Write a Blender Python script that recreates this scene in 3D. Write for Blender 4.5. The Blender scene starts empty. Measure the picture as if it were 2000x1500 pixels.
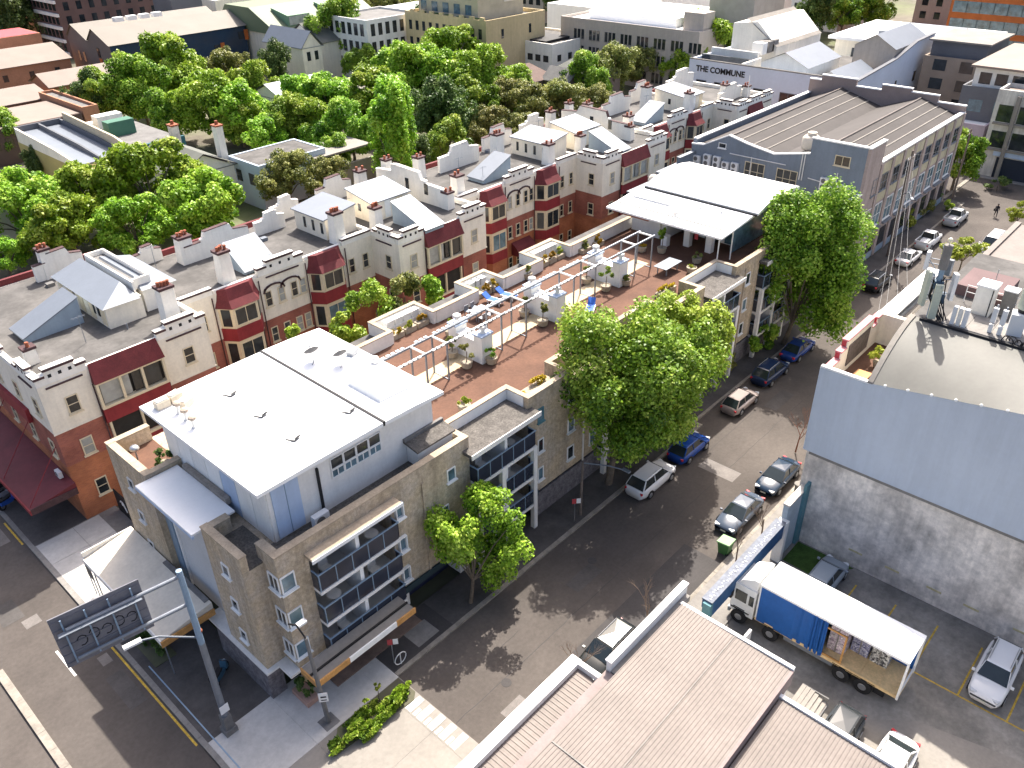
import bpy, bmesh, math, random
import numpy as np
from mathutils import Vector, Matrix
random.seed(7); rng = np.random.default_rng(11)
R = math.radians
S = bpy.context.scene
COL = S.collection

# ------------------------------------------------------------------ camera, sky, sun, exposure
CAM_H = 40.0
F_PX, YAW, PIT, ROL = 1608.65, R(42.849), R(32.263), R(-1.1524)
fw = Vector((math.cos(PIT)*math.cos(YAW), math.cos(PIT)*math.sin(YAW), -math.sin(PIT)))
rt = fw.cross(Vector((0, 0, 1))).normalized(); up = rt.cross(fw)
rt, up = rt*math.cos(ROL)+up*math.sin(ROL), up*math.cos(ROL)-rt*math.sin(ROL)
cd = bpy.data.cameras.new('camera'); cam = bpy.data.objects.new('camera', cd); COL.objects.link(cam)
cd.sensor_width = 36; cd.lens = F_PX/2000*36; cd.clip_end = 4000; cd.clip_start = 1
cam.matrix_world = Matrix(((rt.x, up.x, -fw.x, 0), (rt.y, up.y, -fw.y, 0), (rt.z, up.z, -fw.z, CAM_H), (0, 0, 0, 1)))
S.camera = cam
def at(px, py, z=0.0):
    "point at height z seen at pixel (px,py) of the 2000x1500 photograph"
    d = rt*((px-1000)/F_PX) - up*((py-750)/F_PX) + fw
    t = (z-CAM_H)/d.z
    return Vector((d.x*t, d.y*t, z))
SUN_EL, SUN_AZ = 53.0, 29.4        # sun stands towards +X, a little +Y (shadows fall to -X,-Y)
w = bpy.data.worlds.new('World'); S.world = w; w.use_nodes = True
nt = w.node_tree; nt.nodes.clear()
sky = nt.nodes.new('ShaderNodeTexSky'); sky.sky_type = 'NISHITA'; sky.sun_disc = False
sky.sun_elevation = R(SUN_EL); sky.sun_rotation = R(90-SUN_AZ); sky.air_density = 0.7; sky.dust_density = 5.0; sky.ozone_density = 0.2
bg = nt.nodes.new('ShaderNodeBackground'); bg.inputs[1].default_value = 0.15
wo = nt.nodes.new('ShaderNodeOutputWorld')
nt.links.new(sky.outputs[0], bg.inputs[0]); nt.links.new(bg.outputs[0], wo.inputs[0])
sl = bpy.data.lights.new('sun', 'SUN'); sl.energy = 4.6; sl.angle = R(0.53); sl.color = (1, .94, .85)
so = bpy.data.objects.new('sun', sl); COL.objects.link(so); so.location = (60, 60, 90)
sd = Vector((math.cos(R(SUN_EL))*math.cos(R(SUN_AZ)), math.cos(R(SUN_EL))*math.sin(R(SUN_AZ)), math.sin(R(SUN_EL))))
so.rotation_euler = sd.to_track_quat('Z', 'Y').to_euler()
S.view_settings.view_transform = 'Standard'; S.view_settings.look = 'None'
S.view_settings.exposure = 1.12; S.view_settings.gamma = 1.0; S.view_settings.use_curve_mapping = False
S.render.engine = 'CYCLES'
S.cycles.max_bounces = 6; S.cycles.diffuse_bounces = 3; S.cycles.glossy_bounces = 2; S.cycles.transmission_bounces = 2; S.cycles.transparent_max_bounces = 4

# ------------------------------------------------------------------ materials
MATS = {}
def mat(name, col, rough=.85, var=.12, vs=.5, fine=.06, fs=9., bump=0., bs=14., metal=0., spec=.3, streak=0., col2=None, cs=.25, rib=None, coat=0., speck=0.):
    if name in MATS: return MATS[name]
    m = bpy.data.materials.new(name); m.use_nodes = True; n = m.node_tree; N = n.nodes; Lk = n.links.new
    b = N['Principled BSDF']; b.inputs['Roughness'].default_value = rough; b.inputs['Metallic'].default_value = metal
    b.inputs['Specular IOR Level'].default_value = spec; b.inputs['Coat Weight'].default_value = coat
    tc = N.new('ShaderNodeTexCoord').outputs['Object']
    def noise(scale, det=5, rgh=.6, vec=None):
        t = N.new('ShaderNodeTexNoise'); t.inputs['Scale'].default_value = scale; t.inputs['Detail'].default_value = det; t.inputs['Roughness'].default_value = rgh
        Lk(vec or tc, t.inputs['Vector']); return t.outputs['Fac']
    def mul(c, fac, lo, hi, a=.3, z=.7):
        mr = N.new('ShaderNodeMapRange'); mr.inputs[1].default_value = a; mr.inputs[2].default_value = z; mr.inputs[3].default_value = lo; mr.inputs[4].default_value = hi
        Lk(fac, mr.inputs[0])
        x = N.new('ShaderNodeMix'); x.data_type = 'RGBA'; x.blend_type = 'MULTIPLY'; x.inputs[0].default_value = 1
        if hasattr(c, 'is_linked'): Lk(c, x.inputs[6])
        else: x.inputs[6].default_value = (*c, 1)
        cmb = N.new('ShaderNodeCombineColor')
        for i in range(3): Lk(mr.outputs[0], cmb.inputs[i])
        Lk(cmb.outputs[0], x.inputs[7]); return x.outputs[2]
    c = col
    if col2:
        mr = N.new('ShaderNodeMapRange'); mr.inputs[1].default_value = .42; mr.inputs[2].default_value = .62; Lk(noise(cs, 6, .65), mr.inputs[0])
        x = N.new('ShaderNodeMix'); x.data_type = 'RGBA'; x.inputs[6].default_value = (*col, 1); x.inputs[7].default_value = (*col2, 1); Lk(mr.outputs[0], x.inputs[0]); c = x.outputs[2]
    if var: c = mul(c, noise(vs), 1-var, 1+var)
    if fine: c = mul(c, noise(fs, 3), 1-fine, 1+fine)
    if speck: c = mul(c, noise(45, 2), 1-speck, 1+speck)
    if streak:
        mp = N.new('ShaderNodeMapping'); mp.inputs['Scale'].default_value = (1, 1, .09); Lk(tc, mp.inputs[0])
        c = mul(c, noise(1.7, 6, .7, mp.outputs[0]), 1-streak, 1.03, .35, .6)
    if hasattr(c, 'is_linked'): Lk(c, b.inputs['Base Color'])
    else: b.inputs['Base Color'].default_value = (*c, 1)
    if bump:
        bp = N.new('ShaderNodeBump'); bp.inputs['Strength'].default_value = bump; bp.inputs['Distance'].default_value = .03
        Lk(noise(bs, 4), bp.inputs['Height']); Lk(bp.outputs[0], b.inputs['Normal'])
    MATS[name] = m; return m
def brickmat(name, c1, c2, mortar, sc=1., streak=.25):
    m = bpy.data.materials.new(name); m.use_nodes = True; n = m.node_tree; N = n.nodes; Lk = n.links.new
    b = N['Principled BSDF']; b.inputs['Roughness'].default_value = .9; b.inputs['Specular IOR Level'].default_value = .2
    tc = N.new('ShaderNodeTexCoord').outputs['Object']
    sp = N.new('ShaderNodeSeparateXYZ'); Lk(tc, sp.inputs[0])
    ad = N.new('ShaderNodeMath'); ad.operation = 'ADD'; Lk(sp.outputs[0], ad.inputs[0]); Lk(sp.outputs[1], ad.inputs[1])
    cb = N.new('ShaderNodeCombineXYZ'); Lk(ad.outputs[0], cb.inputs[0]); Lk(sp.outputs[2], cb.inputs[1])
    br = N.new('ShaderNodeTexBrick'); br.inputs['Scale'].default_value = sc; br.inputs['Brick Width'].default_value = .24; br.inputs['Row Height'].default_value = .086
    br.inputs['Mortar Size'].default_value = .008; br.inputs['Color1'].default_value = (*c1, 1); br.inputs['Color2'].default_value = (*c2, 1); br.inputs['Mortar'].default_value = (*mortar, 1)
    Lk(cb.outputs[0], br.inputs['Vector'])
    t = N.new('ShaderNodeTexNoise'); t.inputs['Scale'].default_value = .55; t.inputs['Detail'].default_value = 7; Lk(tc, t.inputs['Vector'])
    mr = N.new('ShaderNodeMapRange'); mr.inputs[1].default_value = .3; mr.inputs[2].default_value = .7; mr.inputs[3].default_value = 1-streak; mr.inputs[4].default_value = 1+streak; Lk(t.outputs[0], mr.inputs[0])
    x = N.new('ShaderNodeVectorMath'); x.operation = 'SCALE'; Lk(br.outputs[0], x.inputs[0]); Lk(mr.outputs[0], x.inputs['Scale'])
    Lk(x.outputs[0], b.inputs['Base Color']); MATS[name] = m; return m
def glassmat(name, col, rough=.06, spec=.6, var=.5):
    m = mat(name, col, rough=rough, var=var, vs=.9, fine=0, spec=spec); return m
def leafmat(name, c1, c2, c3):
    m = bpy.data.materials.new(name); m.use_nodes = True; n = m.node_tree; N = n.nodes; Lk = n.links.new
    b = N['Principled BSDF']; b.inputs['Roughness'].default_value = .45; b.inputs['Specular IOR Level'].default_value = .28
    a = N.new('ShaderNodeAttribute'); a.attribute_name = 'leaf'
    rp = N.new('ShaderNodeValToRGB'); e = rp.color_ramp.elements; e[0].color = (*c1, 1); e[1].color = (*c3, 1); e[0].position = .05; e[1].position = .98
    k = e.new(.5); k.color = (*c2, 1)
    Lk(a.outputs['Fac'], rp.inputs[0])
    oi = N.new('ShaderNodeObjectInfo'); hs = N.new('ShaderNodeHueSaturation')
    mr = N.new('ShaderNodeMapRange'); mr.inputs[3].default_value = .82; mr.inputs[4].default_value = 1.18; Lk(oi.outputs['Random'], mr.inputs[0]); Lk(mr.outputs[0], hs.inputs['Value'])
    mr2 = N.new('ShaderNodeMapRange'); mr2.inputs[3].default_value = .485; mr2.inputs[4].default_value = .515; Lk(oi.outputs['Random'], mr2.inputs[0]); Lk(mr2.outputs[0], hs.inputs['Hue'])
    Lk(rp.outputs[0], hs.inputs['Color']); Lk(hs.outputs[0], b.inputs['Base Color'])
    tr = N.new('ShaderNodeBsdfTranslucent'); Lk(hs.outputs[0], tr.inputs[0])
    mx = N.new('ShaderNodeMixShader'); mx.inputs[0].default_value = .30
    Lk(b.outputs[0], mx.inputs[1]); Lk(tr.outputs[0], mx.inputs[2]); Lk(mx.outputs[0], N['Material Output'].inputs[0])
    MATS[name] = m; return m

ASPH = mat('asphalt', (.080, .069, .062), .93, .16, .22, .10, 4, .25, 60, streak=0, col2=(.098, .085, .076), cs=.16, speck=.14)
ASPHD = mat('asphalt_patch', (.062, .057, .056), .93, .12, .4, .08, 6, .25, 60, speck=.1)
ASPHF = mat('footpath_asphalt', (.085, .078, .074), .93, .25, .5, .1, 5, .25, 50, speck=.1)
ASPHL = mat('road_repair', (.17, .155, .145), .93, .2, .8, .1, 8, .2, 50)
YARD = mat('yard_asphalt', (.175, .165, .15), .93, .2, .35, .14, 3, .25, 50, col2=(.27, .25, .222), cs=.3, speck=.1)
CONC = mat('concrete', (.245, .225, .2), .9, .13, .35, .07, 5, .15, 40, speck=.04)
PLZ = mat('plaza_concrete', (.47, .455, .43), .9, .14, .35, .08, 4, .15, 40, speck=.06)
CONCD = mat('concrete_weathered', (.22, .207, .192), .92, .22, .3, .12, 4, .2, 40)
KERB = mat('kerb_stone', (.26, .235, .20), .9, .25, 1.2, .1, 6, .2, 30)
SOIL = mat('ground_soil', (.13, .115, .09), .95, .3, .05, .15, .6, .1, 5, col2=(.10, .12, .05), cs=.03)
TAN = mat('tan_render', (.53, .425, .295), .92, .18, .5, .22, 5, .7, 22, streak=.26, col2=(.42, .355, .28), cs=.5, speck=.30)
COPE = mat('tan_coping', (.38, .31, .23), .9, .15, 1.0, .12, 8, .3, 30, speck=.12)
STONE = mat('dark_stone', (.15, .14, .15), .85, .35, 2.2, .3, 7, .8, 6)
WHITE = mat('white_paint', (.80, .80, .78), .6, .05, .4, .03, 6, streak=.03)
WROOF = mat('white_roof_sheet', (.84, .84, .83), .5, .04, .3, .02, 6)
OFFW = mat('offwhite_wall', (.74, .725, .69), .75, .06, .5, .04, 5, .1, 20, streak=.05)
CREAM = mat('cream_render', (.82, .755, .63), .85, .07, .5, .05, 5, .15, 20, streak=.08, speck=.04)
CREAMW = mat('cream_white', (.83, .80, .73), .85, .06, .6, .04, 5, .1, 20, streak=.06)
TRIM = mat('timber_cream_trim', (.70, .60, .42), .7, .08, 1, .05, 8)
BRICK = brickmat('brown_brick', (.44, .16, .072), (.35, .12, .062), (.36, .18, .11), streak=.3)
BRICKP = brickmat('painted_purple_brick', (.36, .125, .085), (.28, .095, .072), (.31, .15, .12), streak=.25)
BRICKO = brickmat('orange_brick', (.42, .22, .14), (.36, .18, .12), (.4, .3, .22), streak=.2)
MAROON = mat('maroon_tile', (.135, .024, .027), .7, .2, 1.2, .15, 10, .3, 30)
REDP = mat('red_paint', (.25, .028, .034), .6, .12, 1, .08, 6, streak=.15)
REDL = mat('bright_red_wall', (.45, .06, .07), .6, .1, 1, .05, 6)
DKTRIM = mat('dark_brown_coping', (.075, .04, .042), .8, .3, 2, .2, 10)
ROOFG = mat('grey_roof_membrane', (.088, .084, .080), .9, .16, .5, .1, 3, .1, 20, col2=(.113, .107, .102), cs=.5)
ROOFD = mat('dark_roof', (.16, .155, .15), .9, .2, .6, .12, 4, .1, 20)
GRAVEL = mat('roof_gravel', (.11, .101, .092), .95, .3, 2.0, .35, 9, .6, 20, speck=.25)
ZINC = mat('pale_metal_roof', (.165, .187, .22), .5, .06, .6, .03, 4, metal=.15, spec=.4)
BLUEG = mat('blue_grey_cladding', (.30, .37, .43), .6, .07, .5, .03, 5, streak=.08)
BLUEP = mat('pale_blue_panel', (.42, .52, .68), .6, .06, .4, .03, 5, streak=.06)
POLE = mat('grey_steel', (.22, .24, .27), .5, .1, 1, .05, 8, metal=.4)
BLSTEEL = mat('blue_grey_steel', (.23, .32, .42), .5, .1, 1, .05, 8, metal=.2)
WOODP = mat('pole_timber', (.16, .13, .11), .9, .2, 2, .1, 10)
TERRA = mat('terracotta', (.30, .095, .05), .8, .25, 5, .2, 12)
PAVE = mat('brick_paving', (.125, .064, .042), .9, .16, .6, .12, 6, .2, 40, col2=(.108, .056, .038), cs=.5, speck=.10)
GLASS = glassmat('window_glass', (.025, .03, .034))
GLASSB = glassmat('blue_window_glass', (.10, .17, .21), .15)
GLASSG = glassmat('curtained_glass', (.34, .35, .33), .25, .5, .3)
BALG = glassmat('balustrade_glass', (.025, .032, .05), .1, .6, .2)
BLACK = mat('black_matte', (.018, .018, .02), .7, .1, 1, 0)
RUBBER = mat('tyre_rubber', (.02, .02, .022), .85, .1, 3, 0)
CHROME = mat('alloy', (.45, .46, .48), .35, .05, 3, 0, metal=.8)
ORANGEW = mat('orange_timber', (.52, .27, .09), .6, .2, 1.5, .15, 10)
YELLOWP = mat('yellow_line_paint', (.50, .33, .05), .8, .25, 3, .2, 12)
WHITEP = mat('white_line_paint', (.72, .71, .68), .8, .15, 3, .15, 12)
DARKIN = mat('dark_interior', (.03, .028, .026), .9, .3, 1, 0)
PINKR = mat('pale_pink_roof', (.165, .139, .124), .6, .12, .5, .06, 4, metal=.05)
GREYW = mat('warehouse_grey_paint', (.19, .225, .27), .8, .1, .4, .05, 5, .1, 20, streak=.1)
PINKW = mat('pinkish_stucco', (.40, .325, .30), .88, .12, .5, .08, 5, .3, 25, streak=.18)
PALEY = mat('pale_yellow_stucco', (.50, .45, .32), .88, .12, .5, .08, 5, .3, 25, streak=.15)
PINKROOF = mat('brown_roof_sheet', (.060, .053, .050), .8, .14, .4, .05, 4, .1, 8)
PANELW = mat('pale_grey_cladding', (.47, .525, .60), .55, .035, .3, .02, 3, streak=.05)
OLDCON = mat('stained_concrete', (.80, .735, .66), .93, .2, .3, .16, 2.5, .5, 18, streak=.2, col2=(.50, .46, .42), cs=.42, speck=.1)
OLIVE = mat('grey_green_roof', (.14, .137, .122), .6, .10, .4, .04, 4)
BARK = mat('bark', (.15, .12, .09), .95, .25, 3, .2, 15, .5, 20)
TEALP = mat('teal_paint', (.10, .22, .25), .7, .12, .8, .06, 6, streak=.15)
BLUEPT = mat('blue_paint', (.035, .10, .22), .6, .15, .6, .08, 5, streak=.15)
TARPB = mat('blue_tarpaulin', (.015, .095, .33), .5, .12, .8, .06, 4, .2, 8)
PLY = mat('plywood', (.72, .52, .27), .8, .14, 1.5, .12, 9)
GRASS = mat('lawn', (.05, .10, .02), .95, .3, 2, .3, 14, .8, 40)
FURN = mat('white_plastic', (.75, .75, .74), .5, .03, 1, 0)
POTC = mat('concrete_pot', (.34, .29, .22), .85, .12, 3, .08, 12)
LF_G = leafmat('leaves_green', (.05, .125, .008), (.20, .37, .026), (.44, .56, .09))
LF_L = leafmat('leaves_lime', (.085, .19, .010), (.27, .45, .030), (.50, .62, .10))
LF_O = leafmat('leaves_olive', (.08, .11, .020), (.23, .25, .058), (.42, .42, .14))
LF_D = leafmat('leaves_dark', (.035, .075, .016), (.095, .165, .036), (.22, .30, .085))
LF_Y = leafmat('leaves_yellow', (.22, .17, .012), (.42, .26, .015), (.52, .36, .03))
LF_YG = leafmat('leaves_yellowgreen', (.14, .20, .018), (.32, .39, .035), (.50, .54, .09))

# ------------------------------------------------------------------ mesh building
ORG = {}
class MB:
    def __init__(s): s.v = []; s.f = []
    def add(s, vs, fs):
        k = len(s.v); s.v += [tuple(p) for p in vs]; s.f += [tuple(i+k for i in f) for f in fs]; return s
    def box(s, x0, x1, y0, y1, z0, z1):
        return s.add([(x0,y0,z0),(x1,y0,z0),(x1,y1,z0),(x0,y1,z0),(x0,y0,z1),(x1,y0,z1),(x1,y1,z1),(x0,y1,z1)], [(3,2,1,0),(4,5,6,7),(0,1,5,4),(1,2,6,5),(2,3,7,6),(3,0,4,7)])
    def rbox(s, c, size, rz=0, rx=0, ry=0):
        m = Matrix.Rotation(rz, 3, 'Z') @ Matrix.Rotation(ry, 3, 'Y') @ Matrix.Rotation(rx, 3, 'X'); c = Vector(c); a, b, d = [q/2 for q in size]
        P = [c + m @ Vector(p) for p in ((-a,-b,-d),(a,-b,-d),(a,b,-d),(-a,b,-d),(-a,-b,d),(a,-b,d),(a,b,d),(-a,b,d))]
        return s.add(P, [(3,2,1,0),(4,5,6,7),(0,1,5,4),(1,2,6,5),(2,3,7,6),(3,0,4,7)])
    def prism(s, poly, z0, z1):          # polygon (x,y) extruded in z ; counter-clockwise
        n = len(poly); return s.add([(x,y,z0) for x,y in poly]+[(x,y,z1) for x,y in poly], [tuple(range(n))[::-1], tuple(range(n,2*n))]+[(i,(i+1)%n,n+(i+1)%n,n+i) for i in range(n)])
    def prx(s, poly, x0, x1):            # polygon (y,z) extruded in x
        n = len(poly); return s.add([(x0,y,z) for y,z in poly]+[(x1,y,z) for y,z in poly], [tuple(range(n))[::-1], tuple(range(n,2*n))]+[(i,(i+1)%n,n+(i+1)%n,n+i) for i in range(n)])
    def pry(s, poly, y0, y1):            # polygon (x,z) extruded in y
        n = len(poly); return s.add([(x,y0,z) for x,z in poly]+[(x,y1,z) for x,z in poly], [tuple(range(n)), tuple(range(n,2*n))[::-1]]+[((i+1)%n,i,n+i,n+(i+1)%n) for i in range(n)])
    def tube(s, a, b, r0, r1=None, n=8, caps=True):
        a = Vector(a); b = Vector(b); r1 = r0 if r1 is None else r1; d = (b-a).normalized()
        q = d.cross(Vector((0,0,1)) if abs(d.z) < .9 else Vector((1,0,0))).normalized(); w_ = d.cross(q)
        V = []
        for c, r in ((a,r0),(b,r1)):
            for i in range(n):
                t = 2*math.pi*i/n; V.append(c+q*(r*math.cos(t))+w_*(r*math.sin(t)))
        Fc = [(i,(i+1)%n,n+(i+1)%n,n+i) for i in range(n)]
        if caps: Fc += [tuple(range(n))[::-1], tuple(range(n,2*n))]
        return s.add(V, Fc)
    def path(s, pts, r, n=6):
        for a, b in zip(pts, pts[1:]): s.tube(a, b, r, r, n)
        return s
    def lathe(s, c, prof, n=12):         # prof: (r,z) list
        c = Vector(c); V = []; Fc = []; m = len(prof)
        for r, z in prof:
            for i in range(n): t = 2*math.pi*i/n; V.append((c.x+r*math.cos(t), c.y+r*math.sin(t), c.z+z))
        for j in range(m-1):
            for i in range(n): Fc.append((j*n+i, j*n+(i+1)%n, (j+1)*n+(i+1)%n, (j+1)*n+i))
        Fc += [tuple(range(n))[::-1], tuple(range((m-1)*n, m*n))]
        return s.add(V, Fc)
    def ball(s, c, r, n=10, m=6, sq=(1,1,1)):
        prof = [(max(.001, math.sin(math.pi*j/m)), -math.cos(math.pi*j/m)) for j in range(m+1)]
        k = len(s.v); s.lathe((0,0,0), prof, n)
        for i in range(k, len(s.v)): x, y, z = s.v[i]; s.v[i] = (c[0]+x*r*sq[0], c[1]+y*r*sq[1], c[2]+z*r*sq[2])
        return s
    def build(s, name, m, parent=None, smooth=False, org=None):
        if org is None: org = ORG.get(parent.name, Vector()) if parent else Vector()
        org = Vector(org)
        me = bpy.data.meshes.new(name); me.from_pydata([(x-org.x, y-org.y, z-org.z) for x,y,z in s.v], [], s.f); me.materials.append(m)
        if smooth:
            me.polygons.foreach_set('use_smooth', [True]*len(me.polygons))
        me.update()
        o = bpy.data.objects.new(name, me); COL.objects.link(o)
        if parent: o.parent = parent
        else: o.location = org
        ORG[o.name] = org; return o
def empty(name, loc=(0,0,0)):
    o = bpy.data.objects.new(name, None); o.empty_display_size = .3; COL.objects.link(o); o.location = loc; ORG[o.name] = Vector(loc); return o
def tag(o, label, cat, group=None):
    o['label'] = label; o['category'] = cat
    if group: o['group'] = group
    return o
def thing(name, loc, label, cat, group=None): return tag(empty(name, loc), label, cat, group)
def struct(o): o['kind'] = 'structure'; return o
def stuff(o): o['kind'] = 'stuff'; return o
def one(mb, name, m, label, cat, group=None, smooth=False):
    xs = [p[0] for p in mb.v]; ys = [p[1] for p in mb.v]; zs = [p[2] for p in mb.v]
    return tag(mb.build(name, m, None, smooth, ((min(xs)+max(xs))/2, (min(ys)+max(ys))/2, min(zs))), label, cat, group)
KIDS = {}
def kids(o): return [c for c in COL.objects if c.parent == o]
def copy_tree(o, parent=None, loc=None, rz=None, sc=None):
    c = o.copy(); COL.objects.link(c)
    if parent: c.parent = parent
    if loc is not None: c.location = loc
    if rz is not None: c.rotation_euler = (0, 0, rz)
    if sc is not None: c.scale = sc if hasattr(sc, '__len__') else (sc,)*3
    for k in list(o.children): copy_tree(k, c)
    return c
def B(x0, x1, y0, y1, z0, z1): return MB().box(x0, x1, y0, y1, z0, z1)

# wall openings, set in front of a wall: side 'S' faces -Y, 'W' faces -X, 'N','E'
def window(par, side, plane, a0, a1, z0, z1, glass=None, frame=None, sill=True, mull=1, trans=1, fr=.07, depth=.07, name='window'):
    """frame proud of the wall, glass set back in it; a is the coordinate along the wall"""
    glass = glass or GLASS; frame = frame or TRIM
    s = -1 if side in 'SW' else 1
    def bx(mb, u0, u1, d0, d1, w0, w1):
        lo, hi = sorted((plane+s*d0, plane+s*d1))
        return mb.box(u0, u1, lo, hi, w0, w1) if side in 'SN' else mb.box(lo, hi, u0, u1, w0, w1)
    f = MB()
    bx(f, a0, a1, -.02, depth, z1-fr, z1); bx(f, a0, a1, -.02, depth, z0, z0+fr); bx(f, a0, a0+fr, -.02, depth, z0+fr, z1-fr); bx(f, a1-fr, a1, -.02, depth, z0+fr, z1-fr)
    for i in range(1, mull+1):
        if mull < 1: break
        c = a0+(a1-a0)*i/(mull+1); bx(f, c-.025, c+.025, -.02, depth*.8, z0+fr, z1-fr)
    for i in range(1, trans+1):
        c = z0+(z1-z0)*i/(trans+1); bx(f, a0+fr, a1-fr, -.02, depth*.7, c-.025, c+.025)
    o = f.build(name, frame, par)
    g = bx(MB(), a0+fr*.6, a1-fr*.6, .004, .02, z0+fr*.6, z1-fr*.6); g.build('pane', glass, o)
    if sill: bx(MB(), a0-.08, a1+.08, -.02, depth+.09, z0-.09, z0-.005).build('sill', frame, o)
    return o
# ------------------------------------------------------------------ foliage
def leafmesh(name, C, Nn, size, m, rg, tn=0):
    n = len(C); up_ = rg.normal(size=(n, 3)); T = np.cross(Nn, up_); T /= np.linalg.norm(T, axis=1)[:, None]+1e-9; Bn = np.cross(Nn, T)
    s = (size*rg.uniform(.65, 1.35, n))[:, None]
    bend = Nn*s*.18
    V = np.stack([C-T*s*.62-bend, C+Bn*s*.42, C+T*s*.62-bend, C-Bn*s*.42], 1).reshape(-1, 3)
    me = bpy.data.meshes.new(name); me.vertices.add(4*n); me.vertices.foreach_set('co', V.astype(np.float32).ravel())
    me.loops.add(4*n); me.polygons.add(n); me.loops.foreach_set('vertex_index', np.arange(4*n, dtype=np.int32))
    me.polygons.foreach_set('loop_start', np.arange(0, 4*n, 4, dtype=np.int32)); me.polygons.foreach_set('loop_total', np.full(n, 4, dtype=np.int32))
    me.update(calc_edges=True)
    at_ = me.attributes.new('leaf', 'FLOAT', 'POINT'); at_.data.foreach_set('value', np.repeat(np.clip(rg.normal(.48, .17, n)+tn, 0, 1), 4).astype(np.float32))
    me.materials.append(m); return me
def crown_pts(rx, ry, rz, lobes, leaves, rg, lr=.36, gap=.16):
    """leaf positions on clumps that sit on bigger boughs; returns points, normals, bough centres and a tint per leaf"""
    nb = max(5, lobes//5)
    ph = rg.uniform(0, 2*np.pi, nb)+np.arange(nb)*2.4; ct = np.linspace(-.75, .95, nb)+rg.uniform(-.12, .12, nb); ct = np.clip(ct, -.85, 1); st = np.sqrt(1-ct**2)
    rad = rg.uniform(.38, .72, nb)*(1-.12*np.abs(ct))
    BC = np.stack([st*np.cos(ph)*rad, st*np.sin(ph)*rad, ct*rad], 1); BR = rg.uniform(.30, .46, nb)
    kb = rg.integers(0, nb, lobes); d0 = rg.normal(size=(lobes, 3)); d0[:, 2] += .25; d0 += BC[kb]*1.6; d0 /= np.linalg.norm(d0, axis=1)[:, None]
    LC = BC[kb]+d0*(BR[kb]*rg.uniform(.55, 1.05, lobes))[:, None]; LR = lr*rg.uniform(.38, .72, lobes)
    tint = rg.normal(0, .17, lobes)
    k = rg.choice(lobes, leaves, p=LR**2/np.sum(LR**2))
    d = rg.normal(size=(leaves, 3)); d[:, 2] += .3; d /= np.linalg.norm(d, axis=1)[:, None]
    q = rg.uniform(.5, 1.1, leaves)**.7
    q *= 1+.16*np.sin(7*d[:, 0]+3*k)*np.cos(6*d[:, 1]+k)
    P_ = LC[k]+d*(LR[k]*q)[:, None]
    keep = (np.sin(P_[:, 0]*11.1+k)*np.sin(P_[:, 1]*10.3+k)*np.sin(P_[:, 2]*10.9+1.3) < (1-2*gap))
    P_ = P_[keep]; d = d[keep]; tn = tint[k][keep]
    Nn = d*.75+rg.normal(scale=.55, size=P_.shape)+np.array([0, 0, .45]); Nn /= np.linalg.norm(Nn, axis=1)[:, None]
    return P_*np.array([rx, ry, rz]), Nn, LC*np.array([rx, ry, rz]), tn
def make_tree(name, rx, ry, rz, zc, trunk_r, m, lobes, leaves, size, seed, lr=.36, lean=(0, 0), gap=.16):
    """an untagged tree at the origin: root > trunk, crown"""
    rg = np.random.default_rng(seed); t = empty(name)
    C, Nn, LC, tn = crown_pts(rx, ry, rz, lobes, leaves, rg, lr, gap); off = np.array([lean[0], lean[1], zc]); C = C+off
    cr = bpy.data.objects.new('crown', leafmesh('crown', C, Nn, size, m, rg, tn)); COL.objects.link(cr); cr.parent = t
    k = MB(); fork = Vector((lean[0]*.4, lean[1]*.4, max(.8, zc-rz*.75)))
    k.tube((0, 0, -.1), fork*.5+Vector((trunk_r*.4, 0, 0)), trunk_r*1.15, trunk_r*.9, 9); k.tube(fork*.5+Vector((trunk_r*.4, 0, 0)), fork, trunk_r*.9, trunk_r*.75, 9)
    for i in rg.choice(lobes, min(lobes, 12), replace=False):
        e = Vector(LC[i]+off); mdl = fork.lerp(e, .5)+Vector((0, 0, .25*rz*.4)); k.tube(fork, mdl, trunk_r*.5, trunk_r*.3, 6); k.tube(mdl, e, trunk_r*.3, trunk_r*.08, 5)
    k.build('trunk', BARK, t); return t
def blob(name, c, rad, leaves, size, m, par=None, seed=1, lobes=14, lr=.42):
    rg = np.random.default_rng(seed); C, Nn, _, tn = crown_pts(*rad, lobes, leaves, rg, lr, .12)
    org = ORG[par.name] if par else Vector((c[0], c[1], c[2]-rad[2]))
    C = C+np.array(c)-np.array(org); o = bpy.data.objects.new(name, leafmesh(name, C, Nn, size, m, rg, tn)); COL.objects.link(o)
    if par: o.parent = par
    else: o.location = org
    ORG[o.name] = Vector(org); return o
# ------------------------------------------------------------------ ground, roads, pavements
struct(MB().box(-1500, 2500, -1500, 2500, -1, -.06).build('ground', SOIL))
mr_ = struct(MB().box(-60, 8.4, -120, 420, -.5, 0).build('main_road', ASPH))
ln_ = struct(MB().box(18.4, 52, 17.2, 26.6, -.5, .004).box(52, 120.5, 17.2, 27.3, -.5, .004).build('lane_road', ASPH))
xs_ = struct(MB().box(120.5, 133, -150, 420, -.5, 0).build('cross_road', ASPH))
yd = struct(MB().box(8, 45, -60, 14.4, -.5, .03).build('yard_pavement', YARD))
al = struct(MB().box(12.9, 89, 45.9, 53.6, -.5, .05).build('alley_pavement', CONCD))
struct(MB().box(12.6, 420, 58, 72, -.4, -.02).build('ground_behind', SOIL))
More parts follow.
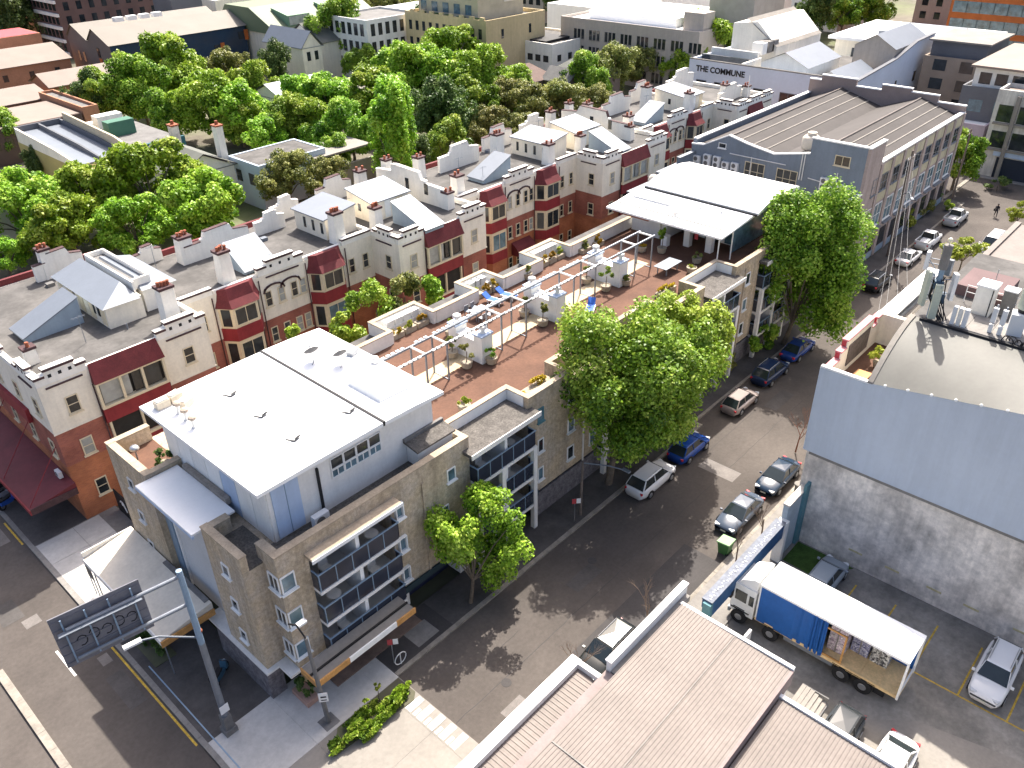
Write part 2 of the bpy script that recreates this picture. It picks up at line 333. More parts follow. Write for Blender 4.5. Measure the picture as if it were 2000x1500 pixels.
# plaza at the corner: cast concrete slabs with open joints
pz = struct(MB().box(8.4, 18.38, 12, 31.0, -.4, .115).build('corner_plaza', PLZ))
xsl = [8.72, 12.6, 17.15, 18.38]; ysl = [12, 17.1, 22.4, 26.5, 31.0]
for i in range(3):
    for j in range(4):
        B(xsl[i]+.006, xsl[i+1]-.006, ysl[j]+.006, ysl[j+1]-.006, .085, .13).build('paving_slab', PLZ if j == 3 else CONC, pz)  # light put into the tone: paler on shaded footpath row, darker on sunlit crossing
fpw = struct(MB().box(8.7, 13.2, 31.0, 43.4, -.4, .12).build('west_footpath', ASPHF))
dr = struct(MB().box(8.7, 14.5, 43.42, 54.0, -.4, .124).build('driveway_apron', CONCD))
for i, (a, b) in enumerate(((43.45, 46.0), (46.03, 48.6), (48.63, 51.2), (51.23, 53.9))):
    for (c, d) in ((8.75, 11.3), (11.33, 13.2)): B(c, d, a, b, .12, .133+.001*i).build('paving_slab', PLZ, dr)
struct(MB().box(8.7, 13.2, 54.02, 140, -.4, .12).build('far_west_footpath', ASPHF))
fpn = struct(MB().box(18.4, 52, 26.9, 29.7, -.4, .13).box(52, 120.5, 27.55, 29.7, -.4, .13).build('lane_footpath', ASPHF))
fps = struct(MB().box(18.4, 120.5, 14.3, 16.95, -.4, .13).build('opposite_footpath', CONCD))
struct(MB().box(120.5, 134, 29.9, 30.4, -.4, .1).build('corner_kerb', KERB))
struct(MB().box(133, 137, -60, 120, -.4, .12).build('far_footpath', CONCD))
def kerbrun(par, x0, x1, y0, y1, step, along, z=.14, m=None):
    m = m or KERB; n = max(1, int(((x1-x0) if along == 'x' else (y1-y0))/step)); 
    for i in range(n):
        g = .008; dz = random.uniform(-.006, .006)
        if along == 'x': B(x0+(x1-x0)*i/n+g, x0+(x1-x0)*(i+1)/n-g, y0, y1, -.3, z+dz).build('kerb_stone', m, par)
        else: B(x0, x1, y0+(y1-y0)*i/n+g, y0+(y1-y0)*(i+1)/n-g, -.3, z+dz).build('kerb_stone', m, par)
kerbrun(fpn, 18.4, 51.7, 26.6, 26.9, 1.2, 'x'); kerbrun(fpn, 52, 70, 27.3, 27.55, 1.2, 'x'); B(51.72, 52, 26.6, 27.55, -.3, .139).build('kerb_stone', KERB, fpn); struct(MB().box(70, 120.4, 27.3, 27.55, -.3, .14).build('far_kerb', KERB))
kerbrun(fps, 18.4, 62, 16.95, 17.2, 1.2, 'x'); struct(MB().box(62, 120.4, 16.95, 17.2, -.3, .14).build('far_opposite_kerb', KERB))
kerbrun(fpw, 8.4, 8.7, 28, 62, 1.2, 'y', .13, CONCD)
md = struct(MB().box(2.72, 3.12, -60, 44.2, -.3, .11).build('median_strip', KERB))
kerbrun(md, 2.7, 3.14, 20, 44.6, 1.5, 'y', .15)
# markings
def mark(name, x0, x1, y0, y1, z, m): return struct(MB().box(x0, x1, y0, y1, z-.004, z).build(name, m))
for a, b in ((28.6, 31.2), (40.95, 43.65), (53.0, 55.7), (65, 67.7), (77, 79.7)): mark('lane_dash', 5.78, 5.92, a, b, .006, WHITEP)
mark('kerb_line', 8.18, 8.3, 31.4, 42.0, .006, YELLOWP); mark('kerb_line', 8.18, 8.3, 55, 58.4, .006, YELLOWP)
for px, py, sx, sy in ((150, 1110, 1.0, 1.5), (62, 1214, .95, .9), (205, 1288, .6, .9)):
    p = at(px, py); mark('utility_patch', p.x-sx/2, p.x+sx/2, p.y-sy/2, p.y+sy/2, .008, ASPHL)
for i in range(6):
    y = 20.7+i*.88
    mark('crossing_mark', 17.25, 18.3, y, y+.42, .138, WHITEP); mark('crossing_mark', 17.25, 17.75, y+.52, y+.72, .138, WHITEP)
mark('asphalt_patch', 26.5, 38.9, 17.22, 20.1, .010, ASPHD); mark('asphalt_patch', 18.45, 23.2, 26.92, 29.6, .136, ASPHD)
mark('footpath_patch', 20.6, 22.3, 27.2, 28.6, .140, CONCD)
for i, (x0, x1, y, wd) in enumerate(((18.5, 34, 21.9, .05), (34.2, 61, 22.05, .04), (62, 110, 21.95, .05), (24, 25.6, 23.6, .04), (36, 44, 19.9, .035), (48, 58, 24.4, .04), (-1, 2.6, 33.0, .04))):
    k = MB(); n_ = int((x1-x0)/.8)+1; ys = [y+random.uniform(-.05, .05) for _ in range(n_+1)]
    for j in range(n_): a0 = x0+(x1-x0)*j/n_; a1 = x0+(x1-x0)*(j+1)/n_; k.add([(a0, ys[j]-wd/2, .0085), (a1, ys[j+1]-wd/2, .0085), (a1, ys[j+1]+wd/2, .0085), (a0, ys[j]+wd/2, .0085)], [(0, 1, 2, 3)])
    struct(k.build('tar_seam', ASPHD))
for i, (x, y, a, b) in enumerate(((30.5, 22.8, 2.6, 1.1), (47, 21.0, 1.4, 3.0), (58, 23, 3.4, 1.2), (70, 20.5, 2, 1.5), (20.6, 19.5, 1.6, 1.0), (6.9, 36.2, 1.0, 3.2), (4.4, 48, 1.3, 2.2), (6.6, 56, 1.2, 2.4))): mark('trench_patch', x, x+a, y, y+b, .0095, ASPHL if i % 3 == 1 else ASPHF)
for x, y in ((22.3, 21.6), (33.4, 23.9)): struct(MB().lathe((x, y, .005), [(.31, 0), (.31, .012), (.27, .014)], 20).build('manhole_cover', ASPHD))
for y in (-3.1, -.55, 2.0, 4.55, 7.1, 9.65): mark('parking_line', 38.5, 42.9, y-.05, y+.05, .036, YELLOWP)
mark('parking_line', 38.42, 38.52, -8, 4.6, .040, YELLOWP)
struct(MB().box(29.3, 34.9, -3.6, 3.2, 0, .036).build('yard_apron', CONC))
struct(MB().prism([(31.0, -10), (35.6, -10), (36.4, -1.5), (35.3, 3.1), (31.0, 8.4)], 0, .034).build('yard_slab', CONC))
struct(MB().box(9.0, 9.07, 26.0, 38.2, .12, .16).build('drain_edging', BLSTEEL))
# planted verge at the corner and lawn in the yard
struct(MB().prism([(12.75, 25.2), (17.9, 24.65), (18.32, 25.0), (18.3, 26.45), (13.9, 26.45)], .1, .17).build('verge_soil', SOIL))
struct(MB().box(9.25, 10.6, 37.8, 41.4, .1, .16).build('hedge_soil', SOIL))
struct(MB().prism([(41.8, 12.3), (44.2, 10.4), (44.2, 14.3), (41.9, 14.3)], .0, .06).build('yard_lawn', GRASS))
# ------------------------------------------------------------------ apartment building with the roof terrace
AP = thing('apartment_building', (44, 37.7, 0), 'long tan rendered apartment building with stacked balconies and a paved roof terrace', 'building')
YS, YN, XE = 29.6, 45.9, 75.0
ZF, ZP = 9.6, 10.7
bays = [(15.9, 21.5), (27.9, 33.4), (41.3, 46.8), (55.25, 60.3), (64.6, 70.2)]
FL = [2.35, 4.8, 7.25]
# core walls: solid between bays, set back behind balconies
cuts = [14.05]
wl = MB()
prev = 14.05
for a, b in bays:
    wl.box(prev, a, YS, YS+2.2, 2.35, ZF-.02); prev = b
wl.box(prev, XE, YS, YS+2.2, 2.35, ZF-.02)
wl.box(14.05, XE, YS+2.2, YN, 2.35, ZF-.02)
wl.box(12.84, 14.05, 30.88, 34.6, 2.35, ZF-.02); wl.box(12.97, 14.05, 40.9, YN, 2.35, ZF-.02)
wl.build('wall', TAN, AP)
B(13.5, 14.05, 34.6, 40.9, 2.35, 10.3).build('recess_wall', mat('pale_grey_render', (.50, .51, .52), .8, .06, .5), AP)
B(13.36, 13.5, 34.6, 35.3, 2.35, 10.3).build('blue_strip', BLSTEEL, AP); B(13.36, 13.5, 40.2, 40.9, 2.35, 10.3).build('blue_strip', BLSTEEL, AP)
B(13.40, 13.5, 35.3, 35.42, 2.35, 10.3).build('corner_bead', WHITE, AP); B(13.40, 13.5, 39.9, 40.02, 2.35, 10.3).build('corner_bead', WHITE, AP)
# ground storey
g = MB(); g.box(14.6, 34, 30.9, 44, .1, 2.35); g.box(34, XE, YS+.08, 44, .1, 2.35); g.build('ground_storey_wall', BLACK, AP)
B(12.65, 13.6, 30.7, 36.0, .12, 2.2).build('stone_plinth', STONE, AP); B(12.75, 13.9, 42.5, 45.9, .12, 2.2).build('stone_plinth', STONE, AP)
MB().box(34.2, XE+.1, YS-.03, YS+.08, .13, 2.15).build('stone_plinth', STONE, AP)
bd = MB(); bd.box(12.62, 14.3, 30.6, 37.0, 2.2, 2.36); bd.box(13.4, 14.3, 29.45, 30.6, 2.2, 2.36); bd.box(14.3, 27.5, YS-.06, 31.5, 2.2, 2.36); bd.build('band_course', OFFW, AP)
B(21.6, 34.3, YS-.14, YS-.06, 2.1, 2.6).build('dark_fascia', mat('dark_green_fascia', (.03, .05, .06), .5, .1, 1), AP)
B(22.6, 26.5, 30.75, 30.9, .13, 2.1).build('garage_door', mat('navy_door', (.02, .025, .06), .4, .1, 1), AP)
B(21.9, 22.6, 30.2, 30.95, .13, 2.2).build('pier', OFFW, AP)
B(26.6, 27.3, 29.7, 30.95, .13, 2.2).build('pier', OFFW, AP)
for x0, x1 in ((14.9, 16.6), (16.8, 18.5), (18.7, 20.4)):
    w_ = B(x0, x1, 30.84, 30.9, .5, 2.1).build('shop_window', GLASS, AP); 
    B(x0-.1, x0, 30.8, 30.9, .13, 2.2).build('frame', WHITE, w_)
# recess canopy (white sheet over the entry)
c = MB(); c.box(12.3, 14.9, 34.65, 40.85, 10.3, 10.42); c.build('entry_canopy', WROOF, AP)
B(12.28, 12.4, 34.6, 40.9, 10.12, 10.3).build('canopy_fascia', BLUEP, AP)
B(14.9, 15.2, 35.5, 40.2, 10.3, 10.75).build('timber_upstand', mat('weathered_boards', (.25, .22, .19), .9, .25, 2, .2, 10), AP)
# parapets + copings.   (x0,x1,y0,y1) wall footprints
def parapet(x0, x1, y0, y1, zb=9.5, zt=ZP, m=None):
    B(x0-.004, x1+.004, y0-.004, y1+.004, zb, zt-.08).build('parapet', m or TAN, AP)
    B(x0-.03, x1+.03, y0-.03, y1+.03, zt-.08, zt).build('coping', COPE, AP)
parapet(14.05, 27.9, YS, YS+.42)
parapet(14.05, 14.5, YS+.45, 31.3)
parapet(12.84, 13.25, 30.92, 34.6); parapet(13.28, 14.3, 34.1, 34.55, zt=ZP-.012)
parapet(12.97, 13.4, 40.92, 45.48); parapet(12.97, 15.6, 45.5, YN); parapet(13.43, 15.6, 40.92, 41.3, zt=ZP-.011)
parapet(27.92, 33.4, 31.5, 31.85, m=WHITE); parapet(27.55, 27.9, YS+.45, 31.85, zt=ZP-.012, m=TAN); parapet(33.43, 33.75, YS+.45, 31.85, zt=ZP-.012, m=WHITE)
parapet(33.43, 38.0, YS, YS+.4)
parapet(37.7, 38.0, YS+.44, 31.85, zt=ZP-.012); parapet(38.03, 50.0, 31.5, 31.85); parapet(50.03, 50.35, YS+.44, 31.85, zt=ZP-.012); parapet(50.03, 55.2, YS, YS+.4)
parapet(54.85, 55.2, YS+.44, 31.85, zt=ZP-.012); parapet(55.23, 60.3, 31.5, 31.85, m=WHITE); parapet(60.33, 60.65, YS+.44, 31.85, zt=ZP-.012, m=WHITE); parapet(60.33, XE, YS, YS+.4)
parapet(XE-.35, XE, YS+.44, YN-.44)
# north parapet with planter bays
segs = [(27.4, 33.4), (38.15, 42.6), (46.15, 50.7), (55.1, 75.0)]
for a, b in segs: parapet(a, b, 43.25, 43.6, m=OFFW)
for a, b in ((33.43, 38.12), (42.63, 46.12), (50.73, 55.07)):
    parapet(a, b, YN-.4, YN-.03, m=OFFW); parapet(a, a+.3, 43.3, YN-.43, zt=ZP-.012, m=OFFW); parapet(b-.3, b, 43.3, YN-.43, zt=ZP-.012, m=OFFW)
    B(a+.3, b-.3, 44.6, YN-.4, 9.5, 10.1).build('planter_bench', OFFW, AP)
for a, b in ((27.4, 33.4), (38.15, 42.6), (46.15, 50.7), (55.1, 75.0)): B(a, b, 43.62, YN, 9.3, 9.62).build('lower_roof', ROOFG, AP)
# floors
B(27.5, XE-.3, 31.85, 43.3, ZF-.05, ZF).build('terrace_paving', PAVE, AP)
B(33.75, 37.7, YS+.4, 31.86, ZF-.05, ZF-.004).build('terrace_paving', PAVE, AP); B(50.3, 54.9, YS+.4, 31.86, ZF-.05, ZF-.004).build('terrace_paving', PAVE, AP); B(60.6, XE-.3, YS+.4, 31.86, ZF-.05, ZF-.004).build('terrace_paving', PAVE, AP)
for a, b in ((33.4, 38.1), (42.6, 46.1), (50.7, 55.1)): B(a, b, 43.28, 45.5, ZF-.06, ZF-.006).build('terrace_paving', PAVE, AP)
B(13.4, 15.6, 41.3, 45.5, ZF, ZF+.06).build('balcony_paving', PAVE, AP)
B(13.25, 14.9, 30.9, 34.1, ZF-.1, ZF+.1).build('gravel_roof', GRAVEL, AP); B(14.5, 27.5, 30.0, 31.6, ZF-.1, ZF+.14).build('gravel_roof', GRAVEL, AP)
B(30.5, 58.2, 37.05, 38.55, ZF, ZF+.02).build('sand_strip', mat('sandy_paving', (.50, .40, .26), .9, .14, 1, .1, 8), AP)
# balconies
def balcony(a, b, zs, yf, cols, stone=False, roofslab=True):
    bk = MB(); bk.box(a, b, YS+2.0, YS+2.2, 2.35, ZF-.03); bk.build('balcony_back_wall', mat('balcony_grey_wall', (.42, .40, .37), .9, .1, 1), AP)  # one even warm grey for every balcony back wall
    mid = (a+b)/2
    for z in zs:
        B(a, b, yf, YS+2.2, z-.22, z).build('balcony_slab', OFFW, AP)
        top = z+2.2
        B(mid-.12, mid+.12, yf+.15, YS+2.0, z, z+2.23).build('divider_wall', WHITE, AP)
        for u0, u1 in ((a+.35, mid-.4), (mid+.4, b-.35)):
            d = B(u0, u1, YS+1.9, YS+1.99, z+.02, z+2.0).build('sliding_door', GLASS, AP)
            B((u0+u1)/2-.04, (u0+u1)/2+.04, YS+1.87, YS+1.9, z+.02, z+2.0).build('stile', POLE, d)
        n = 5
        for i in range(n):
            u0 = a+.05+(b-a-.1)*i/n; u1 = a+.05+(b-a-.1)*(i+1)/n
            p = B(u0+.03, u1-.03, yf+.03, yf+.055, z+.06, z+1.14).build('balustrade_panel', BALG, AP)
            B(u0-.025, u0+.025, yf+.01, yf+.07, z, z+1.18).build('baluster_post', BLSTEEL, p)
        r_ = MB(); r_.box(a-.02, b+.02, yf, yf+.08, z+1.18, z+1.25); r_.box(b-.07, b+.01, yf+.08, YS, z+1.18, z+1.24); r_.box(a-.01, a+.07, yf+.08, YS, z+1.18, z+1.24); r_.build('handrail', BLSTEEL, AP)
        for u in (a, b):
            B(u-.015, u+.015, yf+.08, YS, z+.06, z+1.14).build('balustrade_panel', BALG, AP)
    for u in cols: B(u-.17, u+.17, yf-.06, yf+.28, .13 if stone else 2.35, zs[-1]-.02).build('column', OFFW, AP)
balcony(15.9, 21.5, FL, 28.95, [])
balcony(27.9, 33.4, FL, 28.9, [27.95, 30.2, 33.3], True)
balcony(41.3, 46.8, FL, 28.9, [41.4, 44, 46.7], True)
balcony(55.25, 60.3, FL, 28.9, [55.35, 57.8, 60.2], True)
balcony(64.6, 70.2, FL, 28.9, [64.7, 67.4, 70.1], True)
cp = MB(); cp.box(15.7, 21.8, 28.85, YS, 9.62, 9.82); cp.build('balcony_canopy', COPE, AP); B(15.66, 21.84, 28.8, 28.85, 9.56, 9.8).build('canopy_fascia', WHITE, AP)
for a, b in ((27.95, 33.38), (41.3, 46.8), (55.25, 60.28), (64.6, 70.2)):
    y1 = 31.5 if b < 62 else YS
    B(a-.6 if a < 28 else a-.1, b+.35, 28.8, YS-.003, 9.62, 9.86).build('bay_roof', GRAVEL, AP); 
    B(a+.02, b-.02, YS, y1, 9.6, 9.855).build('bay_roof', GRAVEL, AP); B(a-.62 if a < 28 else a-.12, b+.37, 28.74, 28.8, 9.56, 9.9).build('gutter', OFFW, AP)
# windows
for z in (8.1, 5.55, 3.1):
    w_ = window(AP, 'S', YS, 14.08, 14.95, z, z+1.15, GLASSB, WHITE, mull=0, trans=0); w_['label'] = 'corner window with pale blue pane'
    window(AP, 'W', 14.05, 29.66, 30.6, z, z+1.15, GLASS, WHITE, mull=1, trans=0)
    window(AP, 'S', YS, 21.75, 22.35, z, z+1.1, GLASSB, WHITE, mull=0, trans=0, depth=.2)
    window(AP, 'W', 12.84, 32.4, 33.1, z+.2, z+1.05, GLASS, WHITE, mull=0, trans=0)
    window(AP, 'W', 12.97, 43.2, 43.9, z+.2, z+1.0, GLASS, OFFW, mull=0, trans=0)
    window(AP, 'S', YS, 34.35, 34.95, z+.15, z+1.25, GLASSB if z != 5.55 else GLASS, TEALP if z > 8 else WHITE, mull=0, trans=0)
    for x in (37.6, 40.2, 48.2, 53.2, 62.3): window(AP, 'S', YS, x, x+.75, z+.1, z+1.25, random.choice((GLASS, GLASSB)), WHITE, mull=0, trans=0)
window(AP, 'S', YS, 25.95, 26.65, 8.25, 9.2, GLASSB, WHITE, mull=0, trans=0)
window(AP, 'S', YS, 25.2, 25.9, 5.6, 6.7, GLASSB, WHITE, mull=0, trans=0)
# service shafts on the wall
B(23.9, 24.05, YS-.1, YS, 2.4, 9.5).build('downpipe', TAN, AP); B(62.0, 62.12, YS-.1, YS, 2.2, 10).build('downpipe', TAN, AP); B(39.4, 39.5, YS-.09, YS, 2.2, 10).build('downpipe', OFFW, AP)
# penthouse
PH = MB(); PH.box(15.3, 26.85, 31.5, 42.4, 9.55, 13.5); PH.build('penthouse_wall', OFFW, AP)
roofp = [(14.4, 13.80), (14.4, 14.0), (18, 14.07), (22.5, 14.09), (22.5, 13.84)]
MB().pry(roofp, 30.6, 42.62).build('penthouse_roof', WROOF, AP)
MB().pry([(22.6, 13.84), (22.6, 14.09), (24.8, 14.04), (27.08, 13.9), (27.08, 13.7)], 30.6, 42.68).build('penthouse_roof', WROOF, AP)
B(22.48, 22.64, 30.6, 42.64, 13.85, 14.14).build('roof_gutter', BLACK, AP)
B(15.28, 26.88, 31.2, 42.42, 13.5, 13.83).build('roof_soffit', WHITE, AP)
for i, x in enumerate((15.27,)):
    for k in range(7):
        y = 31.52+k*1.55; B(15.24, 15.3, y+.03, y+1.52, 9.7, 13.48).build('cladding_panel', random.choice((WHITE, OFFW, BLUEP)) if k > 1 else OFFW, AP)
B(15.55, 17.2, 31.43, 31.5, 9.85, 13.2).build('double_door', BLUEP, AP); B(16.36, 16.39, 31.41, 31.43, 9.85, 13.2).build('door_gap', BLSTEEL, AP)
B(18.35, 18.48, 31.37, 31.5, 10.0, 12.9).build('downpipe', BLACK, AP)
for i in range(4):
    x0 = 19.3+i*.88
    window(AP, 'S', 31.5, x0, x0+.86, 11.65, 12.2, GLASSB, WHITE, False, 1, 0, .05); window(AP, 'S', 31.5, x0, x0+.86, 12.22, 12.95, GLASS, WHITE, False, 0, 0, .05)
ln = MB(); ln.box(24.6, 27.4, 30.45, 31.48, 9.8, 11.0); ln.build('lean_to_wall', OFFW, AP); MB().prx([(30.25, 11.0), (31.5, 11.2), (31.5, 11.35), (30.25, 11.12)], 24.4, 27.5).build('lean_to_roof', GRAVEL, AP)
B(24.4, 27.5, 31.3, 31.5, 11.3, 11.5).build('flashing', ROOFD, AP)
# shop awnings
aw = thing('shop_awning', (17.3, 28.2, 3.0), 'long pale awning with timber fascia over the shopfront under the balconies', 'awning')
B(13.85, 20.8, 27.5, 28.93, 3.0, 3.14).build('awning_deck', CONC, aw); B(13.85, 20.8, 28.05, 28.15, 3.14, 3.26).build('awning_channel', DARKIN, aw)
B(16.0, 19.4, 27.42, 27.5, 2.8, 3.2).build('fascia_sign', WHITE, aw); B(19.4, 20.85, 27.42, 27.5, 2.78, 3.2).build('timber_fascia', ORANGEW, aw); B(13.8, 16.0, 27.42, 27.5, 2.78, 3.2).build('timber_fascia', ORANGEW, aw); B(13.77, 13.85, 27.42, 28.93, 2.78, 3.2).build('timber_fascia', ORANGEW, aw)
B(15.6, 22.1, 28.6, 30.6, .13, .2).build('entry_step', mat('brown_tile', (.2, .14, .11), .8, .2, 2), AP)
def textmesh(body, size, mtl, par, mw, ext=.02, name='lettering'):
    cu = bpy.data.curves.new(name, 'FONT'); cu.body = body; cu.size = size; cu.extrude = ext; cu.offset = .035; cu.align_x = 'CENTER'
    to = bpy.data.objects.new(name, cu); me = bpy.data.meshes.new_from_object(to); bpy.data.objects.remove(to)
    me.transform(Matrix.Translation(-ORG[par.name]) @ mw); me.materials.append(mtl)
    o = bpy.data.objects.new(name, me); COL.objects.link(o); o.parent = par; ORG[o.name] = ORG[par.name]; return o
WA = thing('street_awning', (11.2, 41, 3.3), 'cream canvas awning with orange timber edge over the main street footpath', 'awning')
MB().add([(9.62,36.3,3.3),(12.9,36.3,3.75),(12.9,46.2,3.75),(9.62,46.2,3.3),(9.62,36.3,3.18),(12.9,36.3,3.2),(12.9,46.2,3.2),(9.62,46.2,3.18)], [(0,1,2,3),(7,6,5,4),(4,5,1,0),(5,6,2,1),(6,7,3,2),(7,4,0,3)]).build('awning_deck', mat('cream_canvas', (.66, .60, .50), .8, .1, .5, .05, 4, streak=.0), WA)
B(9.54, 9.62, 36.25, 46.25, 2.95, 3.34).build('awning_fascia', OFFW, WA); B(9.54, 12.9, 36.17, 36.25, 2.85, 3.3).build('timber_fascia', ORANGEW, WA); B(9.6, 12.9, 46.2, 46.28, 3.05, 3.75).build('awning_fascia', OFFW, WA)
B(12.6, 12.9, 36.6, 41.5, 3.72, 3.82).build('roof_box_gutter', ROOFD, WA)
for y in (36.6, 41.2, 45.9): MB().tube((9.8, y, .12), (9.8, y, 3.15), .04).build('post', POLE, WA)
# penthouse roof fittings (lifted away: things of their own)
def dish(x, y, z, r, lab, az):
    t = thing('satellite_dish', (x, y, z), lab, 'satellite dish', 'dishes on the penthouse roof')
    MB().tube((x, y, z), (x, y, z+.55), .035).tube((x-.25, y-.2, z+.02), (x+.25, y+.2, z+.02), .03).build('mast', POLE, t)
    n = Vector((math.cos(az)*.75, math.sin(az)*.75, .66)).normalized(); q = n.cross(Vector((0,0,1))).normalized(); u_ = q.cross(n); c = Vector((x, y, z+.75)); V = []; Fc = []
    for j in range(5):
        rr = r*j/4
        for i in range(16): a = 2*math.pi*i/16; V.append(c+q*rr*math.cos(a)+u_*rr*1.1*math.sin(a)+n*(.28*(rr/r)**2*r))
    for j in range(4):
        for i in range(16): Fc.append((j*16+i, j*16+(i+1)%16, (j+1)*16+(i+1)%16, (j+1)*16+i))
    MB().add(V, Fc).build('reflector', mat('dish_grey', (.085, .085, .09), .6, .05, 2), t, True)
    MB().tube(c, c+n*.55*r*1.4, .02).ball(c+n*.8*r, .06).build('feed_arm', POLE, t)
dish(23.95, 38.95, 14.06, .48, 'grey satellite dish nearest the roof seam of the white penthouse', R(75))
dish(24.9, 37.35, 14.04, .45, 'grey satellite dish between the roof seam and the white skylight box', R(75))
sb = MB(); sb.add([(23.7,32.3,14.0),(26.1,32.3,13.94),(26.1,35.3,13.94),(23.7,35.3,14.0),(23.8,32.4,14.45),(26.0,32.4,14.4),(26.0,35.2,14.4),(23.8,35.2,14.45)], [(4,5,6,7),(0,1,5,4),(1,2,6,5),(2,3,7,6),(3,0,4,7)])
one(sb, 'skylight_box', WHITE, 'low white box skylight on the far half of the penthouse roof', 'skylight')
for i, (px, py) in enumerate(((350, 800), (365, 813), (380, 828))):
    p = at(px, py+6, 14.03); t = thing('roof_vent', p, ('roof vent cowl nearest the air units on the white roof', 'middle roof vent cowl of three on the white roof', 'roof vent cowl farthest from the air units on the white roof')[i], 'vent', 'vents on the white roof')
    MB().lathe(p, [(.2, 0), (.12, .05), (.12, .45), (.1, .5)], 10).build('pipe', OFFW, t); MB().lathe((p.x, p.y, p.z+.5), [(.12, 0), (.24, .06), (.22, .2), (.1, .26)], 10).build('cowl', mat('weathered_cowl', (.42, .34, .27), .7, .2, 4), t)
for i, (px, py) in enumerate(((315, 785), (340, 772), (362, 783))):
    p = at(px, py, 14.35); t = thing('rooftop_fan', p-Vector((0, 0, .32)), ('beige rooftop fan box at the edge of the white roof', 'beige rooftop fan box farthest from the street corner', 'beige flat rooftop fan box beside the vents')[i], 'fan unit', 'fan units on the white roof')
    MB().rbox((p.x, p.y, p.z-.1), (.8, .55, .45), R(12*i)).build('casing', mat('beige_metal', (.60, .53, .42), .6, .1, 2), t); MB().rbox((p.x, p.y, p.z+.16), (.66, .42, .08), R(12*i)).build('lid', OFFW, t)
for i, (px, py) in enumerate(((450, 774), (510, 815), (574, 861), (682, 807))):
    p = at(px, py, 14.07); k = MB(); k.tube(p+Vector((-.32, .26, .14)), p+Vector((0, -.1, .03)), .05).tube(p+Vector((0, -.1, .03)), p+Vector((.42, 0, .16)), .05)
    for q in range(4): k.tube(p+Vector((.05+.08*q, -.08+.02*q, 0)), p+Vector((.05+.08*q, -.08+.02*q, .22)), .03)
    one(k, 'roof_anchor', mat('anchor_steel', (.10, .10, .10), .6), ('grey roof anchor nearest the vents on the white roof', 'grey roof anchor in the middle of the white roof', 'grey roof anchor nearest the street edge of the white roof', 'grey roof anchor beside the seam of the white roof')[i], 'anchor', 'anchors on the white roof')
p = at(688, 690, 14.0); k = MB(); k.rbox((p.x, p.y, p.z+.12), (.7, .5, .22), .4); one(k, 'roof_hatch', mat('grey_hatch', (.4, .41, .42), .5), 'small grey hatch at the far edge of the white penthouse roof', 'hatch')
p = at(733, 708, 13.92); k = MB(); k.lathe(p, [(.26, 0), (.3, .15), (.2, .4), (.05, .45)], 12); one(k, 'roof_ventilator', OFFW, 'round whirling ventilator at the far corner of the white penthouse roof', 'ventilator', smooth=True)
def acunit(c, side, label, s=1., group=None, fans=1):
    x, y, z = c; t = thing('air_conditioner', c, label, 'air conditioner', group)
    w2, d, h = .42*s, .17*s, .62*s*fans
    if side == 'S': b = B(x-w2, x+w2, y-d, y+d, z, z+h)
    else: b = B(x-d, x+d, y-w2, y+w2, z, z+h)
    b.build('casing', FURN, t)
    for i in range(fans):
        zc = z+h*(i+.5)/fans
        if side == 'S': MB().tube((x-.08*s, y-d-.015, zc), (x-.08*s, y-d+.02, zc), .24*s, .24*s, 14).build('fan_grille', ROOFD, t)
        else: MB().tube((x-d-.015, y+.08*s, zc), (x-d+.02, y+.08*s, zc), .24*s, .24*s, 14).build('fan_grille', ROOFD, t)
    return t
acunit((17.8, 30.9, 9.74), 'S', 'white air conditioner beside the pale blue doors of the penthouse', 1.15)
# ------------------------------------------------------------------ roof terrace
PG = thing('pergola', (44.5, 37.2, ZF), 'long white steel pergola with short slats running down the middle of the roof terrace', 'pergola')
zt = 12.45; y0, y1 = 36.45, 37.95
rl = MB(); rl.box(28.2, 57.9, y0-.06, y0+.06, zt, zt+.14); rl.build('rail', POLE, PG); MB().box(28.2, 57.9, y1-.06, y1+.06, zt, zt+.14).build('rail', POLE, PG)
posts = [30.9, 32.85, 38.3, 41.0, 46.7, 49.5, 55.1, 57.6]
for x in posts:
    for y in (y0, y1): MB().box(x-.05, x+.05, y-.05, y+.05, ZF, zt).build('post', POLE, PG)
    B(x-.06, x+.06, y0+.06, y1-.06, zt+.02, zt+.13).build('cross_beam', WHITE, PG)
    B(x-.03, x+.03, y0+.05, y1-.05, ZF+.02, ZF+.06).build('base_bar', POLE, PG)
sl0 = MB().box(-.13, .13, -.10, .10, 0, .06).build('slat', WHITE, PG, org=(0, 0, 0)); first = True
x = 28.6
while x < 50.6:
    if all(abs(x-p) > .25 for p in posts):
        for y in (y0, y1):
            o = sl0 if first else sl0.copy()
            if not first: COL.objects.link(o); o.parent = PG
            first = False; o.location = (x-44.5, y-37.2+(.12 if y == y1 else -.10), zt+.141-ZF)
    x += .42
def chimney_block(xc, lab):
    t = thing('vent_wall', (xc, 37.6, ZF), lab, 'vent stack', 'white vent stacks under the pergola')
    B(xc-.55, xc+.55, 36.9, 38.7, ZF, 11.3).build('wall', WHITE, t)
    for y in (36.5, 39.1):
        B(xc-.55, xc+.55, y-.4+(.0 if y < 37 else 0), y+.399, ZF, 11.75).build('stack', WHITE, t); B(xc-.62, xc+.62, y-.47, y+.47, 11.75, 11.87).build('cap', BLUEP, t)
        MB().lathe((xc, y, 11.87), [(.25, 0), (.16, .05), (.16, .3), (.34, .36), (.3, .55), (.12, .62)], 10).build('cowl', OFFW, t)
for xc, l in ((36.4, 'white vent stack under the pergola nearest the penthouse'), (44.7, 'middle white vent stack under the pergola'), (53.0, 'white vent stack under the pergola nearest the pavilion')): chimney_block(xc, l)
